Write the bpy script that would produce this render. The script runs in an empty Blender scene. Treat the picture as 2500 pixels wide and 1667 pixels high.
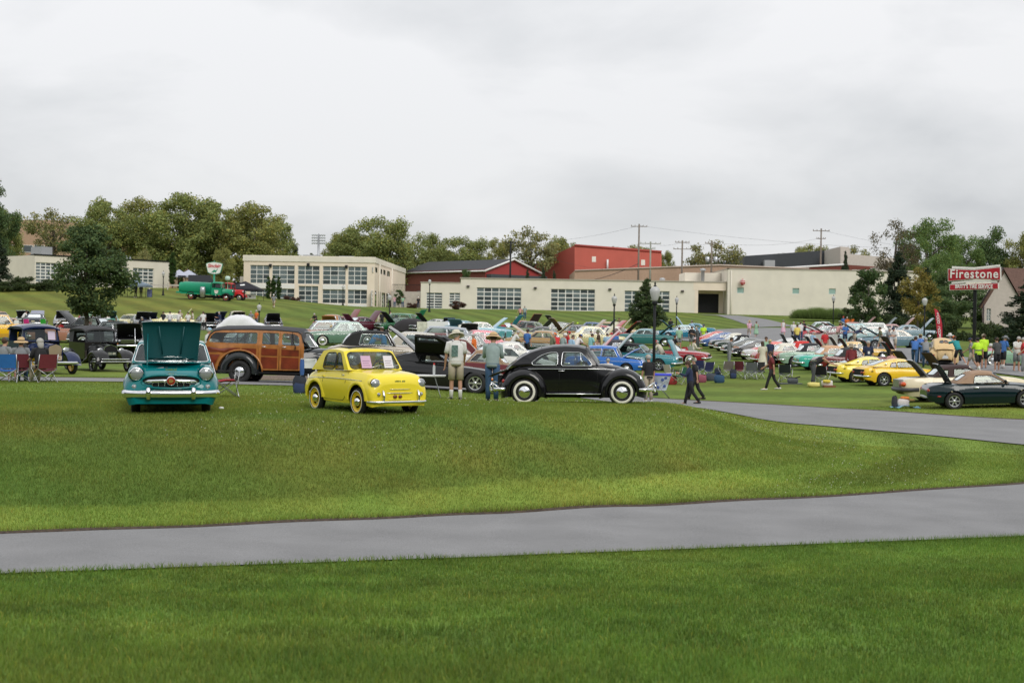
import bpy, bmesh, math, random
import numpy as np
from mathutils import Vector, Matrix, Euler
from mathutils.geometry import delaunay_2d_cdt
random.seed(7); RNG = np.random.default_rng(11)
R = math.radians; PI = math.pi
SC = bpy.context.scene; COL = SC.collection
# ---------------------------------------------------------------- camera
F = 3500.0; ROLL = R(0.9); PITCH = math.atan(38.5/3500); ZC = 2.0
cam = bpy.data.cameras.new('camera'); camo = bpy.data.objects.new('camera', cam); COL.objects.link(camo)
cam.sensor_width = 36; cam.lens = 36*F/2500; cam.clip_start = 0.2; cam.clip_end = 8000
cam.dof.use_dof = True; cam.dof.focus_distance = 33; cam.dof.aperture_fstop = 3.0
camo.matrix_world = Matrix.Translation((0, 0, ZC)) @ Matrix.Rotation(PI/2-PITCH, 4, 'X') @ Matrix.Rotation(ROLL, 4, 'Z')
SC.camera = camo
# ---------------------------------------------------------------- sky, sun, exposure
SUN_EL, SUN_AZ = R(40), R(155)          # azimuth clockwise from +Y (behind the camera, to the right)
world = bpy.data.worlds.new('World'); SC.world = world; world.use_nodes = True
nt = world.node_tree; nt.nodes.clear()
def N(t, tree=nt, **k):
    n = tree.nodes.new(t)
    for a, v in k.items():
        if a[0] == 'i' and a[1:].isdigit(): n.inputs[int(a[1:])].default_value = v
        else: setattr(n, a, v)
    return n
L = nt.links.new
sky = N('ShaderNodeTexSky', sky_type='NISHITA', sun_disc=False, sun_elevation=SUN_EL, sun_rotation=SUN_AZ)
bg1 = N('ShaderNodeBackground'); bg1.inputs[1].default_value = 0.1; L(sky.outputs[0], bg1.inputs[0])
tc = N('ShaderNodeTexCoord'); mp = N('ShaderNodeMapping'); mp.inputs['Scale'].default_value = (1.9, 1.9, 5.0); mp.inputs['Location'].default_value = (0.35, 0.1, 0.25)
L(tc.outputs['Generated'], mp.inputs[0])
n1 = N('ShaderNodeTexNoise'); n1.inputs['Scale'].default_value = 2.3; n1.inputs['Detail'].default_value = 7; n1.inputs['Roughness'].default_value = .5; n1.inputs['Distortion'].default_value = .25
L(mp.outputs[0], n1.inputs['Vector'])
n2 = N('ShaderNodeTexNoise'); n2.inputs['Scale'].default_value = 0.75; n2.inputs['Detail'].default_value = 3; L(mp.outputs[0], n2.inputs['Vector'])
mx = N('ShaderNodeMath', operation='ADD'); L(n1.outputs[0], mx.inputs[0]); L(n2.outputs[0], mx.inputs[1])
cr = N('ShaderNodeValToRGB'); cr.color_ramp.elements[0].position = .40; cr.color_ramp.elements[0].color = (.44, .455, .485, 1)
cr.color_ramp.elements[1].position = .62; cr.color_ramp.elements[1].color = (.83, .83, .84, 1)
e = cr.color_ramp.elements.new(.51); e.color = (.665, .675, .69, 1)
hf = N('ShaderNodeMath', operation='MULTIPLY'); L(mx.outputs[0], hf.inputs[0]); hf.inputs[1].default_value = .5
L(hf.outputs[0], cr.inputs[0])
sx = N('ShaderNodeSeparateXYZ'); L(tc.outputs['Generated'], sx.inputs[0])
gr = N('ShaderNodeMapRange'); gr.inputs['From Min'].default_value = 0; gr.inputs['From Max'].default_value = 1; gr.inputs['To Min'].default_value = .97; gr.inputs['To Max'].default_value = 1.75
L(sx.outputs['Z'], gr.inputs['Value'])
mul = N('ShaderNodeVectorMath', operation='SCALE'); L(cr.outputs[0], mul.inputs[0]); L(gr.outputs[0], mul.inputs['Scale'])
bg2 = N('ShaderNodeBackground'); L(mul.outputs[0], bg2.inputs[0]); bg2.inputs[1].default_value = 1.0
ms = N('ShaderNodeMixShader'); ms.inputs[0].default_value = .93; L(bg1.outputs[0], ms.inputs[1]); L(bg2.outputs[0], ms.inputs[2])
wo = N('ShaderNodeOutputWorld'); L(ms.outputs[0], wo.inputs[0])
sl = bpy.data.lights.new('sun', 'SUN'); sl.energy = 1.5; sl.angle = R(30); sl.color = (1, .96, .9)
so = bpy.data.objects.new('sun', sl); COL.objects.link(so)
sd = Vector((math.sin(SUN_AZ)*math.cos(SUN_EL), math.cos(SUN_AZ)*math.cos(SUN_EL), math.sin(SUN_EL)))
so.rotation_euler = sd.to_track_quat('Z', 'Y').to_euler()
SC.view_settings.view_transform = 'Standard'; SC.view_settings.look = 'None'; SC.view_settings.gamma = 1; SC.view_settings.exposure = 0.0
SC.view_settings.use_curve_mapping = False
# ---------------------------------------------------------------- materials
MC = {}
def mat(name, col=(.5, .5, .5), rough=.6, metal=0, coat=0, var=0, scale=3, bump=0, transl=0, alpha=1, attr=None, spec=.5, emit=0):
    key = (name, tuple(col), rough, metal)
    if key in MC: return MC[key]
    m = bpy.data.materials.new(name); m.use_nodes = True; t = m.node_tree; b = t.nodes['Principled BSDF']; k = t.links.new
    b.inputs['Base Color'].default_value = (*col, 1); b.inputs['Roughness'].default_value = rough; b.inputs['Metallic'].default_value = metal
    b.inputs['Specular IOR Level'].default_value = spec
    if coat: b.inputs['Coat Weight'].default_value = coat; b.inputs['Coat Roughness'].default_value = .06
    if emit: b.inputs['Emission Color'].default_value = (*col, 1); b.inputs['Emission Strength'].default_value = emit
    src = None
    if attr:
        a = N('ShaderNodeAttribute', t, attribute_name=attr); src = a.outputs['Color']
    if var:
        c = N('ShaderNodeTexCoord', t); n = N('ShaderNodeTexNoise', t); n.inputs['Scale'].default_value = scale; n.inputs['Detail'].default_value = 5
        k(c.outputs['Object'], n.inputs['Vector'])
        r = N('ShaderNodeMapRange', t); r.inputs['From Min'].default_value = .3; r.inputs['From Max'].default_value = .7
        r.inputs['To Min'].default_value = 1-var; r.inputs['To Max'].default_value = 1+var; k(n.outputs[0], r.inputs['Value'])
        s = N('ShaderNodeVectorMath', t, operation='SCALE'); k(r.outputs[0], s.inputs['Scale'])
        if src: k(src, s.inputs[0])
        else: s.inputs[0].default_value = col
        src = s.outputs[0]
        if bump:
            bp = N('ShaderNodeBump', t); bp.inputs['Strength'].default_value = bump; bp.inputs['Distance'].default_value = .02; k(n.outputs[0], bp.inputs['Height']); k(bp.outputs[0], b.inputs['Normal'])
    if src: k(src, b.inputs['Base Color'])
    if transl:
        tr = N('ShaderNodeBsdfTranslucent', t); tr.inputs[0].default_value = (*col, 1)
        if src: k(src, tr.inputs[0])
        mxs = N('ShaderNodeMixShader', t); mxs.inputs[0].default_value = transl; k(b.outputs[0], mxs.inputs[1]); k(tr.outputs[0], mxs.inputs[2])
        k(mxs.outputs[0], t.nodes['Material Output'].inputs[0])
    MC[key] = m; return m
def glass(name, tint=(.8, .88, .86), refl=.02, opa=.25, dark=(.03, .036, .036)):
    if name in MC: return MC[name]
    m = bpy.data.materials.new(name); m.use_nodes = True; t = m.node_tree; t.nodes.remove(t.nodes['Principled BSDF']); k = t.links.new
    tr = N('ShaderNodeBsdfTransparent', t); tr.inputs[0].default_value = (*tint, 1)
    df = N('ShaderNodeBsdfDiffuse', t); df.inputs[0].default_value = (*dark, 1)
    m0 = N('ShaderNodeMixShader', t); m0.inputs[0].default_value = opa; k(tr.outputs[0], m0.inputs[1]); k(df.outputs[0], m0.inputs[2])
    g = N('ShaderNodeBsdfGlossy', t); g.inputs['Roughness'].default_value = .04; g.inputs[0].default_value = (.9, .95, .95, 1)
    fr = N('ShaderNodeFresnel', t); fr.inputs[0].default_value = 1.5
    ad = N('ShaderNodeMath', t, operation='ADD'); ad.use_clamp = True; ad.inputs[1].default_value = refl; k(fr.outputs[0], ad.inputs[0])
    m1 = N('ShaderNodeMixShader', t); k(ad.outputs[0], m1.inputs[0]); k(m0.outputs[0], m1.inputs[1]); k(g.outputs[0], m1.inputs[2])
    k(m1.outputs[0], t.nodes['Material Output'].inputs[0]); MC[name] = m; return m
def srgb(r, g, b):
    f = lambda c: (c/255/12.92 if c <= 10 else ((c/255+.055)/1.055)**2.4)
    return (f(r), f(g), f(b))
CHROME = mat('chrome', (.82, .83, .84), .09, 1)
DULLMETAL = mat('steel', (.45, .46, .47), .35, .9)
RUBBER = mat('rubber', (.016, .016, .017), .75, var=.2, scale=12)
WHITEWALL = mat('whitewall', (.78, .75, .66), .6, var=.04)
BLACKTRIM = mat('black_trim', (.009, .009, .01), .6, spec=.3)
UNDER = mat('underbody', (.012, .012, .012), .9)
CARGLASS = glass('car_glass')
DARKGLASS = mat('dark_glass', (.03, .045, .055), .08, spec=.8, var=.3, scale=.7)
LAMP = mat('lamp_glass', (.34, .36, .36), .14, .35, coat=.3)
REDLAMP = mat('red_lens', (.35, .012, .01), .2, coat=.5)
AMBER = mat('amber_lens', (.7, .2, .02), .2, coat=.5)
SEAT = mat('seat_vinyl', (.10, .085, .07), .6, var=.15)
def paint(rgb, flat=False):
    return mat('car_paint', tuple(round(c, 4) for c in rgb), .42 if flat else .11, 0, coat=0 if flat else .2, var=.03, scale=2.5, spec=.4)
def fabric(rgb): return mat('fabric', tuple(round(c, 4) for c in rgb), .85, var=.06, scale=9, bump=.15)
# ---------------------------------------------------------------- mesh helpers
class MB:
    def __init__(s): s.v = []; s.f = []; s.mi = []; s.m = 0; s.sm = []; s.smooth = True
    def add(s, vs, fs, M=None):
        o = len(s.v)
        s.v += [tuple(M @ Vector(p)) for p in vs] if M is not None else [tuple(p) for p in vs]
        for f in fs: s.f.append([i+o for i in f]); s.mi.append(s.m); s.sm.append(s.smooth)
        return s
    def box(s, x0, x1, y0, y1, z0, z1, M=None):
        sm = s.smooth; s.smooth = False
        s.add([(x, y, z) for z in (z0, z1) for y in (y0, y1) for x in (x0, x1)],
              [(0, 2, 3, 1), (4, 5, 7, 6), (0, 1, 5, 4), (2, 6, 7, 3), (0, 4, 6, 2), (1, 3, 7, 5)], M)
        s.smooth = sm; return s
    def grid(s, P, M=None, flip=False, wrap=False):
        n = len(P); m = len(P[0]); vs = [p for r in P for p in r]; fs = []
        for i in range(n-1):
            for j in range(m if wrap else m-1):
                k = (j+1) % m; q = (i*m+j, i*m+k, (i+1)*m+k, (i+1)*m+j)
                fs.append(q[::-1] if flip else q)
        return s.add(vs, fs, M)
    def tube(s, pts, rad, n=8, cap=True, side=None, M=None):
        """rad: number, or list of numbers or (ra, rb) pairs; side: fixed lateral axis for ra"""
        pts = [Vector(p) for p in pts]; k = len(pts)
        if not isinstance(rad, (list, tuple)): rad = [rad]*k
        rings = []; prev = None
        for i, p in enumerate(pts):
            t = (pts[min(i+1, k-1)]-pts[max(i-1, 0)])
            t = t.normalized() if t.length > 1e-9 else Vector((0, 0, 1))
            if side is not None: a = Vector(side)
            elif prev is not None: a = prev
            else: a = Vector((1, 0, 0)) if abs(t.x) < .8 else Vector((0, 1, 0))
            a = (a-t*a.dot(t)); a = a.normalized() if a.length > 1e-6 else t.orthogonal().normalized()
            prev = a; b = t.cross(a)
            r = rad[i]; ra, rb = (r, r) if not isinstance(r, (tuple, list)) else r
            rings.append([p+a*(ra*math.cos(2*PI*j/n))+b*(rb*math.sin(2*PI*j/n)) for j in range(n)])
        s.grid(rings, M, wrap=True)
        if cap:
            o = len(s.v)-k*n
            for ring, fl in ((0, 1), (k-1, 0)):
                idx = [o+ring*n+j for j in range(n)]
                s.f.append(idx[::-1] if fl else idx); s.mi.append(s.m); s.sm.append(False)
        return s
    def lathe(s, prof, n=16, M=None):
        return s.grid([[(r*math.cos(2*PI*j/n), r*math.sin(2*PI*j/n), z) for j in range(n)] for r, z in prof], M, wrap=True)
    def ell(s, c, r, n=10, m=7, M=None):
        P = [[(c[0]+r[0]*math.sin(PI*i/m)*math.cos(2*PI*j/n), c[1]+r[1]*math.sin(PI*i/m)*math.sin(2*PI*j/n), c[2]+r[2]*math.cos(PI*i/m)) for j in range(n)] for i in range(m+1)]
        return s.grid(P, M, wrap=True, flip=True)
    def poly(s, outline, holes, fn, extra=(), flip=False):
        """2D outline minus holes, triangulated and mapped to 3D by fn(a,b)"""
        pts = []; edges = []
        for loop in [outline]+list(holes):
            o = len(pts); pts += [Vector(p) for p in loop]; edges += [(o+i, o+(i+1) % len(loop)) for i in range(len(loop))]
        pts += [Vector(p) for p in extra if inpoly(p, outline) and not any(inpoly(p, h) for h in holes)]
        vo, _, fo, _, _, _ = delaunay_2d_cdt(pts, edges, [], 0, 1e-5)
        fs = []
        for f in fo:
            c = (sum(vo[i].x for i in f)/len(f), sum(vo[i].y for i in f)/len(f))
            if inpoly(c, outline) and not any(inpoly(c, h) for h in holes): fs.append(f[::-1] if flip else f)
        return s.add([fn(p.x, p.y) for p in vo], fs)
    def mesh(s, name, mats):
        me = bpy.data.meshes.new(name); me.from_pydata(s.v, [], s.f)
        for m in (mats if isinstance(mats, (list, tuple)) else [mats]): me.materials.append(m)
        me.polygons.foreach_set('material_index', s.mi); me.polygons.foreach_set('use_smooth', s.sm)
        me.update(); return me
def inpoly(p, poly):
    x, y = p[0], p[1]; c = False; j = len(poly)-1
    for i in range(len(poly)):
        xi, yi = poly[i]; xj, yj = poly[j]
        if (yi > y) != (yj > y) and x < (xj-xi)*(y-yi)/(yj-yi)+xi: c = not c
        j = i
    return c
def rrect(x0, x1, y0, y1, r, n=4):
    out = []
    for cx, cy, a in ((x1-r, y1-r, 0), (x0+r, y1-r, 90), (x0+r, y0+r, 180), (x1-r, y0+r, 270)):
        for i in range(n+1): t = R(a+90*i/n); out.append((cx+r*math.cos(t), cy+r*math.sin(t)))
    return out
def rpoly(pts, r, n=3):
    """round the corners of a 2D polygon"""
    out = []; m = len(pts)
    for i in range(m):
        p = Vector(pts[i]); a = Vector(pts[i-1])-p; b = Vector(pts[(i+1) % m])-p
        d = min(r, a.length*.45, b.length*.45); a = p+a.normalized()*d; b = p+b.normalized()*d
        for k in range(n+1):
            t = k/n; out.append(tuple(a*(1-t)**2+p*2*t*(1-t)+b*t*t))
    return out
def obj(name, me, parent=None, loc=None, rot=None, scale=None):
    o = bpy.data.objects.new(name, me); COL.objects.link(o)
    if parent is not None: o.parent = parent
    if loc is not None: o.location = loc
    if rot is not None: o.rotation_euler = rot
    if scale is not None: o.scale = scale if isinstance(scale, (tuple, list)) else (scale,)*3
    return o
def tag(o, label, cat=None, group=None):
    o['label'] = label
    if cat: o['category'] = cat
    if group: o['group'] = group
    return o
def thing(name, label, cat, loc=(0, 0, 0), rotz=0, group=None, scale=1):
    o = obj(name, None, loc=loc, rot=(0, 0, rotz), scale=scale); return tag(o, label, cat, group)
# ---------------------------------------------------------------- photo geometry: pixel -> direction -> place
def uv(px, py):
    dx, dy = px-1250, py-833.5; c, s = math.cos(ROLL), math.sin(ROLL); return dx*c+dy*s, -dx*s+dy*c
def ray(px, py):
    u, v = uv(px, py); c, s = math.cos(PITCH), math.sin(PITCH); return Vector((u, F*c-v*s, -F*s-v*c))
def W(px, py, D):
    d = ray(px, py); return Vector((0, 0, ZC))+d*(D/d.y)
UC = [-1250, -833, -350, 0, 350, 700, 1250]
HT = {-1250: [(0, 1.7), (6, 2.0), (12, 2.45), (15.3, 2.73), (18.2, 2.75), (20, 2.5), (23, 2.0), (26, 1.78), (32, 1.75), (38, 1.8), (44, 1.88), (54, 2.08), (70, 2.0), (82, 1.78), (95, 1.5), (110, 1.2), (135, .9), (146, .82), (152, .5), (165, -.7), (185, -2.5), (200, -4), (215, -4.6), (250, -5.6), (400, -8), (4000, -9)],
 -833: [(0, 1.7), (6, 2.05), (12, 2.5), (16, 2.78), (19.4, 2.8), (21.5, 2.5), (24, 2.0), (27, 1.76), (32, 1.75), (38, 1.8), (44, 1.88), (54, 2.05), (70, 2.0), (82, 1.78), (95, 1.5), (110, 1.2), (135, .88), (146, .8), (152, .5), (165, -.75), (184, -2.65), (200, -3.5), (215, -4.7), (250, -5.6), (400, -8), (4000, -9)],
 -350: [(0, 1.7), (6, 2.05), (12, 2.5), (17.2, 2.85), (21, 2.87), (23, 2.5), (25.2, 2.0), (27.2, 1.72), (32, 1.74), (38, 1.84), (44, 1.92), (54, 2.05), (70, 2.0), (82, 1.78), (95, 1.5), (110, 1.2), (135, .8), (146, .65), (155, .2), (165, -.5), (185, -1.6), (203, -2.3), (219, -2.5), (250, -3), (400, -8), (4000, -9)],
 0: [(0, 1.7), (6, 2.05), (12, 2.5), (18.1, 2.9), (22, 2.9), (24, 2.45), (26.5, 1.95), (28.5, 1.74), (31, 1.72), (34, 1.82), (38, 2.0), (44, 2.1), (54, 2.3), (62, 2.38), (70, 2.3), (82, 2.05), (95, 1.75), (110, 1.4), (135, .95), (150, .75), (165, .45), (176, 0), (189, -1.03), (205, -1.8), (221, -2.45), (250, -3), (400, -8), (4000, -9)],
 350: [(0, 1.7), (6, 2.05), (12, 2.5), (18.9, 2.92), (23.3, 2.92), (26, 2.55), (29.5, 2.05), (32, 1.82), (34, 1.8), (38, 2.0), (44, 2.4), (50, 2.7), (56, 2.8), (62, 2.72), (70, 2.5), (82, 2.2), (95, 1.9), (110, 1.6), (135, 1.2), (150, .85), (165, .45), (176, .05), (189, -.8), (205, -1.6), (221, -2.45), (250, -3), (400, -8), (4000, -9)],
 700: [(0, 1.7), (6, 2.05), (12, 2.5), (19.7, 2.95), (25.2, 2.95), (30, 2.72), (36, 2.58), (42, 2.66), (49.5, 2.68), (61, 2.5), (74, 2.25), (85, 2.0), (106, 1.5), (130, 1.0), (152, .52), (175, -.15), (200, -1.2), (225, -2.3), (250, -3), (400, -8), (4000, -9)],
 1250: [(0, 1.7), (6, 2.05), (12, 2.5), (21.2, 3.0), (28.6, 3.0), (32, 2.93), (36.6, 2.82), (44.3, 2.68), (47.5, 2.38), (52, 2.33), (61, 2.22), (74, 1.92), (85, 1.6), (106, .8), (130, .3), (160, -.5), (200, -1.5), (250, -3), (400, -8), (4000, -9)]}
def pchip(x, y, q):
    x = np.array(x, float); y = np.array(y, float); h = np.diff(x); d = np.diff(y)/h; m = np.zeros(len(x)); m[0] = d[0]; m[-1] = d[-1]
    for i in range(1, len(x)-1):
        if d[i-1]*d[i] > 0:
            w1 = 2*h[i]+h[i-1]; w2 = h[i]+2*h[i-1]; m[i] = (w1+w2)/(w1/d[i-1]+w2/d[i])
    q = np.clip(q, x[0], x[-1]); i = np.clip(np.searchsorted(x, q)-1, 0, len(x)-2); t = (q-x[i])/h[i]
    return y[i]*(2*t**3-3*t**2+1)+h[i]*m[i]*(t**3-2*t**2+t)+y[i+1]*(-2*t**3+3*t**2)+h[i]*m[i+1]*(t**3-t**2)
DG = np.concatenate([np.linspace(0, 60, 241), np.linspace(60.5, 260, 400), np.geomspace(262, 4000, 60)])
_c = np.array([pchip([a for a, b in HT[u]], [b for a, b in HT[u]], DG) for u in UC])
UG = np.linspace(-1300, 1300, 131)
HG = np.array([pchip(UC, _c[:, j], UG) for j in range(len(DG))]).T
def ground(X, Y):
    """ground height, vectorised; Y is the distance ahead of the camera"""
    X = np.asarray(X, float); Y = np.asarray(Y, float)
    r = np.hypot(X, Y); th = np.clip(np.arctan2(X, Y), -R(20.3), R(20.3)); u = F*np.tan(th)
    D = np.where(np.abs(np.arctan2(X, Y)) < R(20.3), Y, r*math.cos(R(20.3)))
    iu = np.clip((u-UG[0])/(UG[1]-UG[0]), 0, len(UG)-1.001); i = iu.astype(int); a = iu-i
    j = np.clip(np.searchsorted(DG, D)-1, 0, len(DG)-2); b = np.clip((D-DG[j])/(DG[j+1]-DG[j]), 0, 1)
    h = (HG[i, j]*(1-a)+HG[i+1, j]*a)*(1-b)+(HG[i, j+1]*(1-a)+HG[i+1, j+1]*a)*b
    amp = np.clip((D-18)/60, 0, 1)*np.clip((600-D)/300, 0, 1)
    return ZC-h+amp*.06*np.sin(X*.31+1.3)*np.cos(Y*.23)
def gz(x, y): return float(ground(x, y))
def hit(px, py):
    """where the line of sight through a pixel first meets the ground"""
    d = ray(px, py); D = 5*np.exp(np.linspace(0, math.log(70), 6000)); X = d.x/d.y*D; Z = ZC+d.z/d.y*D
    k = np.argmax(Z <= ground(X, D)); k = k if k > 0 else 5999
    return Vector((X[k], D[k], float(ground(X[k], D[k]))))
def at(px, D):
    """point of the ground in the direction of image column px at distance D"""
    x = W(px, 820, D).x; 
    z = gz(x, D)
    for _ in range(2):
        v = -(z-ZC)/D*F; x = W(px, 795+v, D).x; z = gz(x, D)
    return Vector((x, D, z))
# ================================================================ ground, roads, lawn
def nz(x, y, s=1, seed=0):
    """cheap smooth value noise"""
    x = np.asarray(x)*s+seed*17.3; y = np.asarray(y)*s+seed*9.7
    xi = np.floor(x).astype(np.int64); yi = np.floor(y).astype(np.int64); fx = x-xi; fy = y-yi; fx = fx*fx*(3-2*fx); fy = fy*fy*(3-2*fy)
    h = lambda a, b: np.modf(np.abs(np.sin(a*127.1+b*311.7)*43758.5453))[0]
    return (h(xi, yi)*(1-fx)+h(xi+1, yi)*fx)*(1-fy)+(h(xi, yi+1)*(1-fx)+h(xi+1, yi+1)*fx)*fy
def in_poly(x, y, P):
    c = np.zeros(x.shape, bool); j = len(P)-1
    for i in range(len(P)):
        xi, yi = P[i]; xj, yj = P[j]
        if yi != yj: c ^= ((yi > y) != (yj > y)) & (x < (xj-xi)*(y-yi)/(yj-yi)+xi)
        j = i
    return c
def sstep(a, b, x): t = np.clip((x-a)/(b-a), 0, 1); return t*t*(3-2*t)
def pl(pts): return [hit(x, y) for x, y in pts]
def resample(P, n):
    P = np.array([(p.x, p.y) for p in P]); d = np.r_[0, np.cumsum(np.hypot(*np.diff(P, axis=0).T))]; q = np.linspace(0, d[-1], n)
    return np.stack([pchip(d, P[:, 0], q), pchip(d, P[:, 1], q)], 1)
V2 = lambda x, y: Vector((x, y, 0))
fa = pl([(x, 1305-(x/2500)*90-33*(x/2500)**2.6) for x in (0, 300, 600, 900, 1250, 1600, 1900, 2200, 2500)])
ne = pl([(x, 1403-(x/2500)*88-5*(x/2500)**3) for x in (0, 300, 600, 900, 1250, 1600, 1900, 2200, 2500)])
ext = lambda P, k: P[0]+(P[0]-P[1])*k
fa = [ext(fa, 4)]+fa+[V2(12.5, 31.5), V2(16, 35), V2(20, 38.5), V2(27, 42)]
ne = [ext(ne, 4)]+ne+[V2(11.8, 23), V2(17, 25.5), V2(23, 29), V2(30, 34)]
# upper path: behind the teal car, under the wagon, down to the right
up = [at(-300, 46.5), at(0, 46.5), at(300, 46.5), at(560, 46.5), at(720, 47.2), at(1000, 50), at(1250, 54), at(1450, 58.5)]+pl([(1600, 973), (1700, 979)])+pl([(1850, 987), (2000, 996), (2250, 1011), (2500, 1026)])+[V2(20, 44), V2(27, 43.5)]
lo = [at(-300, 42), at(0, 42), at(300, 41.8), at(560, 41.2), at(720, 41.5), at(1000, 43.5), at(1250, 46.5), at(1450, 49.5), at(1600, 49.8), at(1700, 47.5)]+pl([(1850, 1023), (2000, 1040), (2250, 1062), (2500, 1087)])+[V2(16, 35.4), V2(21, 38.9)]
# far path on the left below the slope, curving to the right and round to the garage door
fup = [at(-400, 146), at(0, 146), at(450, 146), at(700, 147), at(950, 149), at(1150, 154), at(1350, 160), at(1500, 164)]
flo = [at(-400, 138), at(0, 138), at(450, 138), at(700, 139), at(950, 141), at(1150, 146), at(1350, 152), at(1500, 156)]
rup = [at(1560, 160)]+pl([(1700, 806), (1800, 803), (1880, 801)])+pl([(1960, 803), (2010, 822), (2080, 838), (2200, 850), (2350, 872), (2500, 893)])
rlo = [at(1540, 148)]+pl([(1640, 830), (1730, 836), (1800, 832)])+pl([(1860, 838), (1990, 850), (2100, 862), (2220, 884), (2360, 903), (2500, 921)])
dup_ = pl([(1845, 800), (1800, 785), (1770, 776), (1750, 770.5), (1700, 768)])
dlo = pl([(1940, 797), (1880, 782), (1830, 774.5), (1790, 770.3), (1757, 769)])
ROADS = [(fa, ne, .02, 160, 14), (up, lo, .025, 160, 8), (fup, flo, .05, 90, 6), (rup, rlo, .05, 120, 8), (dup_, dlo, .05, 60, 8)]
road_polys = []
ASPH = mat('asphalt', (.27, .27, .275), .9, var=.12, scale=9, bump=.25)
def asphalt():
    t = ASPH.node_tree; k = t.links.new; b = t.nodes['Principled BSDF']; c = N('ShaderNodeTexCoord', t)
    a = N('ShaderNodeTexNoise', t); a.inputs['Scale'].default_value = 70; a.inputs['Detail'].default_value = 2; k(c.outputs['Object'], a.inputs[0])
    w = N('ShaderNodeTexNoise', t); w.inputs['Scale'].default_value = .9; w.inputs['Detail'].default_value = 9; k(c.outputs['Object'], w.inputs[0])
    r = N('ShaderNodeMath', t, operation='MULTIPLY_ADD'); k(a.outputs[0], r.inputs[0]); r.inputs[1].default_value = 1.2; r.inputs[2].default_value = .11
    r2 = N('ShaderNodeMath', t, operation='MULTIPLY_ADD'); k(w.outputs[0], r2.inputs[0]); r2.inputs[1].default_value = .58; k(r.outputs[0], r2.inputs[2])
    s = N('ShaderNodeVectorMath', t, operation='SCALE'); s.inputs[0].default_value = (.214, .213, .215); k(r2.outputs[0], s.inputs['Scale']); k(s.outputs[0], b.inputs['Base Color'])
asphalt()
names = ['front_drive', 'middle_drive', 'far_drive', 'right_drive', 'garage_drive']
for (A, B, dz, n, m), nm in zip(ROADS, names):
    a = resample(A, n); b = resample(B, n); P = []
    for i in range(n):
        row = []
        for j in range(m+1):
            x, y = a[i]*(1-j/m)+b[i]*j/m; row.append((x, y, gz(x, y)+dz))
        P.append(row)
    mb = MB(); mb.grid(P); road_polys.append([tuple(p) for p in a]+[tuple(p) for p in b[::-1]])
    o = obj(nm, mb.mesh(nm, ASPH)); o['kind'] = 'structure'
for E, nm in ((fa, 'front_drive'), (up, 'middle_drive')):
    a = resample(E, 300); nrm = np.gradient(a, axis=0); nrm = np.stack([-nrm[:, 1], nrm[:, 0]], 1)/np.hypot(nrm[:, 0], nrm[:, 1])[:, None]
    P = [[(a[i, 0]+nrm[i, 0]*d, a[i, 1]+nrm[i, 1]*d, gz(*(a[i]+nrm[i]*d))+z) for d, z in ((-.05, .024), (-.01, .035), (.05, .04), (.10, .0))] for i in range(300)]
    mb = MB(); mb.grid(P, flip=True); o = obj('soil_edge', mb.mesh('soil_edge', mat('soil', (.06, .04, .025), .95, var=.5, scale=18))); o['kind'] = 'structure'
def in_roads(x, y):
    res = np.zeros(x.shape, bool)
    for p in road_polys:
        P = np.array(p); c = np.zeros(x.shape, bool); j = len(P)-1
        bx = (x > P[:, 0].min()) & (x < P[:, 0].max()) & (y > P[:, 1].min()) & (y < P[:, 1].max())
        xs, ys = x[bx], y[bx]; cc = np.zeros(xs.shape, bool)
        for i in range(len(P)):
            xi, yi = P[i]; xj, yj = P[j]
            if yi != yj: cc ^= ((yi > ys) != (yj > ys)) & (xs < (xj-xi)*(ys-yi)/(yj-yi)+xi)
            j = i
        c[bx] = cc; res |= c
    return res
FAE = resample(fa, 300); NEE = resample(ne, 300); UPE = resample(up, 200)
def edge_dist(x, y, E):
    d = np.full(x.shape, 1e9)
    for i in range(0, len(E)-1):
        p, q = E[i], E[i+1]; w = q-p; l2 = (w**2).sum()+1e-9
        t = np.clip(((x-p[0])*w[0]+(y-p[1])*w[1])/l2, 0, 1); d = np.minimum(d, np.hypot(x-p[0]-t*w[0], y-p[1]-t*w[1]))
    return d
BANK = resample(pl([(-60, 1246), (300, 1236), (640, 1222), (1060, 1196), (1490, 1172), (1850, 1143), (2020, 1122), (2090, 1098), (2085, 1072), (2020, 1052), (1930, 1036), (1850, 1026)])+[at(1700, 34), at(1300, 36), at(800, 31), at(300, 31), at(-60, 31), pl([(-60, 1246)])[0]], 160)
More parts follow.
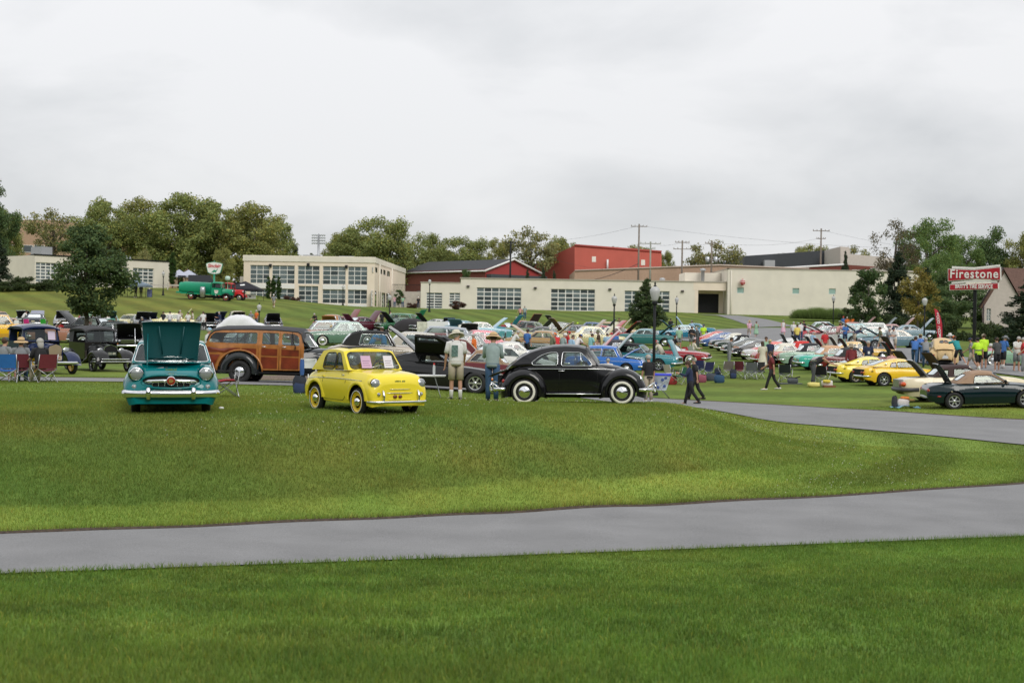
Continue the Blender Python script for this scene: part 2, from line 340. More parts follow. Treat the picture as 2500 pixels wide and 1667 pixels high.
def lawn_color(x, y):
    """grass colour of the place: sheen of mown stripes painted in, dry and lush patches"""
    u = x/np.maximum(y, 1)*F; v = 1+.0*x
    big = nz(x, y, .35, 1)*.6+nz(x, y, .9, 2)*.4; fine = nz(x, y, 3.1, 3)
    k = .86+.26*big+.10*fine
    st = lambda a, w, ph=0: np.tanh(2.2*np.sin((x*math.cos(a)+y*math.sin(a))*2*PI/w+ph))  # alternating tone paints the sheen of bent blades into the turf colour
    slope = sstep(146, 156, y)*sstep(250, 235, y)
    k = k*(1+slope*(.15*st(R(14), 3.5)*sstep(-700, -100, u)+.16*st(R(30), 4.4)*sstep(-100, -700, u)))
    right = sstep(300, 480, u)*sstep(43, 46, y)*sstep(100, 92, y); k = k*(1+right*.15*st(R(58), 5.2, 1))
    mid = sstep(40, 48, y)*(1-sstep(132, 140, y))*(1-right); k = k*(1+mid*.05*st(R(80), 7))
    yel = np.clip(nz(x, y, .22, 5)*.7+nz(x, y, 1.3, 6)*.5-.45, 0, 1)
    r = .155+.075*yel; g = .225+.02*yel; b = .052+.01*yel
    # bank of the knoll: longer, darker, browner turf; mown verge beside the drive: lighter, smoother
    de = np.full(x.shape, 99.); db = de.copy(); m_ = (y < 50) & (y > 15); db[m_] = edge_dist(x[m_], y[m_], BANK)*np.where(in_poly(x[m_], y[m_], BANK), -1, 1); de[m_] = edge_dist(x[m_], y[m_], FAE[::3]); knoll = (y < 46) & (y > np.interp(x, FAE[:, 0], FAE[:, 1])-.1)
    bank = knoll*sstep(.12, -.12, db)*sstep(28.2, 26.2, y); verge = knoll*sstep(-.1, .1, db)*(y < 27)
    patch = nz(x, y, .8, 8)*nz(x, y, .33, 9)
    k = k*(1-.26*bank)*(1+.10*verge); r = r*(1+bank*(.4*patch-.16))*.99; k = np.where(knoll & (y > 27.5), k*.93, k); 
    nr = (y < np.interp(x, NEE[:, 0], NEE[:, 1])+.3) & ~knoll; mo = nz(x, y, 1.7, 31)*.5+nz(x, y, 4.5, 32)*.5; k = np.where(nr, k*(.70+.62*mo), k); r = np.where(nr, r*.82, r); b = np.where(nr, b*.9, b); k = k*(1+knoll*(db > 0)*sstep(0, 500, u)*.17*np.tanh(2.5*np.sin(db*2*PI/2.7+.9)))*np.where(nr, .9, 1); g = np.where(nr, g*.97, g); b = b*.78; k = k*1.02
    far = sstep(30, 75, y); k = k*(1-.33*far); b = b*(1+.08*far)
    lft = sstep(-300, -1000, u)*slope; r = r*(1+.22*lft)
    return np.stack([r*k, g*k, b*k], -1)
def terrain():
    th = np.concatenate([np.linspace(-R(180), -R(22), 40)[:-1], np.linspace(-R(22), R(22), 420), np.linspace(R(22), R(180), 40)[1:]])
    r = np.concatenate([[.01, 1.5, 3], np.linspace(4, 62, 200), np.linspace(62.5, 260, 230), np.geomspace(265, 3800, 26)])
    T, RR = np.meshgrid(th, r, indexing='ij'); X = np.sin(T)*RR; Y = np.cos(T)*RR
    Z = ground(X, Y); n, m = X.shape
    me = bpy.data.meshes.new('lawn'); vs = np.stack([X, Y, Z], -1).reshape(-1, 3)
    i = np.arange(n-1)[:, None]; j = np.arange(m-1)[None]; q = np.stack([i*m+j, i*m+j+1, (i+1)*m+j+1, (i+1)*m+j], -1).reshape(-1, 4)[:, ::-1]
    me.vertices.add(len(vs)); me.vertices.foreach_set('co', vs.ravel()); me.loops.add(q.size); me.loops.foreach_set('vertex_index', q.ravel())
    me.polygons.add(len(q)); me.polygons.foreach_set('loop_start', np.arange(0, q.size, 4)); me.polygons.foreach_set('use_smooth', np.ones(len(q), bool)); me.update(calc_edges=True)
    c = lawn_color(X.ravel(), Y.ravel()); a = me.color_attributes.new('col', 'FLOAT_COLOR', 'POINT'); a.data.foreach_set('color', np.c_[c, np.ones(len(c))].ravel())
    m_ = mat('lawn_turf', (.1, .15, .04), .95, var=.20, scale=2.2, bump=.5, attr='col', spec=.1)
    t = m_.node_tree; n_ = [x for x in t.nodes if x.type == 'TEX_NOISE'][0]; n_.inputs['Detail'].default_value = 10; n_.inputs['Roughness'].default_value = .72
    me.materials.append(m_); o = obj('lawn', me); o['kind'] = 'structure'
terrain()
def blades():
    V = []; C = []; Fc = []; off = 0
    def scatter(d0, d1, dens, h, w, seg, half=.40):
        nonlocal off
        area = half*(d1**2-d0**2); n = int(area*dens); y = np.sqrt(RNG.uniform(d0**2, d1**2, n)); x = RNG.uniform(-half, half, n)*y
        ok = ~in_roads(x, y); x, y = x[ok], y[ok]; n = len(x); z = ground(x, y)
        d1_ = edge_dist(x, y, FAE[::2]); d2_ = edge_dist(x, y, NEE[::4]); edge = np.minimum(d1_, d2_)
        lip = 1+.55*(edge < .22); rough = nz(x, y, .7, 4)*.6+.7
        hh = h*RNG.uniform(.55, 1.25, n)*lip*rough*(1+.5*(d1_ < .3)); ww = w*RNG.uniform(.7, 1.4, n); a = RNG.uniform(0, 2*PI, n); lean = RNG.uniform(.1, .75, n)*hh
        la = RNG.uniform(0, 2*PI, n); dx, dy = np.cos(a)*ww/2, np.sin(a)*ww/2
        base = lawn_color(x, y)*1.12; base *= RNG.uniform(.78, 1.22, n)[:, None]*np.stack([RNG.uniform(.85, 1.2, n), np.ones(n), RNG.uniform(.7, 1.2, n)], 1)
        dry = RNG.random(n) < .05; base[dry] = base[dry]*np.array([1.9, 1.35, 1.5])
        brown = (d1_ < .10) & (RNG.random(n) < .5); base[brown] = np.array([.16, .10, .05])*RNG.uniform(.5, 1.1, brown.sum())[:, None]
        lx, ly = np.cos(la)*lean, np.sin(la)*lean
        if seg == 2:
            p = np.stack([np.stack([x-dx, y-dy, z-.01], 1), np.stack([x+dx, y+dy, z-.01], 1),
                np.stack([x-dx*.75+lx*.35, y-dy*.75+ly*.35, z+hh*.6], 1), np.stack([x+dx*.75+lx*.35, y+dy*.75+ly*.35, z+hh*.6], 1), np.stack([x+lx, y+ly, z+hh*.95], 1)], 1)
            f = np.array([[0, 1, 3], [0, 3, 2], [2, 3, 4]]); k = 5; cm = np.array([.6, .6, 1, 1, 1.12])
        else:
            p = np.stack([np.stack([x-dx, y-dy, z-.01], 1), np.stack([x+dx, y+dy, z-.01], 1), np.stack([x+lx, y+ly, z+hh], 1)], 1)
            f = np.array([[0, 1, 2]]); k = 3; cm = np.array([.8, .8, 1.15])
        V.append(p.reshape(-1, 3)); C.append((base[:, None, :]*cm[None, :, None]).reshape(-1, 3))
        Fc.append((f[None]+(np.arange(n)*k)[:, None, None]+off).reshape(-1, 3)); off += n*k
    scatter(6.2, 10.5, 2600, .060, .0055, 2); scatter(10.5, 17.5, 1500, .055, .0075, 2, .42)
    scatter(17.5, 24, 2100, .045, .0085, 1, .44); scatter(24, 34, 1150, .045, .012, 1, .42); scatter(34, 50, 300, .03, .02, 1, .4)
    V = np.concatenate(V); C = np.concatenate(C); Fc = np.concatenate(Fc); me = bpy.data.meshes.new('grass')
    me.vertices.add(len(V)); me.vertices.foreach_set('co', V.ravel()); me.loops.add(Fc.size); me.loops.foreach_set('vertex_index', Fc.ravel().astype(np.int32))
    me.polygons.add(len(Fc)); me.polygons.foreach_set('loop_start', np.arange(0, Fc.size, 3)); me.update(calc_edges=True)
    a = me.color_attributes.new('col', 'FLOAT_COLOR', 'POINT'); a.data.foreach_set('color', np.c_[C, np.ones(len(C))].ravel())
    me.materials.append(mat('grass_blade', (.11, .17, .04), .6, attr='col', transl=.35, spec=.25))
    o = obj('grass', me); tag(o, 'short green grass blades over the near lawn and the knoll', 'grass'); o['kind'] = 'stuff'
    print('blades tris', len(Fc))
blades()
# ================================================================ buildings
CREAM = mat('stucco', (.80, .69, .56), .9, var=.05, scale=.6); CREAM2 = mat('stucco_light', (.74, .69, .59), .9, var=.05, scale=.6)
WTRIM = mat('white_frame', (.78, .77, .74), .5); CAP = mat('coping', (.42, .38, .32), .6); TAN = mat('tan_siding', (.46, .31, .22), .8, var=.06)
REDM = mat('red_siding', (.52, .12, .085), .6, var=.06, scale=.4); BRICK = mat('red_brick', (.19, .058, .042), .9, var=.25, scale=6)
SLATE = mat('roof_shingle', (.05, .052, .058), .9, var=.2, scale=5); DKM = mat('dark_siding', (.055, .062, .07), .6, var=.08)
CONC = mat('concrete', (.50, .46, .41), .9, var=.12); BLK = mat('black_metal', (.009, .01, .011), .6, spec=.3); WHITE = mat('white_paint', (.8, .8, .79), .5)
PANES = [mat('window_pane%d' % i, c, .12, spec=.7, var=.25, scale=.35) for i, c in enumerate([(.11, .145, .155), (.17, .21, .22), (.06, .075, .08), (.24, .28, .29)])]
unit = MB().box(0, 1, 0, 1, 0, 1)
PANEME = [unit.mesh('pane', m) for m in PANES]
class Bld:
    """a block whose front runs from A to B (points on the ground plan); local x along the front, y away from the camera, z up"""
    def __init__(s, name, label, a, b, cat='building'):
        (pa, da), (pb, db) = a, b; A = W(pa, 800, da); B = W(pb, 800, db); s.A = Vector((A.x, A.y, 0)); d = Vector((B.x-A.x, B.y-A.y, 0)); s.len = d.length
        s.ang = math.atan2(d.y, d.x); s.root = thing(name, label, cat, s.A, s.ang); s.inv = Matrix.Rotation(-s.ang, 3, 'Z')
    def p(s, px, py, y=0):
        """local x,z where the line of sight meets the plane y=const"""
        o = s.inv @ (Vector((0, 0, ZC))-s.A); d = s.inv @ ray(px, py); t = (y-o.y)/d.y; q = o+d*t; return q.x, q.z
    def part(s, name, mb, m, par=None): return obj(name, mb.mesh(name, m), par or s.root)
def front_wall(b, outline, holes, depth, m, name='wall', y=0, rev=.35):
    mb = MB(); mb.smooth = False
    mb.poly(outline, holes, lambda x, z: (x, y, z), flip=False)
    for h in holes:
        n = len(h)
        for i in range(n):
            (x0, z0), (x1, z1) = h[i], h[(i+1) % n]; mb.add([(x0, y, z0), (x1, y, z1), (x1, y+rev, z1), (x0, y+rev, z0)], [(0, 1, 2, 3)])
    n = len(outline)
    for i in range(n):
        (x0, z0), (x1, z1) = outline[i], outline[(i+1) % n]; mb.add([(x0, y, z0), (x1, y, z1), (x1, y+depth, z1), (x0, y+depth, z0)], [(0, 1, 2, 3)])
    return b.part(name, mb, m)
def glazing(b, x0, x1, z0, z1, cols, rows, y=.2, bar=.09, blind=(), fm=None, seed=0, name='window', nopane=False, dark=0):
    mb = MB(); mb.smooth = False; cw = (x1-x0)/cols; ch = (z1-z0)/rows
    for i in range(cols+1): mb.box(x0+i*cw-bar/2, x0+i*cw+bar/2, y-.04, y+.05, z0, z1)
    for j in range(rows+1): mb.box(x0, x1, y-.05, y+.04, z0+j*ch-bar/2, z0+j*ch+bar/2)
    f = b.part(name, mb, fm or WTRIM); rr = random.Random(seed)
    if not nopane:
        for i in range(cols):
            for j in range(rows):
                k = rr.choice([0, 0, 1, 0, 2, 1]) if not dark else rr.choice([2, 0, 2, 0, 1])
                if j == rows-1 and rr.random() < .4: k = 1
                me = PANEME[k]
                o = obj('pane', me, f, (x0+i*cw+bar/2, y+.01, z0+j*ch+bar/2), scale=(cw-bar, .02, ch-bar))
    return f
# ---- showroom building with tall glazed bays
b = Bld('showroom_building', 'two storey cream showroom with white gridded glass bays, left of the long garage', (593, 219), (913, 219))
P = b.p; x0, x1 = 0, b.len; zt = P(593, 625)[1]; zb = zt-9.3; holes = []; g = []
ups = [(610.7, 657.6), (664.3, 719.2), (727, 780), (788, 843.8), (849.7, 896.5)]
zu1, zu0 = P(780, 649.5)[1], P(780, 694)[1]; zl1, zl0 = P(780, 706.5)[1], P(780, 740)[1]
for i, (a, c) in enumerate(ups):
    xa, xc = P(a, 670)[0], P(c, 670)[0]; holes.append([(xa, zu0), (xc, zu0), (xc, zu1), (xa, zu1)]); g.append((xa, xc, zu0, zu1, 3, 4))
    if i == 2: zz = (P(750, 744)[1], P(750, 697.5)[1]-.05)
    else: zz = (zl0, zl1)
    if i == 2: xa, xc = P(729, 700)[0], P(777, 700)[0]
    holes.append([(xa, zz[0]), (xc, zz[0]), (xc, zz[1]), (xa, zz[1])]); g.append((xa, xc, zz[0], zz[1], 3, 4 if i == 2 else 3))
front_wall(b, [(x0, zb), (x1, zb), (x1, zt), (x0, zt)], holes, .6, CREAM)
for i, q in enumerate(g): glazing(b, *q, seed=i, dark=(i % 2))
for a, c in [ups[0], ups[1], ups[3], ups[4]]:
    xa, xc = P(a, 700)[0], P(c, 700)[0]
    for q0, q1 in ((zl1+.05, zu0-.05), (zl0-1.0, zl0-.06)): mb = MB(); mb.box(xa, xc, -.04, .02, q0, q1); b.part('white_panel', mb, WTRIM)
# side wall running back
def sideX(px, D): return W(px, 700, D).x-b.A.x
sx1 = sideX(989, 262)
mb = MB(); mb.smooth = False; sh = []; def_s = lambda px: None
def sd(px):       # distance back along the side wall for an image column
    u = uv(px, 680)[0]; k = (sx1-x1)/43.0; X0 = b.A.x+x1; D = 219.0
    t = (u*219/F-X0)/(k-u/F); return t
for a, c, y0, y1 in [(914.5, 921, 652, 665), (926.5, 932.5, 656, 668.5), (935.5, 941, 658.5, 671), (945, 951.5, 661, 674.5)]:
    t0, t1 = sd(a), sd(c); z1, z0 = W(a, y0, 219+t0).z, W(a, y1-.5, 219+t0).z; sh.append([(t0, z0), (t1, z0), (t1, z1), (t0, z1)])
ss = sh[:]
for a, c, y0, y1 in [(912.5, 919.5, 709.5, 747), (924.5, 930, 712, 748), (932.5, 941, 714, 749), (943.5, 951, 716, 750)]:
    t0, t1 = sd(a)+.05, sd(c); z1, z0 = W(a, y0, 219+t0).z, W(a, y1, 219+t0).z; sh.append([(t0, z0), (t1, z0), (t1, z1), (t0, z1)])
kx = (sx1-x1)/43.0
mb.poly([(0, zb), (43, zb), (43, zt-.0), (0, zt-.0)], sh, lambda t, z: (x1+.001+kx*t, t, z))
b.part('side_wall', mb, CREAM)
for i, h in enumerate(sh):
    (t0, z0), (t1, _), (_, z1), _ = h; sb = MB(); sb.smooth = False
    fb = MB(); n = 1 if i < 4 else 2; m_ = 1 if i < 4 else 4
    M = Matrix.Translation((x1-.25, 0, 0))
    for k in range(n+1): t = t0+(t1-t0)*k/n; fb.box(kx*t-.04, kx*t+.04, t-.06, t+.06, z0, z1, M)
    for k in range(m_+1): z = z0+(z1-z0)*k/m_; fb.box(kx*t0-.03, kx*t0+.05, t0, t1, z-.05, z+.05, M)
    w = b.part('window', fb, WTRIM); sb.box(kx*t0-.1, kx*t0-.06, t0, t1, z0, z1, M); obj('pane', sb.mesh('pane', PANES[i % 3]), w)
mb = MB(); mb.box(-.12, x1+.12, -.14, 0, zt-.75, zt+.05); mb.box(-.1, x1+.1, -.06, .5, zt+.05, zt+.15)
mb.add([(x1+.1, 0, zt-.75), (sx1+.1, 43, zt-.75), (sx1+.1, 43, zt+.1), (x1+.1, 0, zt+.1)], [(0, 1, 2, 3)]); b.part('cornice', mb, CREAM2)
mb = MB(); mb.smooth = False; mb.add([(0, .5, zt-.6), (x1, .5, zt-.6), (sx1, 43, zt-.6), (0, 43, zt-.6)], [(0, 1, 2, 3)]); b.part('roof', mb, CONC)
mb = MB(); mb.box(.6, x1-.6, .8, 1.0, zb, zt-.7); b.part('interior', mb, mat('interior_dark', (.05, .055, .06), .9))
for a, y in ((660.5, 648), (753, 646), (846, 651), (988-6, 690)):
    q = P(a, y); mb = MB(); mb.box(q[0]-.2, q[0]+.2, -.35, -.02, q[1]-.25, q[1]+.2)
    if a < 900: b.part('wall_lamp', mb, BLK)
for a, c, y0 in ((739, 778, 622), (827, 864, 625)):
    q0, q1 = P(a, y0, 14), P(c, y0, 14); mb = MB(); mb.box(q0[0], q1[0], 14, 18, zt-.6, q0[1]); [mb.box(q0[0]+k*.5, q0[0]+k*.5+.06, 13.95, 14, zt-.3, q0[1]-.1) for k in range(1, int((q1[0]-q0[0])/.5))]
    b.part('roof_unit', mb, mat('galvanised', (.42, .43, .44), .5, .3))
for t in (sd(925), sd(955)): mb = MB(); mb.tube([(x1+kx*t+.12, t, zt-.7), (x1+kx*t+.12, t, zb)], .12, 8); b.part('downpipe', mb, CREAM2)
# ---- long garage
b = Bld('long_garage', 'long low cream garage with wide white gridded roller doors and a flat roof', (1026, 222), (1790, 222)); P = b.p
zc = P(1200, 681)[1]; zl = P(1075, 690.5)[1]; zb = P(1300, 756)[1]-1.6; xm = P(1125, 700)[0]; xr = P(1697, 700)[0]; x1 = b.len
doors = [(1041, 1080, 714.5, 753, 2, 6), (1097, 1123.5, 715, 746, 2, 5), (1164, 1273, 702.5, 755.5, 6, 5), (1345, 1453, 706, 758.5, 6, 5), (1525, 1635, 710.2, 763, 6, 5)]
holes = []
for a, c, y0, y1, cc, rr in doors:
    xa, xc = P(a, y0)[0], P(c, y0)[0]; z1 = P((a+c)/2, (y0))[1]; z0 = P((a+c)/2, y1)[1]; holes.append([(xa, z0), (xc, z0), (xc, z1), (xa, z1)])
front_wall(b, [(0, zb), (xr, zb), (xr, zc), (xm, zc), (xm, zl), (0, zl)], holes, 26, CREAM2)
for i, (h, d) in enumerate(zip(holes, doors)): glazing(b, h[0][0], h[1][0], h[0][1], h[2][1], d[4], d[5], seed=20+i, name='roller_door', dark=1, bar=.13)
mb = MB(); mb.box(0-.1, xm, -.12, .3, zl, zl+.12); mb.box(xm-.15, xr+4.9, -.14, .3, zc, zc+.16); b.part('coping', mb, CAP)
mb = MB(); mb.box(.5, xr-.5, .6, .8, zb, zl-.3); b.part('interior', mb, mat('interior_dark', (.05, .055, .06), .9))
for a, y in ((1143, 699), (1307, 703), (1489, 706.5), (1666, 711)):
    q = P(a, y); mb = MB(); mb.box(q[0]-.22, q[0]+.22, -.3, -.01, q[1]-.14, q[1]+.14); b.part('wall_lamp', mb, mat('bronze', (.06, .05, .045), .5))
# recessed bay with the black door
xa, xb = xr, P(1773, 700)[0]; y2 = 3.0; zd = P(1727, 717, y2)[1]; z0 = P(1727, 771, y2)[1]
q0, q1 = P(1700.5, 740, y2)[0], P(1754.5, 740, y2)[0]
mb = MB(); mb.smooth = False; mb.poly([(xa, zb), (xb, zb), (xb, zc-.9), (xa, zc-.9)], [[(q0, zb+.1), (q1, zb+.1), (q1, zd), (q0, zd)]], lambda x, z: (x, y2, z))
mb.box(xa-.25, xb, -.02, y2, zc-1.25, zc-.02); mb.box(xa-.02, xa+.5, -.01, y2, zb, zc-1.2); b.part('bay_wall', mb, CREAM)
mb = MB(); mb.box(q0, q1, y2+.1, y2+.2, zb, zd); [mb.box(q0, q1, y2+.06, y2+.1, zd-k*.75-.04, zd-k*.75) for k in range(1, 6)]; b.part('black_door', mb, BLK)
mb = MB(); t0 = P(1687, 665.5, 6); mb.box(P(1672, 680, 6)[0], P(1760, 680, 6)[0], 6, 14, zc-.5, t0[1]); b.part('roof_block', mb, CREAM2)
for a, y, h in ((1716, 658, .8), (1617, 681, .6)):
    q = P(a, y, 5); mb = MB(); mb.lathe([(.28, zc-.2), (.28, q[1]-.25), (.48, q[1]-.2), (.42, q[1]+.1), (.05, q[1]+.2)], 10, Matrix.Translation((q[0], 5, 0))); b.part('roof_vent', mb, mat('galvanised', (.42, .43, .44), .5, .3))
# ---- tall blank wing on the right
b = Bld('blank_wing', 'tall cream block with small green-tinted square windows, right end of the garage', (1775, 221), (2090, 221)); P = b.p; x1 = b.len
zt = P(1800, 657)[1]; zb = P(1900, 770)[1]-1.5; holes = []
for c, y in ((1808, 709), (1877+66, 710.5), (2032, 711.5)):
    xa, xc = P(c-8.5, y)[0], P(c+8.5, y)[0]; z1, z0 = P(c, y-7)[1], P(c, y+7)[1]; holes.append([(xa, z0), (xc, z0), (xc, z1), (xa, z1)])
front_wall(b, [(0, zb), (x1, zb), (x1, zt), (0, zt)], holes, 30, CREAM2)
GP = mat('green_pane', (.30, .45, .40), .15, spec=.6)
for h in holes:
    f = glazing(b, h[0][0], h[1][0], h[0][1], h[2][1], 1, 1, nopane=True, y=.12, bar=.08); mb = MB(); mb.box(h[0][0]+.04, h[1][0]-.04, .14, .16, h[0][1]+.04, h[2][1]-.04); obj('pane', mb.mesh('pane', GP), f)
mb = MB(); mb.box(-.1, x1+.1, -.1, .3, zt, zt+.12); mb.box(-.1, .2, -.1, 30, zt, zt+.12); b.part('coping', mb, CAP)
mb = MB(); xq = P(1785, 700)[0]; mb.tube([(xq, -.12, zt-.2), (xq, -.12, zb)], .11, 8); b.part('downpipe', mb, CREAM2)
q = P(1811.5, 688); o = MB(); o.lathe([(.02, .45), (.3, .3), (.42, 0), (.36, -.4), (.1, -.55), (.02, -.55)], 14)
bl = obj('hanging_buoy', o.mesh('buoy', mat('red_paint', (.5, .03, .03), .5)), loc=(b.A.x+q[0], 220.4, q[1])); tag(bl, 'small red and white striped wall ornament high on the blank cream wing', 'ornament')
for k in (-1, 0, 1):
    mb = MB(); mb.lathe([(.40-.05*abs(k), .06), (.44-.05*abs(k), .0), (.40-.05*abs(k), -.06)], 14, Matrix.Translation((0, 0, k*.27))); obj('stripe', mb.mesh('stripe', WHITE), bl)
# ---- simple solids behind, each a pixel outline on a plane extruded away from the camera
def slab(name, label, pts, D, depth, m, cat='building', extra=None):
    """front outline given by image points on the plane at distance D; solid of real depth"""
    q = [W(x, y, D) for x, y in pts]; X0 = q[0].x; root = thing(name, label, cat, (X0, D, 0))
    mb = MB(); mb.smooth = False; out = [(p.x-X0, p.z) for p in q]
    mb.poly(out, [], lambda x, z: (x, 0, z)); n = len(out)
    for i in range(n):
        (a, c), (e, g_) = out[i], out[(i+1) % n]; mb.add([(a, 0, c), (e, 0, g_), (e, depth, g_), (a, depth, c)], [(0, 1, 2, 3)])
    obj('wall', mb.mesh('wall', m), root)
    def loc(px, py): p = W(px, py, D); return p.x-X0, p.z
    return root, loc
r_, P = slab('red_warehouse', 'tall red metal warehouse with slanted roof behind the long garage', [(1403, 720), (1616, 720), (1615, 615), (1403, 599)], 288, 40, REDM)
mb = MB(); a = P(1403, 599); c = P(1615, 615)
for k in range(1, 40):
    x = a[0]+(c[0]-a[0])*k/40; z = a[1]+(c[1]-a[1])*k/40; mb.box(x-.05, x+.05, -.06, 0, z-9, z-.1)
obj('seam', mb.mesh('seam', REDM), r_)['kind'] = 'stuff'
mb = MB(); mb.tube([(a[0], -.1, a[1]), (c[0], -.1, c[1])], .25, 4); obj('roof_edge', mb.mesh('roof_edge', mat('red_trim', (.36, .06, .045), .6)), r_)
mb = MB(); mb.smooth = False; q = [W(1403, 599, 288), W(1305, 646, 300), W(1305, 720, 300), W(1403, 720, 288)]; X0 = W(1403, 720, 288).x
mb.add([(p.x-X0, p.y-288, p.z) for p in q], [(0, 1, 2, 3)]); q2 = [q[0]+Vector((0, 40, 0)), q[1]+Vector((0, 40, 0))]; mb.add([(p.x-X0, p.y-288, p.z) for p in (q[0], q[1], q2[1], q2[0])], [(0, 1, 2, 3)])
obj('gable_wall', mb.mesh('gable_wall', mat('red_siding_shade', (.44, .09, .07), .6)), r_)  # darker copy of the red paints shade onto the left-facing wall
for px, py in ((1450, 633), (1570, 641)):
    x, z = P(px, py); mb = MB(); mb.box(x-.4, x+.4, -.08, -.02, z-.55, z+.55); mb.box(x-.03, x+.03, -.1, -.08, z-.5, z+.5); obj('window', mb.mesh('window', mat('white_window', (.75, .74, .66), .5)), r_)
mb = MB(); x, z = P(1483, 634); mb.tube([(x, -.6, z-2), (x, -.6, z)], .18, 8); obj('vent_pipe', mb.mesh('vent_pipe', WHITE), r_)
r_, P = slab('tan_warehouse', 'low tan metal warehouse in front of the red one, behind the garage roof', [(1403, 720), (1975, 720), (1975, 656), (1875, 652.5), (1757, 647.5), (1403, 661)], 262, 24, TAN)
mb = MB(); pts = [P(*q) for q in ((1403, 661), (1757, 647.5), (1875, 652.5), (1975, 656))]; mb.tube([(x, -.1, z) for x, z in pts], .16, 5); obj('gutter', mb.mesh('gutter', mat('tan_trim', (.5, .4, .33), .6)), r_)
mb = MB()
for k in range(1, 70): x = P(1403+572*k/70, 660)[0]; mb.box(x-.03, x+.03, -.05, 0, 3, P(1403+572*k/70, 661)[1]-.4 if k < 44 else P(1403+572*k/70, 664)[1])
obj('seam', mb.mesh('seam', TAN), r_)['kind'] = 'stuff'
r_, P = slab('dark_warehouse', 'long charcoal metal warehouse on the skyline behind the blank wing', [(1817, 700), (2051, 700), (2051, 609), (1817, 625)], 305, 30, DKM)
mb = MB(); [mb.box(P(1817+234*k/60, 650)[0]-.04, P(1817+234*k/60, 650)[0]+.04, -.06, 0, 8, P(1817+234*k/60, 625.5-16*k/60)[1]) for k in range(1, 60)]; obj('seam', mb.mesh('seam', DKM), r_)['kind'] = 'stuff'
mb = MB(); x, z = P(1880, 640); mb.box(x-1.6, x+.6, -2.5, -.5, z-1.2, z+.3); obj('roof_unit', mb.mesh('roof_unit', mat('galvanised', (.42, .43, .44), .5, .3)), r_)
r_, P = slab('cream_annex', 'cream flat roofed annex on the skyline right of the charcoal warehouse', [(2052, 700), (2190, 700), (2190, 631), (2076, 620), (2074, 604), (2052, 602)], 290, 20, mat('annex_stucco', (.58, .53, .47), .9, var=.08))
r_, P = slab('brick_annex', 'low red brick annex with white roof edge above the blank wing', [(1960, 700), (2200, 700), (2200, 655), (2060, 646), (1960, 655)], 270, 15, BRICK)
mb = MB(); mb.tube([(*[P(1900, 655)[0]], -.1, P(1900, 655)[1]), (P(2060, 646)[0], -.1, P(2060, 646)[1])], .2, 5); obj('roof_edge', mb.mesh('roof_edge', WHITE), r_)
r_, P = slab('far_hall', 'cream hall wall showing between trees left of the red tyre sign', [(2080, 790), (2420, 790), (2420, 668), (2160, 661), (2080, 661)], 232, 20, CREAM2)
mb = MB(); mb.tube([(P(2080, 661)[0], -.1, P(2080, 661)[1]), (P(2420, 668)[0], -.1, P(2420, 668)[1])], .2, 5); obj('coping', mb.mesh('coping', CAP), r_)
r_, P = slab('far_gable', 'pale gabled hall behind the trees above the cream hall', [(2150, 700), (2345, 700), (2345, 668), (2322, 630), (2300, 645), (2150, 650)], 262, 20, mat('annex_stucco', (.58, .53, .47), .9))
# hall with shingle roof and red gable
b = Bld('brick_hall', 'brick hall with grey shingle roof and a red gable edged in white', (1183, 265), (1312.5, 274)); P = b.p; w = b.len
ez = P(1183, 657)[1]; az = P(1249.6, 634)[1]; zb = 0; dp = 25
mb = MB(); mb.smooth = False; mb.add([(0, 0, zb), (w, 0, zb), (w, 0, ez), (w/2, 0, az), (0, 0, ez), ], [(0, 1, 2, 3, 4)]); b.part('gable', mb, mat('red_gable', (.36, .045, .04), .6))
mb = MB(); mb.smooth = False; mb.add([(-.02, 0, zb), (-.02, 0, ez), (-.02, dp, ez), (-.02, dp, zb)], [(0, 1, 2, 3)]); b.part('brick_wall', mb, BRICK)
mb = MB(); mb.smooth = False; mb.add([(-.5, -.4, ez-.3), (w/2, -.4, az+.15), (w/2, dp+.3, az+.15), (-.5, dp+.3, ez-.3), (w+.5, -.4, ez-.3), (w+.5, dp, ez-.3)], [(0, 1, 2, 3), (1, 4, 5, 2)]); b.part('roof', mb, SLATE)
mb = MB(); mb.tube([(-.5, -.45, ez-.35), (w/2, -.45, az+.05), (w+.5, -.45, ez-.35)], .2, 4); mb.tube([(-.5, -.45, ez-.35), (-.5, dp, ez-.35)], .14, 4); b.part('bargeboard', mb, WTRIM)
mb = MB(); mb.box(.2, w+1, -1.4, -.1, ez-2.2, ez-.9); b.part('canopy', mb, DKM)
mb = MB(); mb.box(1, w+1, -1.2, -.2, zb, ez-2.25); b.part('porch_wall', mb, CREAM2)
for k in range(4):
    t = 3+k*5.2; mb = MB(); mb.box(-.1, -.05, t, t+1.5, ez-5.2, ez-3.9); b.part('window', mb, PANES[3])
# terrace between showroom and garage
r_, P = slab('terrace_wall', 'pale retaining wall below the terrace between showroom and garage', [(955, 756), (1030, 757), (1030, 712), (955, 711)], 236, 8, CONC)
mb = MB(); x0, z = P(957, 712)[0], P(957, 712)[1]; x1 = P(1026, 712)[0]
for k in range(22): x = x0+(x1-x0)*k/21; mb.box(x-.02, x+.02, .0, .04, z, z+1.2)
mb.box(x0, x1, 0, .05, z+1.15, z+1.22); obj('railing', mb.mesh('railing', BLK), r_)
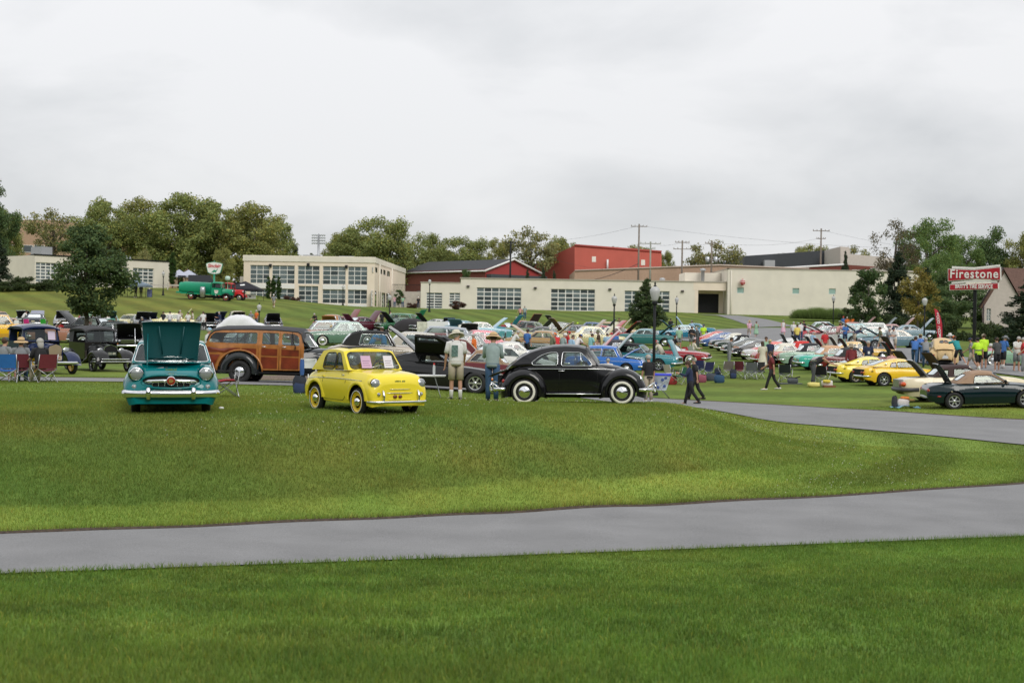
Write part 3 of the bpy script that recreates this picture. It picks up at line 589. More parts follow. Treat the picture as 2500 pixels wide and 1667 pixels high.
# ---- left white garage
b = Bld('left_garage', 'low white garage with dark roof edge at the left behind the maple', (83, 212), (412, 230)); P = b.p; w = b.len
zt = P(83, 623)[1]; zb = P(380, 702)[1]-1; holes = []; dd = [(325, 376, 653.5, 699, 4, 5), (262, 316, 651, 699, 4, 5), (88, 150, 640, 699, 5, 6), (168, 230, 645, 699, 5, 6)]
for a, c, y0, y1, *_ in dd:
    xa, xc = P(a, y0)[0], P(c, y0)[0]; holes.append([(xa, zb+1.2), (xc, zb+1.2), (xc, P(a, y0)[1]), (xa, P(a, y0)[1])])
front_wall(b, [(0, zb), (w, zb), (w, zt), (0, zt)], holes, 22, CREAM2)
for i, (h, d) in enumerate(zip(holes, dd)): glazing(b, h[0][0], h[1][0], h[0][1], h[2][1], d[4], d[5], seed=40+i, name='roller_door', bar=.14)
mb = MB(); mb.smooth = False; o_ = W(22, 622, 236); lo_ = b.inv @ (o_-b.A); mb.add([(0, 0, zb), (0, 0, zt), (lo_.x, lo_.y, zt), (lo_.x, lo_.y, zb)], [(0, 1, 2, 3)]); b.part('side_wall', mb, CREAM2)
mb = MB(); mb.box(-.1, w+.1, -.12, .2, zt, zt+.2); mb.tube([(0, 0, zt+.1), (lo_.x, lo_.y, zt+.1)], .15, 4); b.part('roof_edge', mb, BLK)
mb = MB(); mb.smooth = False; mb.add([(0, .1, zt+.02), (w, .1, zt+.02), (w, 22, zt+.02), (lo_.x, lo_.y, zt+.02)], [(0, 1, 2, 3)]); b.part('roof', mb, CONC)
for a, y in ((270, 634), (310, 632)):
    q = P(a, y, 6); mb = MB(); mb.lathe([(.35, zt-.1), (.35, q[1]-.5), (.75, q[1]-.3), (.6, q[1]+.3), (.05, q[1]+.5)], 10, Matrix.Translation((q[0], 6, 0))); b.part('roof_vent', mb, DULLMETAL)
mb = MB(); q0, q1 = P(101, 602, 8), P(128, 602, 8); mb.box(q0[0], q1[0], 8, 11, zt, q0[1]); b.part('roof_unit', mb, DULLMETAL)
r_, P = slab('office_block', 'tan brick office block behind the trees at the far left', [(20, 720), (420, 720), (420, 600), (300, 560), (130, 537), (50, 537), (20, 545)], 330, 20, mat('tan_brick', (.42, .28, .19), .9, var=.1))
for i, px in enumerate((38, 68, 96, 350)):
    x, z = P(px, 607 if px < 300 else 612); f = MB(); f.box(x-1.2, x-1.1, -.12, 0, z-.8, z+.7); f.box(x+1.1, x+1.2, -.12, 0, z-.8, z+.7); f.box(x-1.2, x+1.2, -.12, 0, z+.7, z+.8); f.box(x-1.2, x+1.2, -.12, 0, z-.9, z-.8)
    w_ = obj('window', f.mesh('window', WTRIM), r_); f = MB(); f.box(x-1.1, x+1.1, -.06, -.02, z-.8, z+.7); obj('pane', f.mesh('pane', PANES[2]), w_)
# right house with brown roof
D = 150; q = [W(x, y, D) for x, y in ((2399, 830), (2397, 740), (2447, 656), (2492, 736), (2492, 830))]; r_ = thing('house', 'pale house with steep brown shingle roof beside the red tyre sign', 'house', (q[0].x, D, 0)); X0 = q[0].x
mb = MB(); mb.smooth = False; wx0, wz1 = W(2409, 753, D).x-X0, W(2409, 753, D).z; wx1, wz0 = W(2418.5, 783, D).x-X0, W(2418, 783, D).z
mb.poly([(p.x-X0, p.z) for p in q], [[(wx0, wz0), (wx1, wz0), (wx1, wz1), (wx0, wz1)]], lambda x, z: (x, 0, z)); mb.add([(0, 0, q[0].z), (0, 0, q[1].z), (3, 8, q[1].z), (3, 8, q[0].z)], [(0, 1, 2, 3)])
obj('gable_wall', mb.mesh('gable_wall', mat('house_stucco', (.52, .46, .42), .9, var=.06)), r_)
v = Vector((9, 5, 0)); A, B_, C_ = [Vector((p.x-X0, -.3, p.z+.1)) for p in (q[1], q[2], q[3])]; mb = MB(); mb.smooth = False; A2 = A+Vector((-.4, 0, -.6)); C2 = C_+(C_-B_)*.5
mb.add([A2, B_, B_+v, A2+v, C2, C2+v], [(0, 1, 2, 3), (1, 4, 5, 2)]); obj('roof', mb.mesh('roof', mat('brown_shingle', (.15, .085, .07), .9, var=.2, scale=5)), r_)
mb = MB(); mb.tube([A2, B_], .1, 4); mb.tube([(0, -.1, q[1].z), (0, -.1, q[0].z)], .08, 6); obj('gutter', mb.mesh('gutter', mat('dark_trim', (.05, .03, .035), .6)), r_)
f = MB(); [f.box(wx0+k*(wx1-wx0)/2-.02, wx0+k*(wx1-wx0)/2+.02, .1, .15, wz0, wz1) for k in range(3)]; [f.box(wx0, wx1, .1, .15, wz0+k*(wz1-wz0)/4-.02, wz0+k*(wz1-wz0)/4+.02) for k in range(5)]
w_ = obj('window', f.mesh('window', WTRIM), r_); f = MB(); f.box(wx0, wx1, .15, .17, wz0, wz1); obj('pane', f.mesh('pane', PANES[3]), w_)
# ================================================================ lettering
def text(body, size, m, depth=.02, sx=1, shear=0, bold=.0, space=1, name='lettering'):
    cu = bpy.data.curves.new(name, 'FONT'); cu.body = body; cu.size = size; cu.extrude = depth; cu.align_x = 'CENTER'; cu.align_y = 'CENTER'; cu.shear = shear; cu.offset = bold; cu.space_character = space; cu.resolution_u = 3
    o = bpy.data.objects.new(name, cu); COL.objects.link(o); dg = bpy.context.evaluated_depsgraph_get(); dg.update()
    me = bpy.data.meshes.new_from_object(o.evaluated_get(dg)); bpy.data.objects.remove(o); me.materials.clear(); me.materials.append(m)
    T = Matrix.Rotation(PI/2, 4, 'X') @ Matrix.Diagonal((sx, 1, 1, 1)); me.transform(T); return me
def extr(mb, pts, y0, y1, fn=None):
    """solid from a 2D (x,z) outline between depths y0 and y1"""
    sm = mb.smooth; mb.smooth = False; mb.poly(pts, [], lambda x, z: (x, y0, z)); mb.poly(pts, [], lambda x, z: (x, y1, z), flip=True); n = len(pts)
    for i in range(n):
        (a, c), (e, g_) = pts[i], pts[(i+1) % n]; mb.add([(a, y0, c), (e, y0, g_), (e, y1, g_), (a, y1, c)], [(3, 2, 1, 0)])
    mb.smooth = sm
SIGNRED = mat('sign_red', (.38, .008, .018), .45, var=.06); SIGNW = mat('sign_white', (.78, .76, .72), .5, var=.06)
D = 118; base = at(2378, D); X0 = base.x; S = lambda x, y: ((lambda p: (p.x-X0, p.z))(W(x, y, D)))
r_ = thing('tyre_sign', 'red and white two-tier pole sign with white lettering at the right', 'sign', (X0, D, 0))
mb = MB(); extr(mb, [S(2321.8, 655.3), S(2379, 658.8), S(2436, 652.8), S(2436.5, 684.8), S(2379, 681.5), S(2321.8, 686.1)], -.2, .3); pn = obj('main_panel', mb.mesh('main_panel', SIGNW), r_)
mb = MB(); extr(mb, [S(2323, 656.5), S(2379, 660), S(2434.8, 654.2), S(2435.2, 683.5), S(2379, 680.2), S(2323, 684.8)], -.23, -.205); obj('red_face', mb.mesh('red_face', SIGNRED), pn)
c = S(2379, 669.6); obj('lettering', text('Firestone', 1.0, SIGNW, .015, .80, 0, .018, 1.16), pn, (c[0], -.26, c[1]))
for pts in ([S(2330.5, 649), S(2379, 652.8), S(2434, 647), S(2434, 651.5), S(2379, 657.3), S(2330.5, 654.5)], [S(2329.5, 687.5), S(2379, 683.5), S(2428, 685.8), S(2428, 690), S(2379, 688.5), S(2329.5, 692.2)]):
    mb = MB(); extr(mb, pts, -.12, .25); obj('white_wing', mb.mesh('white_wing', SIGNW), r_)
mb = MB(); extr(mb, [S(2325, 693.5), S(2431.5, 691.5), S(2431.5, 706.5), S(2325, 708.5)], -.15, .3); pn = obj('lower_panel', mb.mesh('lower_panel', SIGNW), r_)
mb = MB(); extr(mb, [S(2326.2, 694.7), S(2430.3, 692.8), S(2430.3, 705.4), S(2326.2, 707.3)], -.18, -.155); obj('red_face', mb.mesh('red_face', SIGNRED), pn)
c = S(2378.5, 700); obj('lettering', text("BRITT'S TIRE SERVICE", .43, SIGNW, .01, .68, 0, .012, 1.0), pn, (c[0], -.2, c[1]))
mb = MB(); c = S(2378, 705); mb.box(-.12, .12, -.0, .24, base.z-.1, c[1]); obj('pole', mb.mesh('pole', BLK), r_); r_.rotation_euler.z = R(-26); r_.scale = (1.08, 1, 1)
D = 188; base = at(522, D); X0 = base.x; S = lambda x, y: ((lambda p: (p.x-X0, p.z))(W(x, y, D)))
GRN = mat('sign_green', (.02, .26, .15), .45); r_ = thing('fuel_sign', 'white trapezoid fuel sign with red lettering on a green post', 'sign', (X0, D, 0))
mb = MB(); extr(mb, rpoly([S(502.5, 642.5), S(523, 638.8), S(545, 643.5), S(538.3, 668), S(523.3, 671), S(508, 667)], .25), -.12, .15); pn = obj('sign_body', mb.mesh('sign_body', GRN), r_)
mb = MB(); extr(mb, rpoly([S(503.6, 643.4), S(523, 640), S(544, 644.4), S(537.4, 667), S(523.3, 669.2), S(508.9, 665.8)], .2), -.16, -.125); obj('face', mb.mesh('face', SIGNW), pn)
c = S(523.3, 649.5); obj('lettering', text('Sinclair', .66, mat('sign_red_b', (.55, .03, .035), .5), .015, .88, .22, .012), pn, (c[0], -.185, c[1]))
cx, cz = S(524, 661.3); dino = [(-.42, -.22), (-.25, -.1), (-.15, .06), (0, .14), (.12, .10), (.2, .02), (.25, .12), (.34, .22), (.44, .25), (.42, .17), (.34, .12), (.28, -.06), (.2, -.12), (.2, -.24), (.13, -.24), (.11, -.14), (-.03, -.14), (-.05, -.24), (-.12, -.24), (-.14, -.14), (-.25, -.2)]
mb = MB(); extr(mb, [(cx+a*1.05, cz+c_*1.05) for a, c_ in dino], -.19, -.165); obj('dinosaur', mb.mesh('dinosaur', GRN), pn)
mb = MB(); c = S(522, 669); mb.tube([(0, 0, base.z-.1), (0, 0, c[1])], .13, 10); mb.tube([(0, 0, S(523, 640)[1]), (0, 0, S(523, 636)[1])], .06, 8); obj('post', mb.mesh('post', GRN), r_)
# food flag, seen from behind
D = 92; bs = at(2303, D); r_ = thing('feather_flag', 'tall red feather flag with white upright lettering behind the tan rounded car', 'flag', bs)
S = lambda x, y: ((lambda p: (p.x-bs.x, p.z-bs.z))(W(x, y, D)))
mb = MB(); cv = [S(2281, 753), S(2289, 758), S(2295, 771), S(2299.5, 790), S(2301, 815), S(2300.5, 834), S(2290, 834), S(2286.5, 800), S(2283, 770)]; mb.poly(cv, [], lambda x, z: (x, .05*math.sin(z*2), z)); mb.poly(cv, [], lambda x, z: (x, .02+.05*math.sin(z*2), z), flip=True); obj('cloth', mb.mesh('cloth', mat('flag_red', (.62, .035, .07), .7, transl=.3)), r_)
mb = MB(); mb.tube([(0, .05, 0), (-.02, .05, S(2301, 790)[1]), S(2290, 756)[:1]+(.05,)+S(2290, 756)[1:]], .02, 6); obj('pole', mb.mesh('pole', BLK), r_)
for i, ch in enumerate('FOOD COURT'):
    if ch != ' ':
        t = i/9; c = S(2288.2+6.0*t, 767+60*t); obj('lettering', text(ch, .26, SIGNW, .004, -.9, 0, .004), r_, (c[0], -.09, c[1]))
# ================================================================ lamps, poles, wires
def lamp_meshes():
    h = 1.0; out = {}
    a = MB(); a.lathe([(.001, .0), (.10, 0), (.13, .05), (.215, .36), (.205, .47), (.13, .56), (.06, .60), (.001, .6)], 16); out['globe'] = a.mesh('globe', mat('lamp_globe', (.66, .66, .65), .25, transl=.35, coat=.3))
    a = MB(); a.lathe([(.001, .60), (.06, .6), (.065, .63), (.03, .66), (.03, .70), (.045, .73), (.001, .80)], 10); out['finial'] = a.mesh('finial', BLK)
    a = MB(); a.lathe([(.055, -.02), (.11, -.02), (.12, -.10), (.07, -.16), (.05, -.2), (.055, -1)], 12); out['collar'] = a.mesh('collar', BLK)
    a = MB(); a.lathe([(.2, 0), (.2, .1), (.14, .2), (.11, .55), (.09, .62), (.068, .7)], 12); out['base'] = a.mesh('base', BLK)
    return out
LM = lamp_meshes()
def lamp(px, ytop, D, label, w=1.0):
    b_ = at(px, D); top = W(px, ytop, D).z-.74*w; r_ = thing('street_lamp', label, 'lamp post', b_, group='globe lamp posts around the lawns')
    h = top-b_.z; mb = MB(); mb.tube([(0, 0, 0), (0, 0, h*.5), (0, 0, h)], [.068*w, .062*w, .055*w], 10); obj('pole', mb.mesh('pole', BLK), r_)
    for k in ('globe', 'finial', 'collar'): obj(k, LM[k], r_, (0, 0, h), scale=w)
    obj('base', LM['base'], r_, scale=w)
for px, yt, D, lb in [(1595, 691, 59, 'tallest black lamp post with ribbed white globe, in front of the conifer'), (1498, 718, 108, 'black lamp post left of the conifer, over the red car'), (1651, 723, 156, 'black lamp post right of the conifer near the azure coupe'),
    (198, 738, 107, 'lamp post beside the maple trunk at the left'), (632, 740, 138, 'lamp post above the end of the wagon roof'), (950, 717, 157, 'lamp post between the maroon coupe and the man in white shirt'), (1048, 680, 195, 'lamp post standing on the slope before the low garage end'),
    (837, 695, 216, 'slim lamp post in front of the showroom glass'), (2034, 720, 163, 'lamp post before the ornamental grasses'), (2256, 723, 113, 'lamp post between the yellow tree and the red flag'), (398, 661, 198, 'lamp post on the upper lawn right of the grey canopy')]:
    lamp(px, yt, D, lb, 1.0)
WOOD = mat('pole_wood', (.19, .16, .13), .9, var=.2, scale=4); WIRE = mat('wire', (.05, .05, .055), .7)
def upole(px, yt, D, label, arms=((0.3, 1.6),), cans=0, m=WOOD):
    p = W(px, yt, D); r_ = thing('utility_pole', label, 'utility pole', (p.x, D, 0), group='wooden utility poles behind the garage'); z0 = gz(p.x, D)
    mb = MB(); mb.tube([(0, 0, z0), (0, 0, p.z)], [.2, .14], 8); obj('post', mb.mesh('post', m), r_)
    for dz, w in arms:
        mb = MB(); mb.box(-w, w, -.06, .06, p.z-dz-.12, p.z-dz); [mb.box(k-.05, k+.05, -.05, .05, p.z-dz, p.z-dz+.22) for k in (-w+.1, -w*.5, w*.5, w-.1)]; obj('crossarm', mb.mesh('crossarm', m), r_)
    for k in range(cans):
        mb = MB(); mb.lathe([(.01, 0), (.42, 0), (.42, 1.2), (.2, 1.4), (.01, 1.4)], 12, Matrix.Translation((-.75 if k == 0 else .7, -.3, p.z-4.2))); obj('transformer', mb.mesh('transformer', DULLMETAL), r_)
    return p
u1 = upole(1560.5, 547, 262, 'tallest utility pole with one crossarm, right of the red warehouse middle', ((.4, 1.5),))
u2 = upole(1588.5, 590, 262, 'grey utility pole beside the tallest one', ((.3, 1.9), (1.2, .9)), m=mat('pole_grey', (.27, .28, .23), .9, var=.2, scale=4))
u3 = upole(1666, 587, 258, 'utility pole just left of the lone tree on the skyline', ((.3, 1.3), (1.5, 1.6)))
u4 = upole(1738, 588, 256, 'utility pole carrying two transformer cans', ((.4, 1.2),), 2)
u5 = upole(2005, 558, 275, 'utility pole against the sky above the charcoal warehouse', ((.4, 1.6), (1.9, .9)))
u0 = upole(1247, 588, 250, 'thin dark utility pole beside the red gable', ((.3, .9),), m=BLK)
def wire(a, b_, sag, label, r=.014):
    pts = [a.lerp(b_, t/14)-Vector((0, 0, sag*4*(t/14)*(1-t/14))) for t in range(15)]; mb = MB(); mb.tube(pts, r, 4, cap=False); tag(obj('power_line', mb.mesh('power_line', WIRE)), label, 'wire', 'overhead power lines')
dz = Vector((0, 0, .3)); wire(u1-dz, W(2700, 600, 275), 2.2, 'upper power line running right across the sky from the tallest pole'); wire(u1-dz, W(1180, 590, 262), 1.2, 'power line running left from the tallest pole')
wire(u1-dz*12, u2-dz, .2, 'short wire between the tallest pole and its grey neighbour'); wire(u2-dz, u3-dz, .5, 'power line between grey pole and the next'); wire(u3-dz, u4-dz, .5, 'power line to the transformer pole')
wire(u4-dz, u5-dz*6, .9, 'power line from the transformer pole to the charcoal warehouse'); wire(u1-dz*24, W(1240, 672, 262), 2.5, 'thick sagging cable across the red warehouse', .05); wire(u0-dz, u1-dz*28, 1.5, 'cable between the dark pole and the tallest pole'); wire(u5-dz, W(2700, 640, 230), 1.5, 'power line from the right pole behind the big trees')
p = W(778, 573, 335); r_ = thing('floodlight_mast', 'tall grey stadium floodlight mast rising behind the showroom roof', 'floodlight', (p.x, 335, 0))
mb = MB(); mb.tube([(0, 0, -2), (0, 0, p.z)], [.4, .22], 8); obj('mast', mb.mesh('mast', DULLMETAL), r_)
mb = MB(); [mb.box(-1.6, 1.6, -.05, .05, p.z-.1-k*.62, p.z-k*.62) for k in range(4)]; mb.box(-.1, .1, -.1, .1, p.z-2.1, p.z+.2); obj('rack', mb.mesh('rack', DULLMETAL), r_)
fl = MB().lathe([(.01, .12), (.15, .1), (.24, -.12), (.01, -.14)], 8).mesh('floodlamp', mat('lamp_grey', (.5, .52, .54), .3))
for k in range(4):
    for x in (-1.4, -.9, -.42, .42, .9, 1.4): obj('floodlamp', fl, r_, (x, -.25, p.z-.1-k*.62), rot=(R(65), 0, 0))
# ================================================================ trees and shrubs
def leaf_mat(name, col, var=.25, yel=0):
    m = mat(name, col, .7, attr='leaf', transl=.28, spec=.2); return m
def leaf_mesh(name, centers, n, size, base, var, seed, mat_, up=.3, stretch=1):
    """leaf-sized faces scattered through a set of lumps: centers = [(x,y,z,rx,rz,weight,tone)]"""
    g = np.random.default_rng(seed); c = np.array(centers, float); w = c[:, 5]/c[:, 5].sum(); k = g.choice(len(c), n, p=w)
    d = g.normal(size=(n, 3)); d /= np.linalg.norm(d, axis=1)[:, None]; r = g.random(n)**.45
    r *= 1+.28*np.sin(d[:, 0]*5+k)*np.cos(d[:, 2]*4+k*2)
    P = c[k, :3]+d*r[:, None]*np.stack([c[k, 3], c[k, 3], c[k, 4]], 1)
    nrm = g.normal(size=(n, 3))+np.array([0, 0, up*2])+d*.8; nrm /= np.linalg.norm(nrm, axis=1)[:, None]
    a = np.cross(nrm, g.normal(size=(n, 3))); a /= np.linalg.norm(a, axis=1)[:, None]; b_ = np.cross(nrm, a)
    s = size*g.uniform(.6, 1.4, n)[:, None]; q = np.stack([P-a*s*.5*stretch, P+b_*s*.32, P+a*s*.5*stretch, P-b_*s*.32], 1).reshape(-1, 3)
    f = np.arange(4*n).reshape(-1, 4); me = bpy.data.meshes.new(name); me.vertices.add(4*n); me.vertices.foreach_set('co', q.ravel()); me.loops.add(4*n); me.loops.foreach_set('vertex_index', f.ravel().astype(np.int32))
    me.polygons.add(n); me.polygons.foreach_set('loop_start', np.arange(0, 4*n, 4)); me.update(calc_edges=True)
    col = np.array(base)[None]*(g.uniform(1-var, 1+var, n)*c[k, 6])[:, None]; yl = (g.random(n) < .18)[:, None]; col = np.where(yl, col*np.array([1.35, 1.08, .8]), col)
    col = np.repeat(col, 4, 0); ca = me.color_attributes.new('leaf', 'FLOAT_COLOR', 'POINT'); ca.data.foreach_set('color', np.c_[col, np.ones(4*n)].ravel()); me.materials.append(mat_); return me
BARK = mat('bark', (.085, .07, .058), .95, var=.3, scale=6); LEAF = leaf_mat('foliage', (.08, .1, .03))
def crown_lumps(g, rx, rz, nl, lr, zc, shape='round', hollow=.25):
    out = []
    for i in range(nl):
        for _ in range(50):
            d = [g.uniform(-1, 1) for _ in range(3)]; r = math.sqrt(sum(q*q for q in d))
            if hollow < r < 1: break
        x, y, z = d
        if shape == 'cone': t = (z+1)/2; k = (1-t)**.8+.08; x *= k; y *= k
        if shape == 'oval': k = 1-.35*max(0, z); x *= k; y *= k
        l = lr*g.uniform(.65, 1.25)*(1 if shape != 'cone' else .5+.6*(1-(z+1)/2)); out.append((x*rx, y*rx, zc+z*rz, l, l*.72, l**2, g.uniform(.84, 1.16)))
    return out
def tree_proto(name, h, rx, rz, zc, nl, lr, n, leaf, base, seed, shape='round', trunk=.3, var=.3, sparse=False, limbs=7):
    g = random.Random(seed); C_ = crown_lumps(g, rx, rz, nl, lr, zc, shape); cm = leaf_mesh(name, C_, n, leaf, base, var, seed, LEAF)
    mb = MB(); top = zc+rz*.55; mb.tube([(0, 0, -.3), (.03*h*.1, 0, h*.2), (0, .02*h, zc), (0, 0, top)], [trunk*1.25, trunk, trunk*.6, trunk*.15], 8)
    for i in range(limbs):
        c = C_[i*len(C_)//limbs]; z0 = max(h*.16, min(zc, c[2])-abs(c[0])*.5-rz*.25); mb.tube([(0, 0, z0), (c[0]*.5, c[1]*.5, (z0+c[2])/2+.05*h), (c[0]*.95, c[1]*.95, c[2])], [trunk*.5, trunk*.3, trunk*.08], 6)
    return cm, mb.mesh(name+'_trunk', BARK)
def reed_mesh():
    g = np.random.default_rng(16); n = 5200; x = g.normal(0, .62, n); y = g.normal(0, .5, n); h = g.uniform(.5, 1.0, n)*2.0*np.exp(-(x/1.5)**4); a = g.uniform(0, 6.28, n); lx = x*.35+g.normal(0, .15, n); ly = y*.3; w = .022
    P = np.stack([np.stack([x-w*np.cos(a), y-w*np.sin(a), 0*x], 1), np.stack([x+w*np.cos(a), y+w*np.sin(a), 0*x], 1), np.stack([x+lx, y+ly, h], 1)], 1).reshape(-1, 3)
    me = bpy.data.meshes.new('crown'); me.from_pydata(P.tolist(), [], np.arange(3*n).reshape(-1, 3).tolist()); c = np.array([.17, .24, .07])*g.uniform(.6, 1.3, n)[:, None]; c = np.repeat(c, 3, 0); c[2::3] *= 1.3; c[0::3] *= .5; c[1::3] *= .5
    ca = me.color_attributes.new('leaf', 'FLOAT_COLOR', 'POINT'); ca.data.foreach_set('color', np.c_[c, np.ones(3*n)].ravel()); me.materials.append(LEAF); return me
G0 = (.24, .285, .095); 
PR = {'plane0': tree_proto('crown', 20, 7.4, 9, 10.6, 90, 2.0, 30000, .42, G0, 1, trunk=.45), 'plane1': tree_proto('crown', 20, 8.2, 8.4, 10.4, 94, 2.0, 30000, .42, (.235, .28, .095), 2, trunk=.45),
 'plane2': tree_proto('crown', 20, 6.4, 9.3, 10.8, 80, 1.9, 25000, .40, (.27, .29, .095), 3, trunk=.4), 'airy': tree_proto('crown', 18, 6.8, 6.2, 12, 34, 1.8, 5600, .5, (.25, .26, .11), 4, trunk=.3, limbs=14),
 'dark': tree_proto('crown', 18, 6, 7.6, 10, 50, 2.1, 22000, .40, (.105, .165, .065), 5, trunk=.35), 'bright': tree_proto('crown', 18, 7.5, 6.6, 12, 56, 1.9, 19000, .38, (.14, .22, .07), 6, trunk=.35, limbs=14),
 'bare': tree_proto('crown', 18, 6.5, 6.5, 12, 40, 1.6, 4200, .4, (.11, .10, .06), 8, trunk=.3, limbs=30),
 'maple': tree_proto('crown', 7.6, 2.35, 2.9, 4.6, 60, .72, 17000, .19, (.09, .14, .055), 7, 'oval', trunk=.12, limbs=12),
 'young': tree_proto('crown', 8, 2.7, 3.3, 4.5, 44, .85, 9000, .26, (.075, .13, .045), 9, 'oval', trunk=.14), 'yellow': tree_proto('crown', 8, 2.6, 3.6, 4.6, 44, .75, 7000, .24, (.24, .21, .055), 10, 'oval', trunk=.13),
 'conifer': tree_proto('crown', 6.6, 2.6, 3.2, 3.3, 130, .55, 17000, .2, (.07, .11, .042), 11, 'cone', trunk=.12), 'spruce': tree_proto('crown', 12, 3.6, 6, 6, 120, .9, 13000, .32, (.038, .06, .034), 12, 'cone', trunk=.2),
 'column': tree_proto('crown', 4, .5, 2.0, 2.1, 90, .26, 7000, .14, (.045, .09, .022), 13, 'oval', trunk=.06),
 'shrub': (leaf_mesh('crown', crown_lumps(random.Random(14), 1.5, .8, 26, .5, .8, hollow=.1), 8000, .14, (.06, .09, .034), .35, 14, LEAF), None),
 'redshrub': (leaf_mesh('crown', crown_lumps(random.Random(15), 1.5, .85, 26, .5, .85, hollow=.1), 6000, .14, (.085, .045, .035), .4, 15, LEAF), None),
 'reed': (reed_mesh(), None),
 'straw': (leaf_mesh('crown', crown_lumps(random.Random(17), 1.4, .6, 20, .4, .6, hollow=.1), 3000, .2, (.35, .25, .11), .3, 17, LEAF), None)}
HH = {'plane0': (20.6, 8.0), 'plane1': (19.8, 8.8), 'plane2': (21, 7.0), 'airy': (19, 7.4), 'dark': (18.5, 6.9), 'bright': (19.5, 8.2), 'bare': (19, 8), 'maple': (7.9, 2.9), 'young': (8.2, 3.3), 'yellow': (8.5, 3.1), 'conifer': (6.8, 2.6), 'spruce': (12.4, 3.7), 'column': (4.2, .72), 'shrub': (1.85, 1.9), 'redshrub': (1.95, 1.9), 'reed': (2.0, 1.75), 'straw': (1.4, 1.7)}
def plant(kind, px, ytop, D, wpx, label, name='tree', cat='tree', group=None, rot=None, ybase=None):
    b_ = at(px, D); s = F/D; zt = W(px, ytop, D).z
    if ybase: b_.z = W(px, ybase, D).z
    h, hw = HH[kind]; sz = (zt-b_.z)/h; sx = wpx/2/s/hw
    r_ = thing(name, label, cat, b_, rot if rot is not None else random.uniform(0, 6.28), group); r_.scale = (sx, sx, sz)
    cm, tm = PR[kind]; obj('crown', cm, r_)
    if tm: obj('trunk', tm, r_)
    return r_
FT = 'trees along the skyline behind the buildings'
for k, px, yt, D, w, lb in [('dark', -18, 430, 250, 130, 'dark tree cut off by the left edge of the picture'), ('plane0', 18, 500, 262, 90, 'olive tree at the far left above the tan office block'), ('airy', 128, 494, 290, 145, 'loose open tree before the tan office block'),
    ('plane1', 262, 476, 285, 190, 'yellow-green plane tree behind the maple top'), ('plane2', 345, 470, 300, 150, 'plane tree left of the tallest one'), ('plane0', 440, 456, 285, 210, 'tallest plane tree in the left group, above the green fuel sign'), ('plane1', 530, 478, 292, 190, 'plane tree behind the fuel sign'),
    ('plane2', 620, 482, 283, 175, 'plane tree leaning over the left end of the showroom'), ('plane0', 668, 520, 296, 130, 'plane tree at the right end of the left group'), ('spruce', 718, 585, 300, 60, 'dark feathery conifer beside the floodlight mast'),
    ('plane1', 870, 545, 290, 170, 'plane tree rising left of the peak behind the showroom'), ('plane0', 940, 515, 285, 175, 'tall rounded plane tree behind the showroom roof'), ('plane2', 830, 560, 300, 100, 'small plane tree right of the floodlight mast'),
    ('plane1', 1045, 560, 300, 130, 'mid-height plane tree behind the grey shingle roof'), ('plane0', 1140, 567, 305, 140, 'plane tree above the middle of the grey shingle roof'), ('plane2', 1215, 572, 310, 80, 'narrow plane tree left of the thin dark pole'), ('airy', 1292, 538, 292, 140, 'open crowned tree above the red gable'), ('plane1', 1372, 570, 300, 110, 'plane tree touching the slope of the red warehouse'),
    ('plane2', 1545, 592, 330, 150, 'treetops just showing above the red warehouse roof'), ('plane0', 1625, 603, 300, 46, 'narrow tree between the red warehouse and the utility poles'), ('airy', 1745, 575, 300, 140, 'lone round airy tree on the skyline'),
    ('plane2', 1975, 588, 330, 120, 'olive treetop above the charcoal warehouse'), ('airy', 2085, 588, 320, 100, 'sparse treetop right of the charcoal warehouse'), ('bare', 2185, 533, 235, 150, 'grey half-bare tree at the right'), ('bright', 2262, 516, 240, 170, 'tallest green spreading tree on the right'),
    ('bright', 2345, 560, 250, 130, 'green tree behind the red tyre sign'), ('dark', 2425, 552, 255, 120, 'dense green tree right of the tyre sign top'), ('plane2', 2500, 548, 250, 110, 'yellowing tree at the right edge'), ('bright', 2300, 600, 210, 120, 'low green tree behind the flag')]:
    plant(k, px, yt, D, w, lb, group=FT)
plant('maple', 210, 533, 96, 240, 'dark green maple standing alone on the left lawn', rot=.5)
plant('young', 2118, 645, 150, 118, 'dark round maple right of the ornamental grasses'); plant('yellow', 2240, 652, 146, 112, 'yellowing young tree behind the flag lamp post'); plant('conifer', 1578, 674, 165, 114, 'bushy dark evergreen in front of the garage', 'evergreen')
plant('spruce', 2190, 600, 190, 110, 'tall dark evergreen between the round maple and the yellow tree', 'evergreen'); plant('spruce', 2262, 640, 180, 90, 'dark evergreen behind the yellow tree', 'evergreen'); plant('dark', 2335, 660, 172, 150, 'broad dark tree in front of the cream hall'); plant('dark', 2300, 700, 165, 130, 'low dark tree left of the sign pole'); plant('dark', 2400, 715, 168, 110, 'dark tree behind the sign pole')
plant('spruce', 2520, 665, 98, 190, 'dark spruce with bare twigs at the right edge', 'evergreen', rot=1); plant('spruce', 2062, 600, 245, 36, 'small spruce against the cream annex', 'evergreen'); plant('spruce', -12, 560, 200, 100, 'blue-green spruce at the left edge', 'evergreen')
for px, yt, D, w, lb in [(1286, 650, 240, 34, 'left of three small spruces on the garage roof line'), (1325, 645, 240, 34, 'middle of three small spruces on the garage roof line'), (1352, 653, 240, 28, 'right of three small spruces on the garage roof line')]: plant('spruce', px, yt, D, w, lb, 'evergreen', group='three small spruces behind the garage')
plant('column', 420, 612, 225, 22, 'slim upright evergreen right of the left garage', 'evergreen'); plant('plane2', 545, 600, 215, 60, 'oval bush-like tree behind the fuel sign', 'tree'); plant('airy', 350, 600, 240, 50, 'small pale tree behind the left garage'); plant('young', 1135, 650, 240, 40, 'small bright tree before the brick hall')
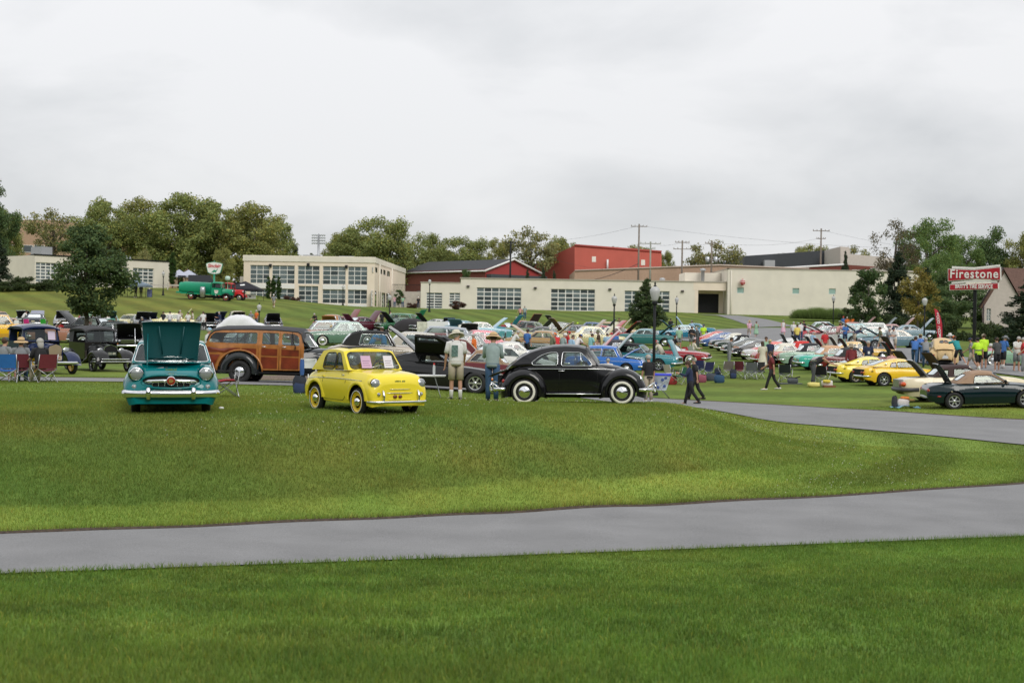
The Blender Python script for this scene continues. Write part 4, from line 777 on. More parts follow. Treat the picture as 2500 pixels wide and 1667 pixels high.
for px, lb in ((655, 'left of three dark columnar evergreens before the showroom'), (667, 'middle and tallest of three dark columnar evergreens before the showroom'), (680, 'right of three dark columnar evergreens before the showroom')): plant('column', px, 673 if px != 667 else 671, 208, 16, lb, 'evergreen', group='three columnar evergreens', ybase=736)
plant('young', 974, 704, 218, 30, 'small light green sapling by the showroom steps')
SH = [('shrub', 15, 686, 195, 66, 714, 'low dark juniper at the left edge'), ('shrub', 62, 674, 197, 90, 713, 'wide green juniper left of the maple'), ('shrub', 112, 680, 199, 80, 713, 'juniper half hidden by the maple'), ('redshrub', 705, 720, 212, 44, 745, 'reddish round shrub at the foot of the showroom'), ('redshrub', 722, 724, 214, 30, 745, 'small reddish shrub beside the showroom door'), ('redshrub', 640, 722, 212, 40, 745, 'purple-brown shrub left of the columnar evergreens'),
    ('straw', 610, 722, 208, 34, 741, 'straw-coloured ornamental grass by the white banner'), ('straw', 595, 724, 206, 26, 740, 'small clump of straw-coloured grass beside the tent'), ('redshrub', 1117, 733, 216, 46, 755, 'dark reddish shrub against the garage end'), ('redshrub', 1006, 738, 217, 34, 756, 'dark shrub by the terrace wall'),
    ('reed', 1958, 752, 205, 60, 778, 'left clump of tall ornamental grass against the blank wing'), ('reed', 1995, 747, 204, 70, 779, 'middle clump of tall ornamental grass against the blank wing'), ('reed', 2040, 749, 203, 66, 781, 'right clump of tall ornamental grass, partly behind the lamp post'), ('shrub', 2075, 750, 196, 70, 786, 'dark shrub beside the ornamental grass'),
    ('shrub', 2110, 760, 165, 80, 800, 'dark undergrowth below the round maple'), ('shrub', 2170, 765, 160, 90, 808, 'dark shrub behind the row of pale cars'), ('shrub', 2240, 770, 150, 90, 815, 'shrub under the yellow tree'), ('shrub', 2330, 778, 125, 120, 850, 'wide shrub below the tyre sign'), ('shrub', 2395, 782, 120, 120, 858, 'wide shrub in front of the house'), ('shrub', 2460, 790, 112, 130, 870, 'large shrub at the right behind the standing people'), ('shrub', 2290, 790, 130, 90, 845, 'shrub behind the red feather flag'),
    ('shrub', 1405, 806, 150, 10, 812, 'tiny weed on the lawn edge'), ('shrub', 560, 706, 205, 80, 724, 'dark shrub behind the tent'), ('shrub', 495, 712, 190, 26, 730, 'small shrub under the green tanker')]
for k, px, yt, D, w, yb, lb in SH: plant(k, px, yt, D, w, lb, 'shrub', 'shrub', 'shrubs and grasses around the buildings', ybase=yb)
# leafy mass beyond everything so that no bare horizon shows
g_ = random.Random(5); L_ = [(x+g_.uniform(-3, 3), g_.uniform(-4, 4), g_.uniform(2, 7), g_.uniform(4, 6), g_.uniform(3, 5), 20, g_.uniform(.8, 1.1)) for x in range(-170, 171, 5)]
o = obj('distant_wood', leaf_mesh('distant_wood', L_, 26000, 1.1, (.075, .09, .035), .3, 77, LEAF), loc=(0, 350, 9)); tag(o, 'low band of distant trees closing the view behind the buildings', 'trees'); o['kind'] = 'stuff'
# ================================================================ vehicles (x forward, y left, z up, origin on the ground below the middle of the wheelbase)
WC = {}
def wheel_meshes(r, w, kind, col):
    key = (r, w, kind, col)
    if key in WC: return WC[key]
    ri = r*(.72 if kind in ('thin', 'yellow') else .62); a = MB(); h = w/2
    a.lathe([(ri, h-.02), (ri+.01, h-.005), (r*.80, h), (r*.93, h-.012), (r*.985, h-.035), (r, h-.06), (r, -h+.06), (r*.93, -h), (ri, -h+.01)], 24)
    mats = [RUBBER]
    if kind in ('white', 'yellow'): a.m = 1; a.lathe([(ri+.008, h+.001), (ri+.02, h+.006), (r*.81, h+.004), (r*.82, h-.004)], 24); mats.append(WHITEWALL)
    tm = a.mesh('tyre', mats); b_ = MB(); C = paint(col) if col else CHROME
    if kind == 'mag':
        b_.lathe([(ri, h-.01), (ri*.92, h-.015), (ri*.86, h-.05), (ri*.2, h-.055)], 20); b_.m = 1
        for k in range(6):
            t = 2*PI*k/6; M = Matrix.Rotation(t, 4, 'Z'); b_.box(ri*.15, ri*.93, -ri*.13, ri*.13, h-.05, h-.015, M)
        b_.lathe([(ri*.3, h-.03), (ri*.22, h), (.001, h+.004)], 14); b_.lathe([(ri, h-.008), (ri*.9, h-.012)], 20); rm = b_.mesh('rim', [BLACKTRIM, mat('alloy', (.62, .63, .64), .25, .8)])
    elif kind == 'wire':
        b_.lathe([(ri, h-.01), (ri*.9, h-.03), (ri*.88, h-.07)], 20); b_.lathe([(ri*.25, h-.0), (ri*.2, h+.03), (.001, h+.035)], 12)
        for k in range(24):
            t = 2*PI*k/24; b_.tube([(ri*.2*math.cos(t), ri*.2*math.sin(t), h-.01), (ri*.9*math.cos(t+.2), ri*.9*math.sin(t+.2), h-.05)], .006, 4, cap=False)
        rm = b_.mesh('rim', CHROME)
    elif kind == 'thin':
        b_.lathe([(ri, h-.01), (ri*.92, h-.03), (ri*.9, -h)], 20); b_.lathe([(ri*.26, h), (ri*.2, h+.04), (.001, h+.05)], 12)
        for k in range(20):
            t = 2*PI*k/20; b_.tube([(ri*.2*math.cos(t), ri*.2*math.sin(t), 0.01), (ri*.92*math.cos(t+.15), ri*.92*math.sin(t+.15), 0)], .008, 4, cap=False)
        rm = b_.mesh('rim', C)
    else:
        b_.lathe([(ri, h-.01), (ri*.95, h-.02), (ri*.80, h-.045), (ri*.62, h-.03)], 22); b_.m = 1
        hc = .56 if kind == 'yellow' else 1; b_.lathe([(ri*.80*hc, h-.04), (ri*.74*hc, h-.005), (ri*.5*hc, h+.02), (.001, h+.034)], 22); rm = b_.mesh('rim', [C, CHROME])
    WC[key] = (tm, rm); return WC[key]
def add_wheels(root, wb, track, r, w=.17, kind='cap', col=None, spare=None, steer=0):
    for x in (wb/2, -wb/2):
        for s in (1, -1):
            tm, rm = wheel_meshes(r, w, kind, col); o = obj('wheel', tm, root, (x, s*(track/2), r), (R(-90 if s > 0 else 90), 0, steer if x > 0 else 0)); obj('rim', rm, o)
class Body:
    """lofted lower body; keys: (x, z_bottom, z_shoulder, z_centre, half_bottom, half_mid, half_shoulder)"""
    def __init__(s, keys, arches=(), hood=None, trunk=None, nexp=2.6, ns=46):
        s.k = sorted(keys); s.xs = [k[0] for k in s.k]; s.ar = arches; s.n = nexp
        q = list(np.linspace(s.xs[0], s.xs[-1], ns))
        for xc, R_, zc in arches:
            q += [xc+R_*math.cos(PI*i/12) for i in range(13)]+[xc-R_-.004, xc+R_+.004]
        for h in (hood, trunk):
            if h: q += [h[0]-.004, h[0]+.004, h[1]-.004, h[1]+.004]
        s.q = np.array(sorted(set(round(v, 4) for v in q if s.xs[0] <= v <= s.xs[-1]))); s.V = np.array([pchip(s.xs, [k[i] for k in s.k], s.q) for i in range(1, 7)])
        s.hood = hood; s.trunk = trunk
    def at(s, x): return [float(pchip(s.xs, [k[i] for k in s.k], np.array([x]))[0]) for i in range(1, 7)]
    def side_y(s, x, z):
        zb, zs, zt, wb, wm, wt = s.at(x); zm = zb+.5*(zs-zb); z = min(max(z, zb), zs)
        return wb+(wm-wb)*math.sin(PI/2*(z-zb)/(zm-zb)) if z < zm else wt+(wm-wt)*(1-((z-zm)/(zs-zm))**2)
    def mesh(s, col, m2=None, split=None):
        mb = MB(); P = []; fr = (0, .12, .3, .5, .7, .86, .95, 1)
        for i, x in enumerate(s.q):
            zb, zs, zt, wb, wm, wt = s.V[:, i]; z0 = zb
            for xc, R_, zc in s.ar:
                if abs(x-xc) < R_: z0 = max(z0, min(zc+math.sqrt(max(R_*R_-(x-xc)**2, 0)), zs-.06))
            zm = zb+.5*(zs-zb); half = []
            for f in fr:
                z = z0+(zs-z0)*f; y = wb+(wm-wb)*math.sin(PI/2*(z-zb)/(zm-zb)) if z < zm else wt+(wm-wt)*(1-((z-zm)/(zs-zm))**2)
                half.append((y, z))
            for k in range(1, 8):
                t = PI/2*k/7; y = wt*math.cos(t)**(2/s.n) if k < 7 else 0; z = zs+(zt-zs)*math.sin(t)**(2/s.n)
                for h in (s.hood, s.trunk):
                    if h and h[0] < x < h[1] and y < h[2]: z -= h[3] if len(h) > 3 else .22
                half.append((y, z))
            P.append([(x, -y, z) for y, z in half]+[(x, y, z) for y, z in half[-2::-1]])
        mb.grid(P, flip=True)
        for ring, fl in ((0, 0), (len(P)-1, 1)):
            o = ring*len(P[0]); idx = [o+j for j in range(len(P[0]))]; mb.f.append(idx[::-1] if fl else idx); mb.mi.append(0); mb.sm.append(False)
        mats = [col]
        if m2: 
            mats.append(m2)
            for j, f in enumerate(mb.f):
                if len(f) == 4:
                    cx = sum(mb.v[i][0] for i in f)/4; cy = sum(abs(mb.v[i][1]) for i in f)/4; cz = sum(mb.v[i][2] for i in f)/4
                    if split(cx, cy, cz): mb.mi[j] = 1
        for h in (s.hood, s.trunk):
            if h:
                if UNDER not in mats: mats.append(UNDER)
                for j, f in enumerate(mb.f):
                    if len(f) == 4:
                        cx = sum(mb.v[i][0] for i in f)/4; cz = max(mb.v[i][2] for i in f); cy = max(abs(mb.v[i][1]) for i in f)
                        if h[0] < cx < h[1] and cy < h[2]+.03: mb.mi[j] = len(mats)-1
        return mb.mesh('body', mats)
def cabin(root, c, col, softtop=None, rear_soft=False, fold=0):
    """greenhouse: c = dict(xa, xat, xct, xcb, zb, zr, wb, wr, wins=[[(x,z)..]..], zba, zbc, crown, bow)"""
    xa, xat, xct, xcb, zb, zr, wb, wr = [c[k] for k in ('xa', 'xat', 'xct', 'xcb', 'zb', 'zr', 'wb', 'wr')]; zba = c.get('zba', zb); zbc = c.get('zbc', zb); crown = c.get('crown', .05); bow = c.get('bow', .14); bowr = c.get('bowr', .1)
    xm = (xat+xct)/2; hl = (xat-xct)/2; cx_ = c.get('edge', .04)
    ez = lambda x: zr-cx_*((x-xm)/hl)**2
    Y = lambda z: wb+(wr-wb)*max(0, min(1, (z-zb)/(zr-zb)))**1.15
    top = [(xat-(xat-xct)*i/8, ez(xat-(xat-xct)*i/8)) for i in range(9)]; mid = c.get('cpts', [])
    out = [(xa, zba)]+c.get('apts', [])+top+mid+[(xcb, zbc)]; m = softtop or col; th = .0
    for s in (1, -1):
        mb = MB(); mb.poly(out, c['wins'], lambda x, z: (x, s*Y(z), z), flip=(s > 0)); obj('side_frame', mb.mesh('side_frame', m), root)
        for wn in c['wins']:
            mb = MB(); mb.poly(wn, [], lambda x, z: (x, s*(Y(z)-.012), z), flip=(s > 0)); obj('side_window', mb.mesh('side_window', CARGLASS), root)
            if c.get('trim'):
                mb = MB(); mb.tube([(x, s*(Y(z)+.004), z) for x, z in wn+wn[:1]], c['trim'], 4, cap=False); obj('window_trim', mb.mesh('window_trim', c.get('trimmat', CHROME)), root)
    pts = [(xat, top[0][1])]+top[1:]
    P = [];
    for x, z in top:
        row = []
        for j in range(9):
            t = -1+j/4; k = 1-abs(t)**2.6; row.append((x+(bow*.6*k if x > xm else -bowr*.6*k)*abs((x-xm)/hl)**3, t*Y(z), z+crown*k))
        P.append(row)
    mb = MB(); mb.grid(P); obj('roof', mb.mesh('roof', m), root)
    def panel(x0, z0, x1, z1, bw, name, mm, hole, sgn, pts_=None):
        def fn(a, b_):
            z = z0+(z1-z0)*b_; k = 1-abs(a)**2.4; x = (x0+(x1-x0)*b_ if not pts_ else float(np.interp(z, [p[1] for p in pts_][::1], [p[0] for p in pts_]))); return (x+sgn*bw*k*(1-.4*b_), a*Y(z), z+crown*k*b_)
        n = 12; ol = [(-1+2*i/n, 0) for i in range(n)]+[(1, i/5) for i in range(5)]+[(1-2*i/n, 1) for i in range(n)]+[(-1, 1-i/5) for i in range(5)]; ex = [(-.8+.2*i, j/5) for i in range(9) for j in range(1, 5)]
        mb = MB(); mb.poly(ol, [hole], fn, ex); obj(name+'_frame', mb.mesh(name+'_frame', mm), root)
        mb = MB(); mb.poly(hole, [], lambda a, b_: tuple(Vector(fn(a, b_))-Vector((sgn*.01, 0, 0))), ex); obj(name, mb.mesh(name, CARGLASS), root)
        if c.get('trim'):
            mb = MB(); mb.tube([Vector(fn(a, b_))+Vector((sgn*.006, 0, .0)) for a, b_ in hole+hole[:1]], c['trim'], 4, cap=False); obj('window_trim', mb.mesh('window_trim', c.get('trimmat', CHROME)), root)
    mw = c.get('mw', .07); panel(xa, zba, xat, top[0][1], bow, 'windscreen', col, rrect(-1+mw, 1-mw, .06, .9, c.get('rw', .12)), 1)
    rh = c.get('rear', (-.75, .75, .2, .85)); pp = ([(xcb, zbc)]+[tuple(p) for p in mid[::-1]]+[(xct, top[-1][1])]) if mid else None
    panel(xcb, zbc, xct, top[-1][1], bowr, 'rear_window', m, rrect(*rh, .12), -1, pp)
def bumper(root, x, W_, z, sgn, m=CHROME, h=.05, t=.03, bow=.14, wrap=.25, name=None):
    pts = [(x-sgn*(bow+wrap), -W_/2-.0, z), (x-sgn*(bow+.03), -W_/2+.02, z)]+[(x-sgn*bow*(abs(y)/(W_/2))**2.5, y, z) for y in np.linspace(-W_/2+.08, W_/2-.08, 9)]+[(x-sgn*(bow+.03), W_/2-.02, z), (x-sgn*(bow+wrap), W_/2, z)]
    mb = MB(); mb.tube(pts, [(h, t)]*len(pts), 8, side=(0, 0, 1)); obj(name or ('front_bumper' if sgn > 0 else 'rear_bumper'), mb.mesh('bumper', m), root)
HLC = {}
def headlight(root, x, y, z, r, tilt=0, name='headlight', deep=.09, ring=CHROME, lens=LAMP):
    k = (r, deep, ring.name, lens.name)
    if k not in HLC:
        a = MB(); a.lathe([(r*.98, -deep), (r*1.06, -.01), (r*1.05, .015), (r*.92, .02)], 18); b_ = MB(); b_.lathe([(r*.93, .012), (r*.7, .035), (r*.3, .048), (.001, .05)], 18); HLC[k] = (a.mesh('ring', ring), b_.mesh('lens', lens))
    o = obj(name, HLC[k][0], root, (x, y, z), (0, R(90), tilt)); obj('lens', HLC[k][1], o); return o
def taillight(root, x, y, z, sx=.03, sy=.07, sz=.05, m=REDLAMP, name='tail_light'):
    mb = MB(); mb.ell((0, 0, 0), (sx, sy, sz), 8, 6); obj(name, mb.mesh(name, m), root, (x, y, z))
def lid(root, name, x0, x1, hw, z0, z1, ang, hinge, top, under, crown=.05, round_=.12, th=.035):
    """raised bonnet or boot lid: hinge at x0 (fixed end), free end at x1 when closed"""
    def pt(t, a, dz):
        x = (x1-x0)*t; w_ = hw*(1-.10*t if abs(x1) > abs(x0) else 1); k = 1-abs(a)**2.5; zz = (z1-z0)*t+crown*k*(1-.5*t**4)-.05*t**5+dz; return (x, a*w_, zz)
    n = 7; m_ = 8; mb = MB(); up = [[pt(i/n, -1+2*j/m_, 0) for j in range(m_+1)] for i in range(n+1)]; dn = [[pt(i/n, (-1+2*j/m_)*.995, -th-(.02 if 0 < j < m_ and 0 < i < n else 0)) for j in range(m_+1)] for i in range(n+1)]
    fl = x1 > x0; mb.grid(up, flip=not fl); mb.m = 1; mb.grid(dn, flip=fl); mb.m = 0; mb.smooth = False
    for i in range(n):
        for j in (0, m_): mb.add([up[i][j], up[i+1][j], dn[i+1][j], dn[i][j]], [(0, 1, 2, 3)])
    for j in range(m_):
        for i in (0, n): mb.add([up[i][j], up[i][j+1], dn[i][j+1], dn[i][j]], [(0, 1, 2, 3)])
    a = -R(ang) if x1 > x0 else R(ang); o = obj(name, mb.mesh(name, [top, under]), root, (x0, 0, z0), (0, a, 0)); return o
def seats(root, x, y, z=.5, col=SEAT, n=2, back=.45, w=.46, face=1):
    for s in ((-1, 1) if n == 2 else (0,)):
        mb = MB(); wd = w if n == 2 else w*2.3; P = rrect(-wd/2, wd/2, 0, back, .09, 3)
        for d0, d1 in ((-.05, .05),):
            mb.poly(P, [], lambda a, b_: (d1-.14*b_, a, b_)); mb.poly(P, [], lambda a, b_: (d0-.14*b_, a, b_), flip=True)
            for i in range(len(P)):
                (a, b_), (c_, d_) = P[i], P[(i+1) % len(P)]; mb.add([(d0-.14*b_, a, b_), (d0-.14*d_, c_, d_), (d1-.14*d_, c_, d_), (d1-.14*b_, a, b_)], [(0, 1, 2, 3)])
        mb.box(0, .45, -wd/2, wd/2, -.12, .05); obj('seat', mb.mesh('seat', col), root, (x, s*y, z))
def steering(root, x, y, z):
    mb = MB(); P = [Vector((0, .19*math.cos(t), .19*math.sin(t))) for t in np.linspace(0, 2*PI, 17)]; mb.tube(P, .014, 5, cap=False); mb.tube([(0, 0, .19), (0, 0, -.19)], .012, 4); mb.tube([(0, 0, 0), (.35, 0, -.12)], .015, 5); obj('steering_wheel', mb.mesh('steering_wheel', BLACKTRIM), root, (x, y, z), (0, R(-22), 0))
def under(root, x0, x1, hw, z0=.2, z1=.5):
    mb = MB(); mb.box(x0, x1, -hw, hw, z0, z1); obj('chassis', mb.mesh('chassis', UNDER), root)
def seam(root, body, pts, r=.006, name='door_seam', m=BLACKTRIM, off=.001):
    for s in (1, -1):
        mb = MB(); mb.tube([(x, s*(body.side_y(x, z)+off), z) for x, z in pts], r, 4, cap=False); obj(name, mb.mesh(name, m), root)
def plate(root, x, z, txt, bg, fg, sgn=1, w=.30, h=.15, sz=.12):
    mb = MB(); mb.box(-.01, .01, -w/2, w/2, -h/2, h/2); o = obj('number_plate', mb.mesh('plate', bg), root, (x, 0, z), (0, 0, 0 if sgn > 0 else PI)); obj('lettering', text(txt, sz, fg, .002, .8, 0, .002), o, (.014, 0, 0), (0, 0, PI/2)); return o
# generic proportions: L, W, wheelbase, tyre r, bonnet z, belt z, boot z, roof z, (xa, xat, xct, xcb), shoulder roundness
TY = {'sedan': (4.9, 1.86, 2.95, .35, .98, .98, .97, 1.54, (.85, .35, -.95, -1.45), 2.6), 'coupe': (4.95, 1.9, 2.9, .34, .93, .95, .95, 1.36, (.75, .2, -.75, -1.35), 4), 'wagon': (4.9, 1.86, 2.9, .34, .98, .98, .98, 1.56, (.8, .3, -1.9, -2.25), 3.2),
  'fast': (4.55, 1.76, 2.5, .33, .82, .84, .80, 1.24, (.45, .0, -.65, -1.75), 2.8), 'vette': (4.35, 1.8, 2.59, .34, .86, .90, .86, 1.30, (.35, .05, -.6, -1.0), 2.4), 'conv': (4.9, 1.88, 2.9, .34, .93, .95, .93, 1.40, (.7, .25, -.8, -1.3), 3.6), 'old': (4.7, 1.8, 2.9, .36, 1.08, 1.05, .95, 1.68, (.75, .4, -.9, -1.6), 2.2)}
def gen_car(kind, body, roof=None, hood=0, trunk=0, wheels='cap', soft=False, open_=False, hinge='rear', hoodcol=None, undercol=None, two=None, fins=0, detail=1, wcol=None, stripe=None, grille='bar', wscreen=True, root=None):
    L_, W_, wb, r, zh, zb, zd, zr, (xa, xat, xct, xcb), ne = TY[kind]; B = paint(body); RF = (fabric(roof) if soft else paint(roof)) if roof else B; hw = W_/2; x2 = L_/2; f = .03*fins
    keys = [(-x2, .50, zd-.22, zd-.16, hw*.72, hw*.80, hw*.74), (-x2+.07, .36, zd-.08+f, zd-.06, hw*.86, hw*.93, hw*.86), (-x2+.35, .27, zd-.03+f*2, zd+.01, hw*.92, hw*.985, hw*.92), (-wb/2, .26, zb-.03+f, zd+.03, hw*.93, hw*1.0, hw*.93),
            (xcb, .24, zb-.02, zb+.0, hw*.93, hw, hw*.92), (0, .22, zb-.02, zb, hw*.92, hw*.985, hw*.91), (xa, .22, zb-.03, zh+.03, hw*.92, hw*.985, hw*.91), (wb/2, .26, zh-.07, zh+.01, hw*.92, hw*.99, hw*.90), (x2-.30, .28, zh-.12, zh-.05, hw*.9, hw*.96, hw*.86), (x2-.06, .36, zh-.18, zh-.13, hw*.82, hw*.88, hw*.78), (x2, .48, zh-.26, zh-.22, hw*.68, hw*.74, hw*.66)]
    hd = None
    if hood: hd = (xa+.12, x2-.22, hw*.68, .20) if hinge == 'rear' else (xa+.12, x2-.2, hw*.6, .2)
    td = (-x2+.12, xcb-.05, hw*.68, .22) if trunk else None
    cb = None
    if open_: cb = (xcb+.1, xa-.25, hw*.74, .3)
    b_ = Body(keys, [(wb/2, r+.055, r), (-wb/2, r+.05, r)], hd, td or cb, ne, 40)
    obj('body', b_.mesh(B, paint(two[0]) if two else None, two[1] if two else None), root); under(root, -wb/2-.5, wb/2+.45, hw*.62); add_wheels(root, wb, W_-.26, r, .17, wheels, wcol)
    kx = (xcb-xct); w1 = [(xa-.13, zb+.03), (xat-.07, zr-.09), ((xat+xct)/2+.05, zr-.085), ((xat+xct)/2-.02, zb+.03)]; mdx = (xat+xct)/2-.05
    w2 = [(mdx-.03, zb+.03), (mdx+.04, zr-.085), (xct+.02, zr-.10), (xct-.22*(1 if kind != 'wagon' else 0), zb+.03)]
    c = dict(xa=xa, xat=xat, xct=xct, xcb=xcb, zb=zb-.01, zr=zr, wb=hw*.90, wr=hw*(.68 if kind not in ('old',) else .72), wins=[rpoly(w1, .05), rpoly(w2, .05)], crown=.06, trim=.011 if detail else 0, zba=zh+.0, zbc=zd+.0)
    if kind in ('vette',) or soft: c['wins'] = [rpoly([(xa-.12, zb+.03), (xat-.06, zr-.1), (xct+.1, zr-.11), (xct-.02, zb+.03)], .05)]; c['mw'] = .05
    if kind == 'fast': c['cpts'] = [(-1.0, zr-.13), (-1.4, zr-.30)]; c['wins'] = [rpoly(w1, .05), rpoly([(mdx-.03, zb+.03), (mdx+.02, zr-.1), (xct-.2, zr-.18), (xct-.25, zb+.05)], .06)]; c['rear'] = (-.6, .6, .35, .92)
    if kind == 'old': c['cpts'] = [(-1.25, zr-.16), (-1.5, zr-.4)]
    if wscreen and not open_: cabin(root, c, B if not soft else B, RF if roof else None)
    elif open_:
        mb = MB(); y = hw*.80; zt = zr-.08; xt = xat+.05; P = [(xa, -y, zh+.02), (xt, -y*.86, zt), (xt+.06, 0, zt+.02), (xt, y*.86, zt), (xa, y, zh+.02)]; mb.tube(P, .018, 6); obj('windscreen_frame', mb.mesh('windscreen_frame', CHROME), root)
        mb = MB(); mb.grid([[(xa, y*t, zh+.02), ((xa+xt)/2+.03, y*.94*t, (zh+zt)/2), (xt, y*.86*t, zt)] for t in np.linspace(-1, 1, 7)]); obj('windscreen', mb.mesh('windscreen', CARGLASS), root)
    if not soft: seats(root, -.05, hw*.42, .48); 
    if detail: seats(root, -.85, 0, .5, n=1) if kind in ('sedan', 'coupe', 'wagon', 'old') and not open_ else None; steering(root, .32 if kind != 'fast' else .1, hw*.42, .85 if kind not in ('fast', 'vette') else .78)
    HC = paint(hoodcol) if hoodcol else B; UC_ = mat('lid_underside', undercol or (.012, .012, .013), .7)
    if hood:
        if hinge == 'rear': lid(root, 'bonnet', xa+.1, x2-.2, hw*.72, zh+.02, zh-.08, hood, 0, HC, UC_)
        else: lid(root, 'bonnet', x2-.2, x2-1.15, hw*.60, zh-.06, zh+.02, hood, 0, HC, UC_)
    if trunk: lid(root, 'boot_lid', xcb-.03, -x2+.12, hw*.72, zd+.02, zd-.06, trunk, 0, HC, mat('lid_underside', undercol or (.02, .02, .02), .7))
    bumper(root, x2+.08, W_*.98, .47, 1); bumper(root, -x2-.08, W_*.98, .48, -1)
    zl = zh-.22; yy = hw*.70
    if kind in ('fast',): pass
    elif kind == 'coupe' or kind == 'conv':
        for y in (yy, yy-.19, -yy, -yy+.19): headlight(root, x2-.03-.04*abs(y)/hw, y, zl, .075)
    else:
        for y in (yy, -yy): headlight(root, x2-.10, y, zl, .095)
    if grille == 'bar' or True:
        mb = MB(); mb.box(x2-.04, x2+.012, -hw*.42, hw*.42, zl-.10, zl+.06); g_ = obj('grille', mb.mesh('grille', BLACKTRIM), root); mb = MB(); [mb.box(x2+.012, x2+.02, -hw*.42, hw*.42, zl-.09+.04*k, zl-.08+.04*k) for k in range(4)]; mb.box(x2+.01, x2+.022, -hw*.44, hw*.44, zl+.05, zl+.07); obj('grille_bars', mb.mesh('grille_bars', CHROME), g_)
    for s in (1, -1):
        taillight(root, -x2-.0, s*hw*.72, zd-.26, .03, .10 if kind in ('coupe', 'conv') else .06, .05 if kind in ('coupe', 'conv') else .06)
        if detail: taillight(root, x2-.02, s*hw*.6, .58, .03, .05, .03, AMBER, 'indicator')
    if detail:
        mb = MB(); mb.box(-x2-.03, -x2+.02, -.16, .16, .60, .70); obj('number_plate', mb.mesh('number_plate', mat('plate_yellow', (.65, .6, .4), .5)), root)
        seam(root, b_, [(xa-.05, zb-.04), (xa-.02, .45), (xa-.08, .3)]); seam(root, b_, [(-.45 if kind != 'sedan' else -.25, zb-.04), (-.47 if kind != 'sedan' else -.27, .3)])
        zt = zb-.2 if not stripe else stripe; seam(root, b_, [(x, zt+.02*math.sin(x)) for x in np.linspace(-x2+.25, x2-.2, 14)], .012, 'side_trim', CHROME, .003)
    return b_
def place_vehicle(name, label, cat, px, py=None, D=None, rz=0, group=None, sink=.03, wb=2.7, tr=1.5, scale=1):
    p = hit(px, py) if D is None else at(px, D); a = R(rz); c, s = math.cos(a), math.sin(a)
    zf = gz(p.x+c*wb/2, p.y+s*wb/2); zr_ = gz(p.x-c*wb/2, p.y-s*wb/2); zl = gz(p.x-s*tr/2, p.y+c*tr/2); zq = gz(p.x+s*tr/2, p.y-c*tr/2)
    r_ = thing(name, label, cat, (p.x, p.y, (zf+zr_)/2-sink), 0, group); fx = Vector((c*wb, s*wb, zf-zr_)).normalized(); ly = Vector((-s*tr, c*tr, zl-zq)); ly = (ly-fx*ly.dot(fx)).normalized(); up_ = fx.cross(ly)
    M = Matrix((fx, ly, up_)).transposed(); r_.rotation_euler = M.to_euler(); r_.scale = (scale,)*3; return r_
def fender(root, xw, zw, r_in, r_top, y0, y1, a0, a1, m, name='fender', n=14, back=0, lip=.02, flare=1.0, asym=0):
    """bulbous mudguard around a wheel: arc from angle a0 to a1 (degrees, 0 = forward), y0 at the body, y1 outermost"""
    for s in (1, -1):
        P = []
        for i in range(n+1):
            th = R(a0+(a1-a0)*i/n); k = 1+asym*math.cos(th); row = []
            for j in range(8):
                ph = PI/2*j/7; rr = r_in+(r_top*k-r_in)*math.cos(ph)**.8; y = y0+(y1-y0)*math.sin(ph)**.9
                row.append((xw+rr*math.cos(th), s*y, zw+rr*math.sin(th)))
            row.append((xw+(r_in-.015)*math.cos(th), s*(y1-lip), zw+(r_in-.015)*math.sin(th))); row.append((xw+(r_in-.0)*math.cos(th), s*(y0), zw+(r_in-.0)*math.sin(th))); P.append(row)
        mb = MB(); mb.grid(P, flip=(s > 0)); obj(name, mb.mesh(name, m), root)
def sweep_fender(root, pts, y0, y1, m, drop=.05, name='fender', crown=.03):
    """pre-war wing: side profile pts (x,z) swept across y0..y1 with a rolled edge"""
    for s in (1, -1):
        P = []
        for x, z in pts:
            P.append([(x, s*y0, z), (x, s*(y0+(y1-y0)*.35), z+crown), (x, s*(y0+(y1-y0)*.7), z+crown*.6), (x, s*(y1-.02), z-crown*.3), (x, s*y1, z-drop*.6), (x, s*(y1-.005), z-drop), (x, s*(y0+.02), z-drop*.5)])
        mb = MB(); mb.grid(P, flip=(s < 0) == (pts[0][0] < pts[-1][0])); obj(name, mb.mesh(name, m), root)
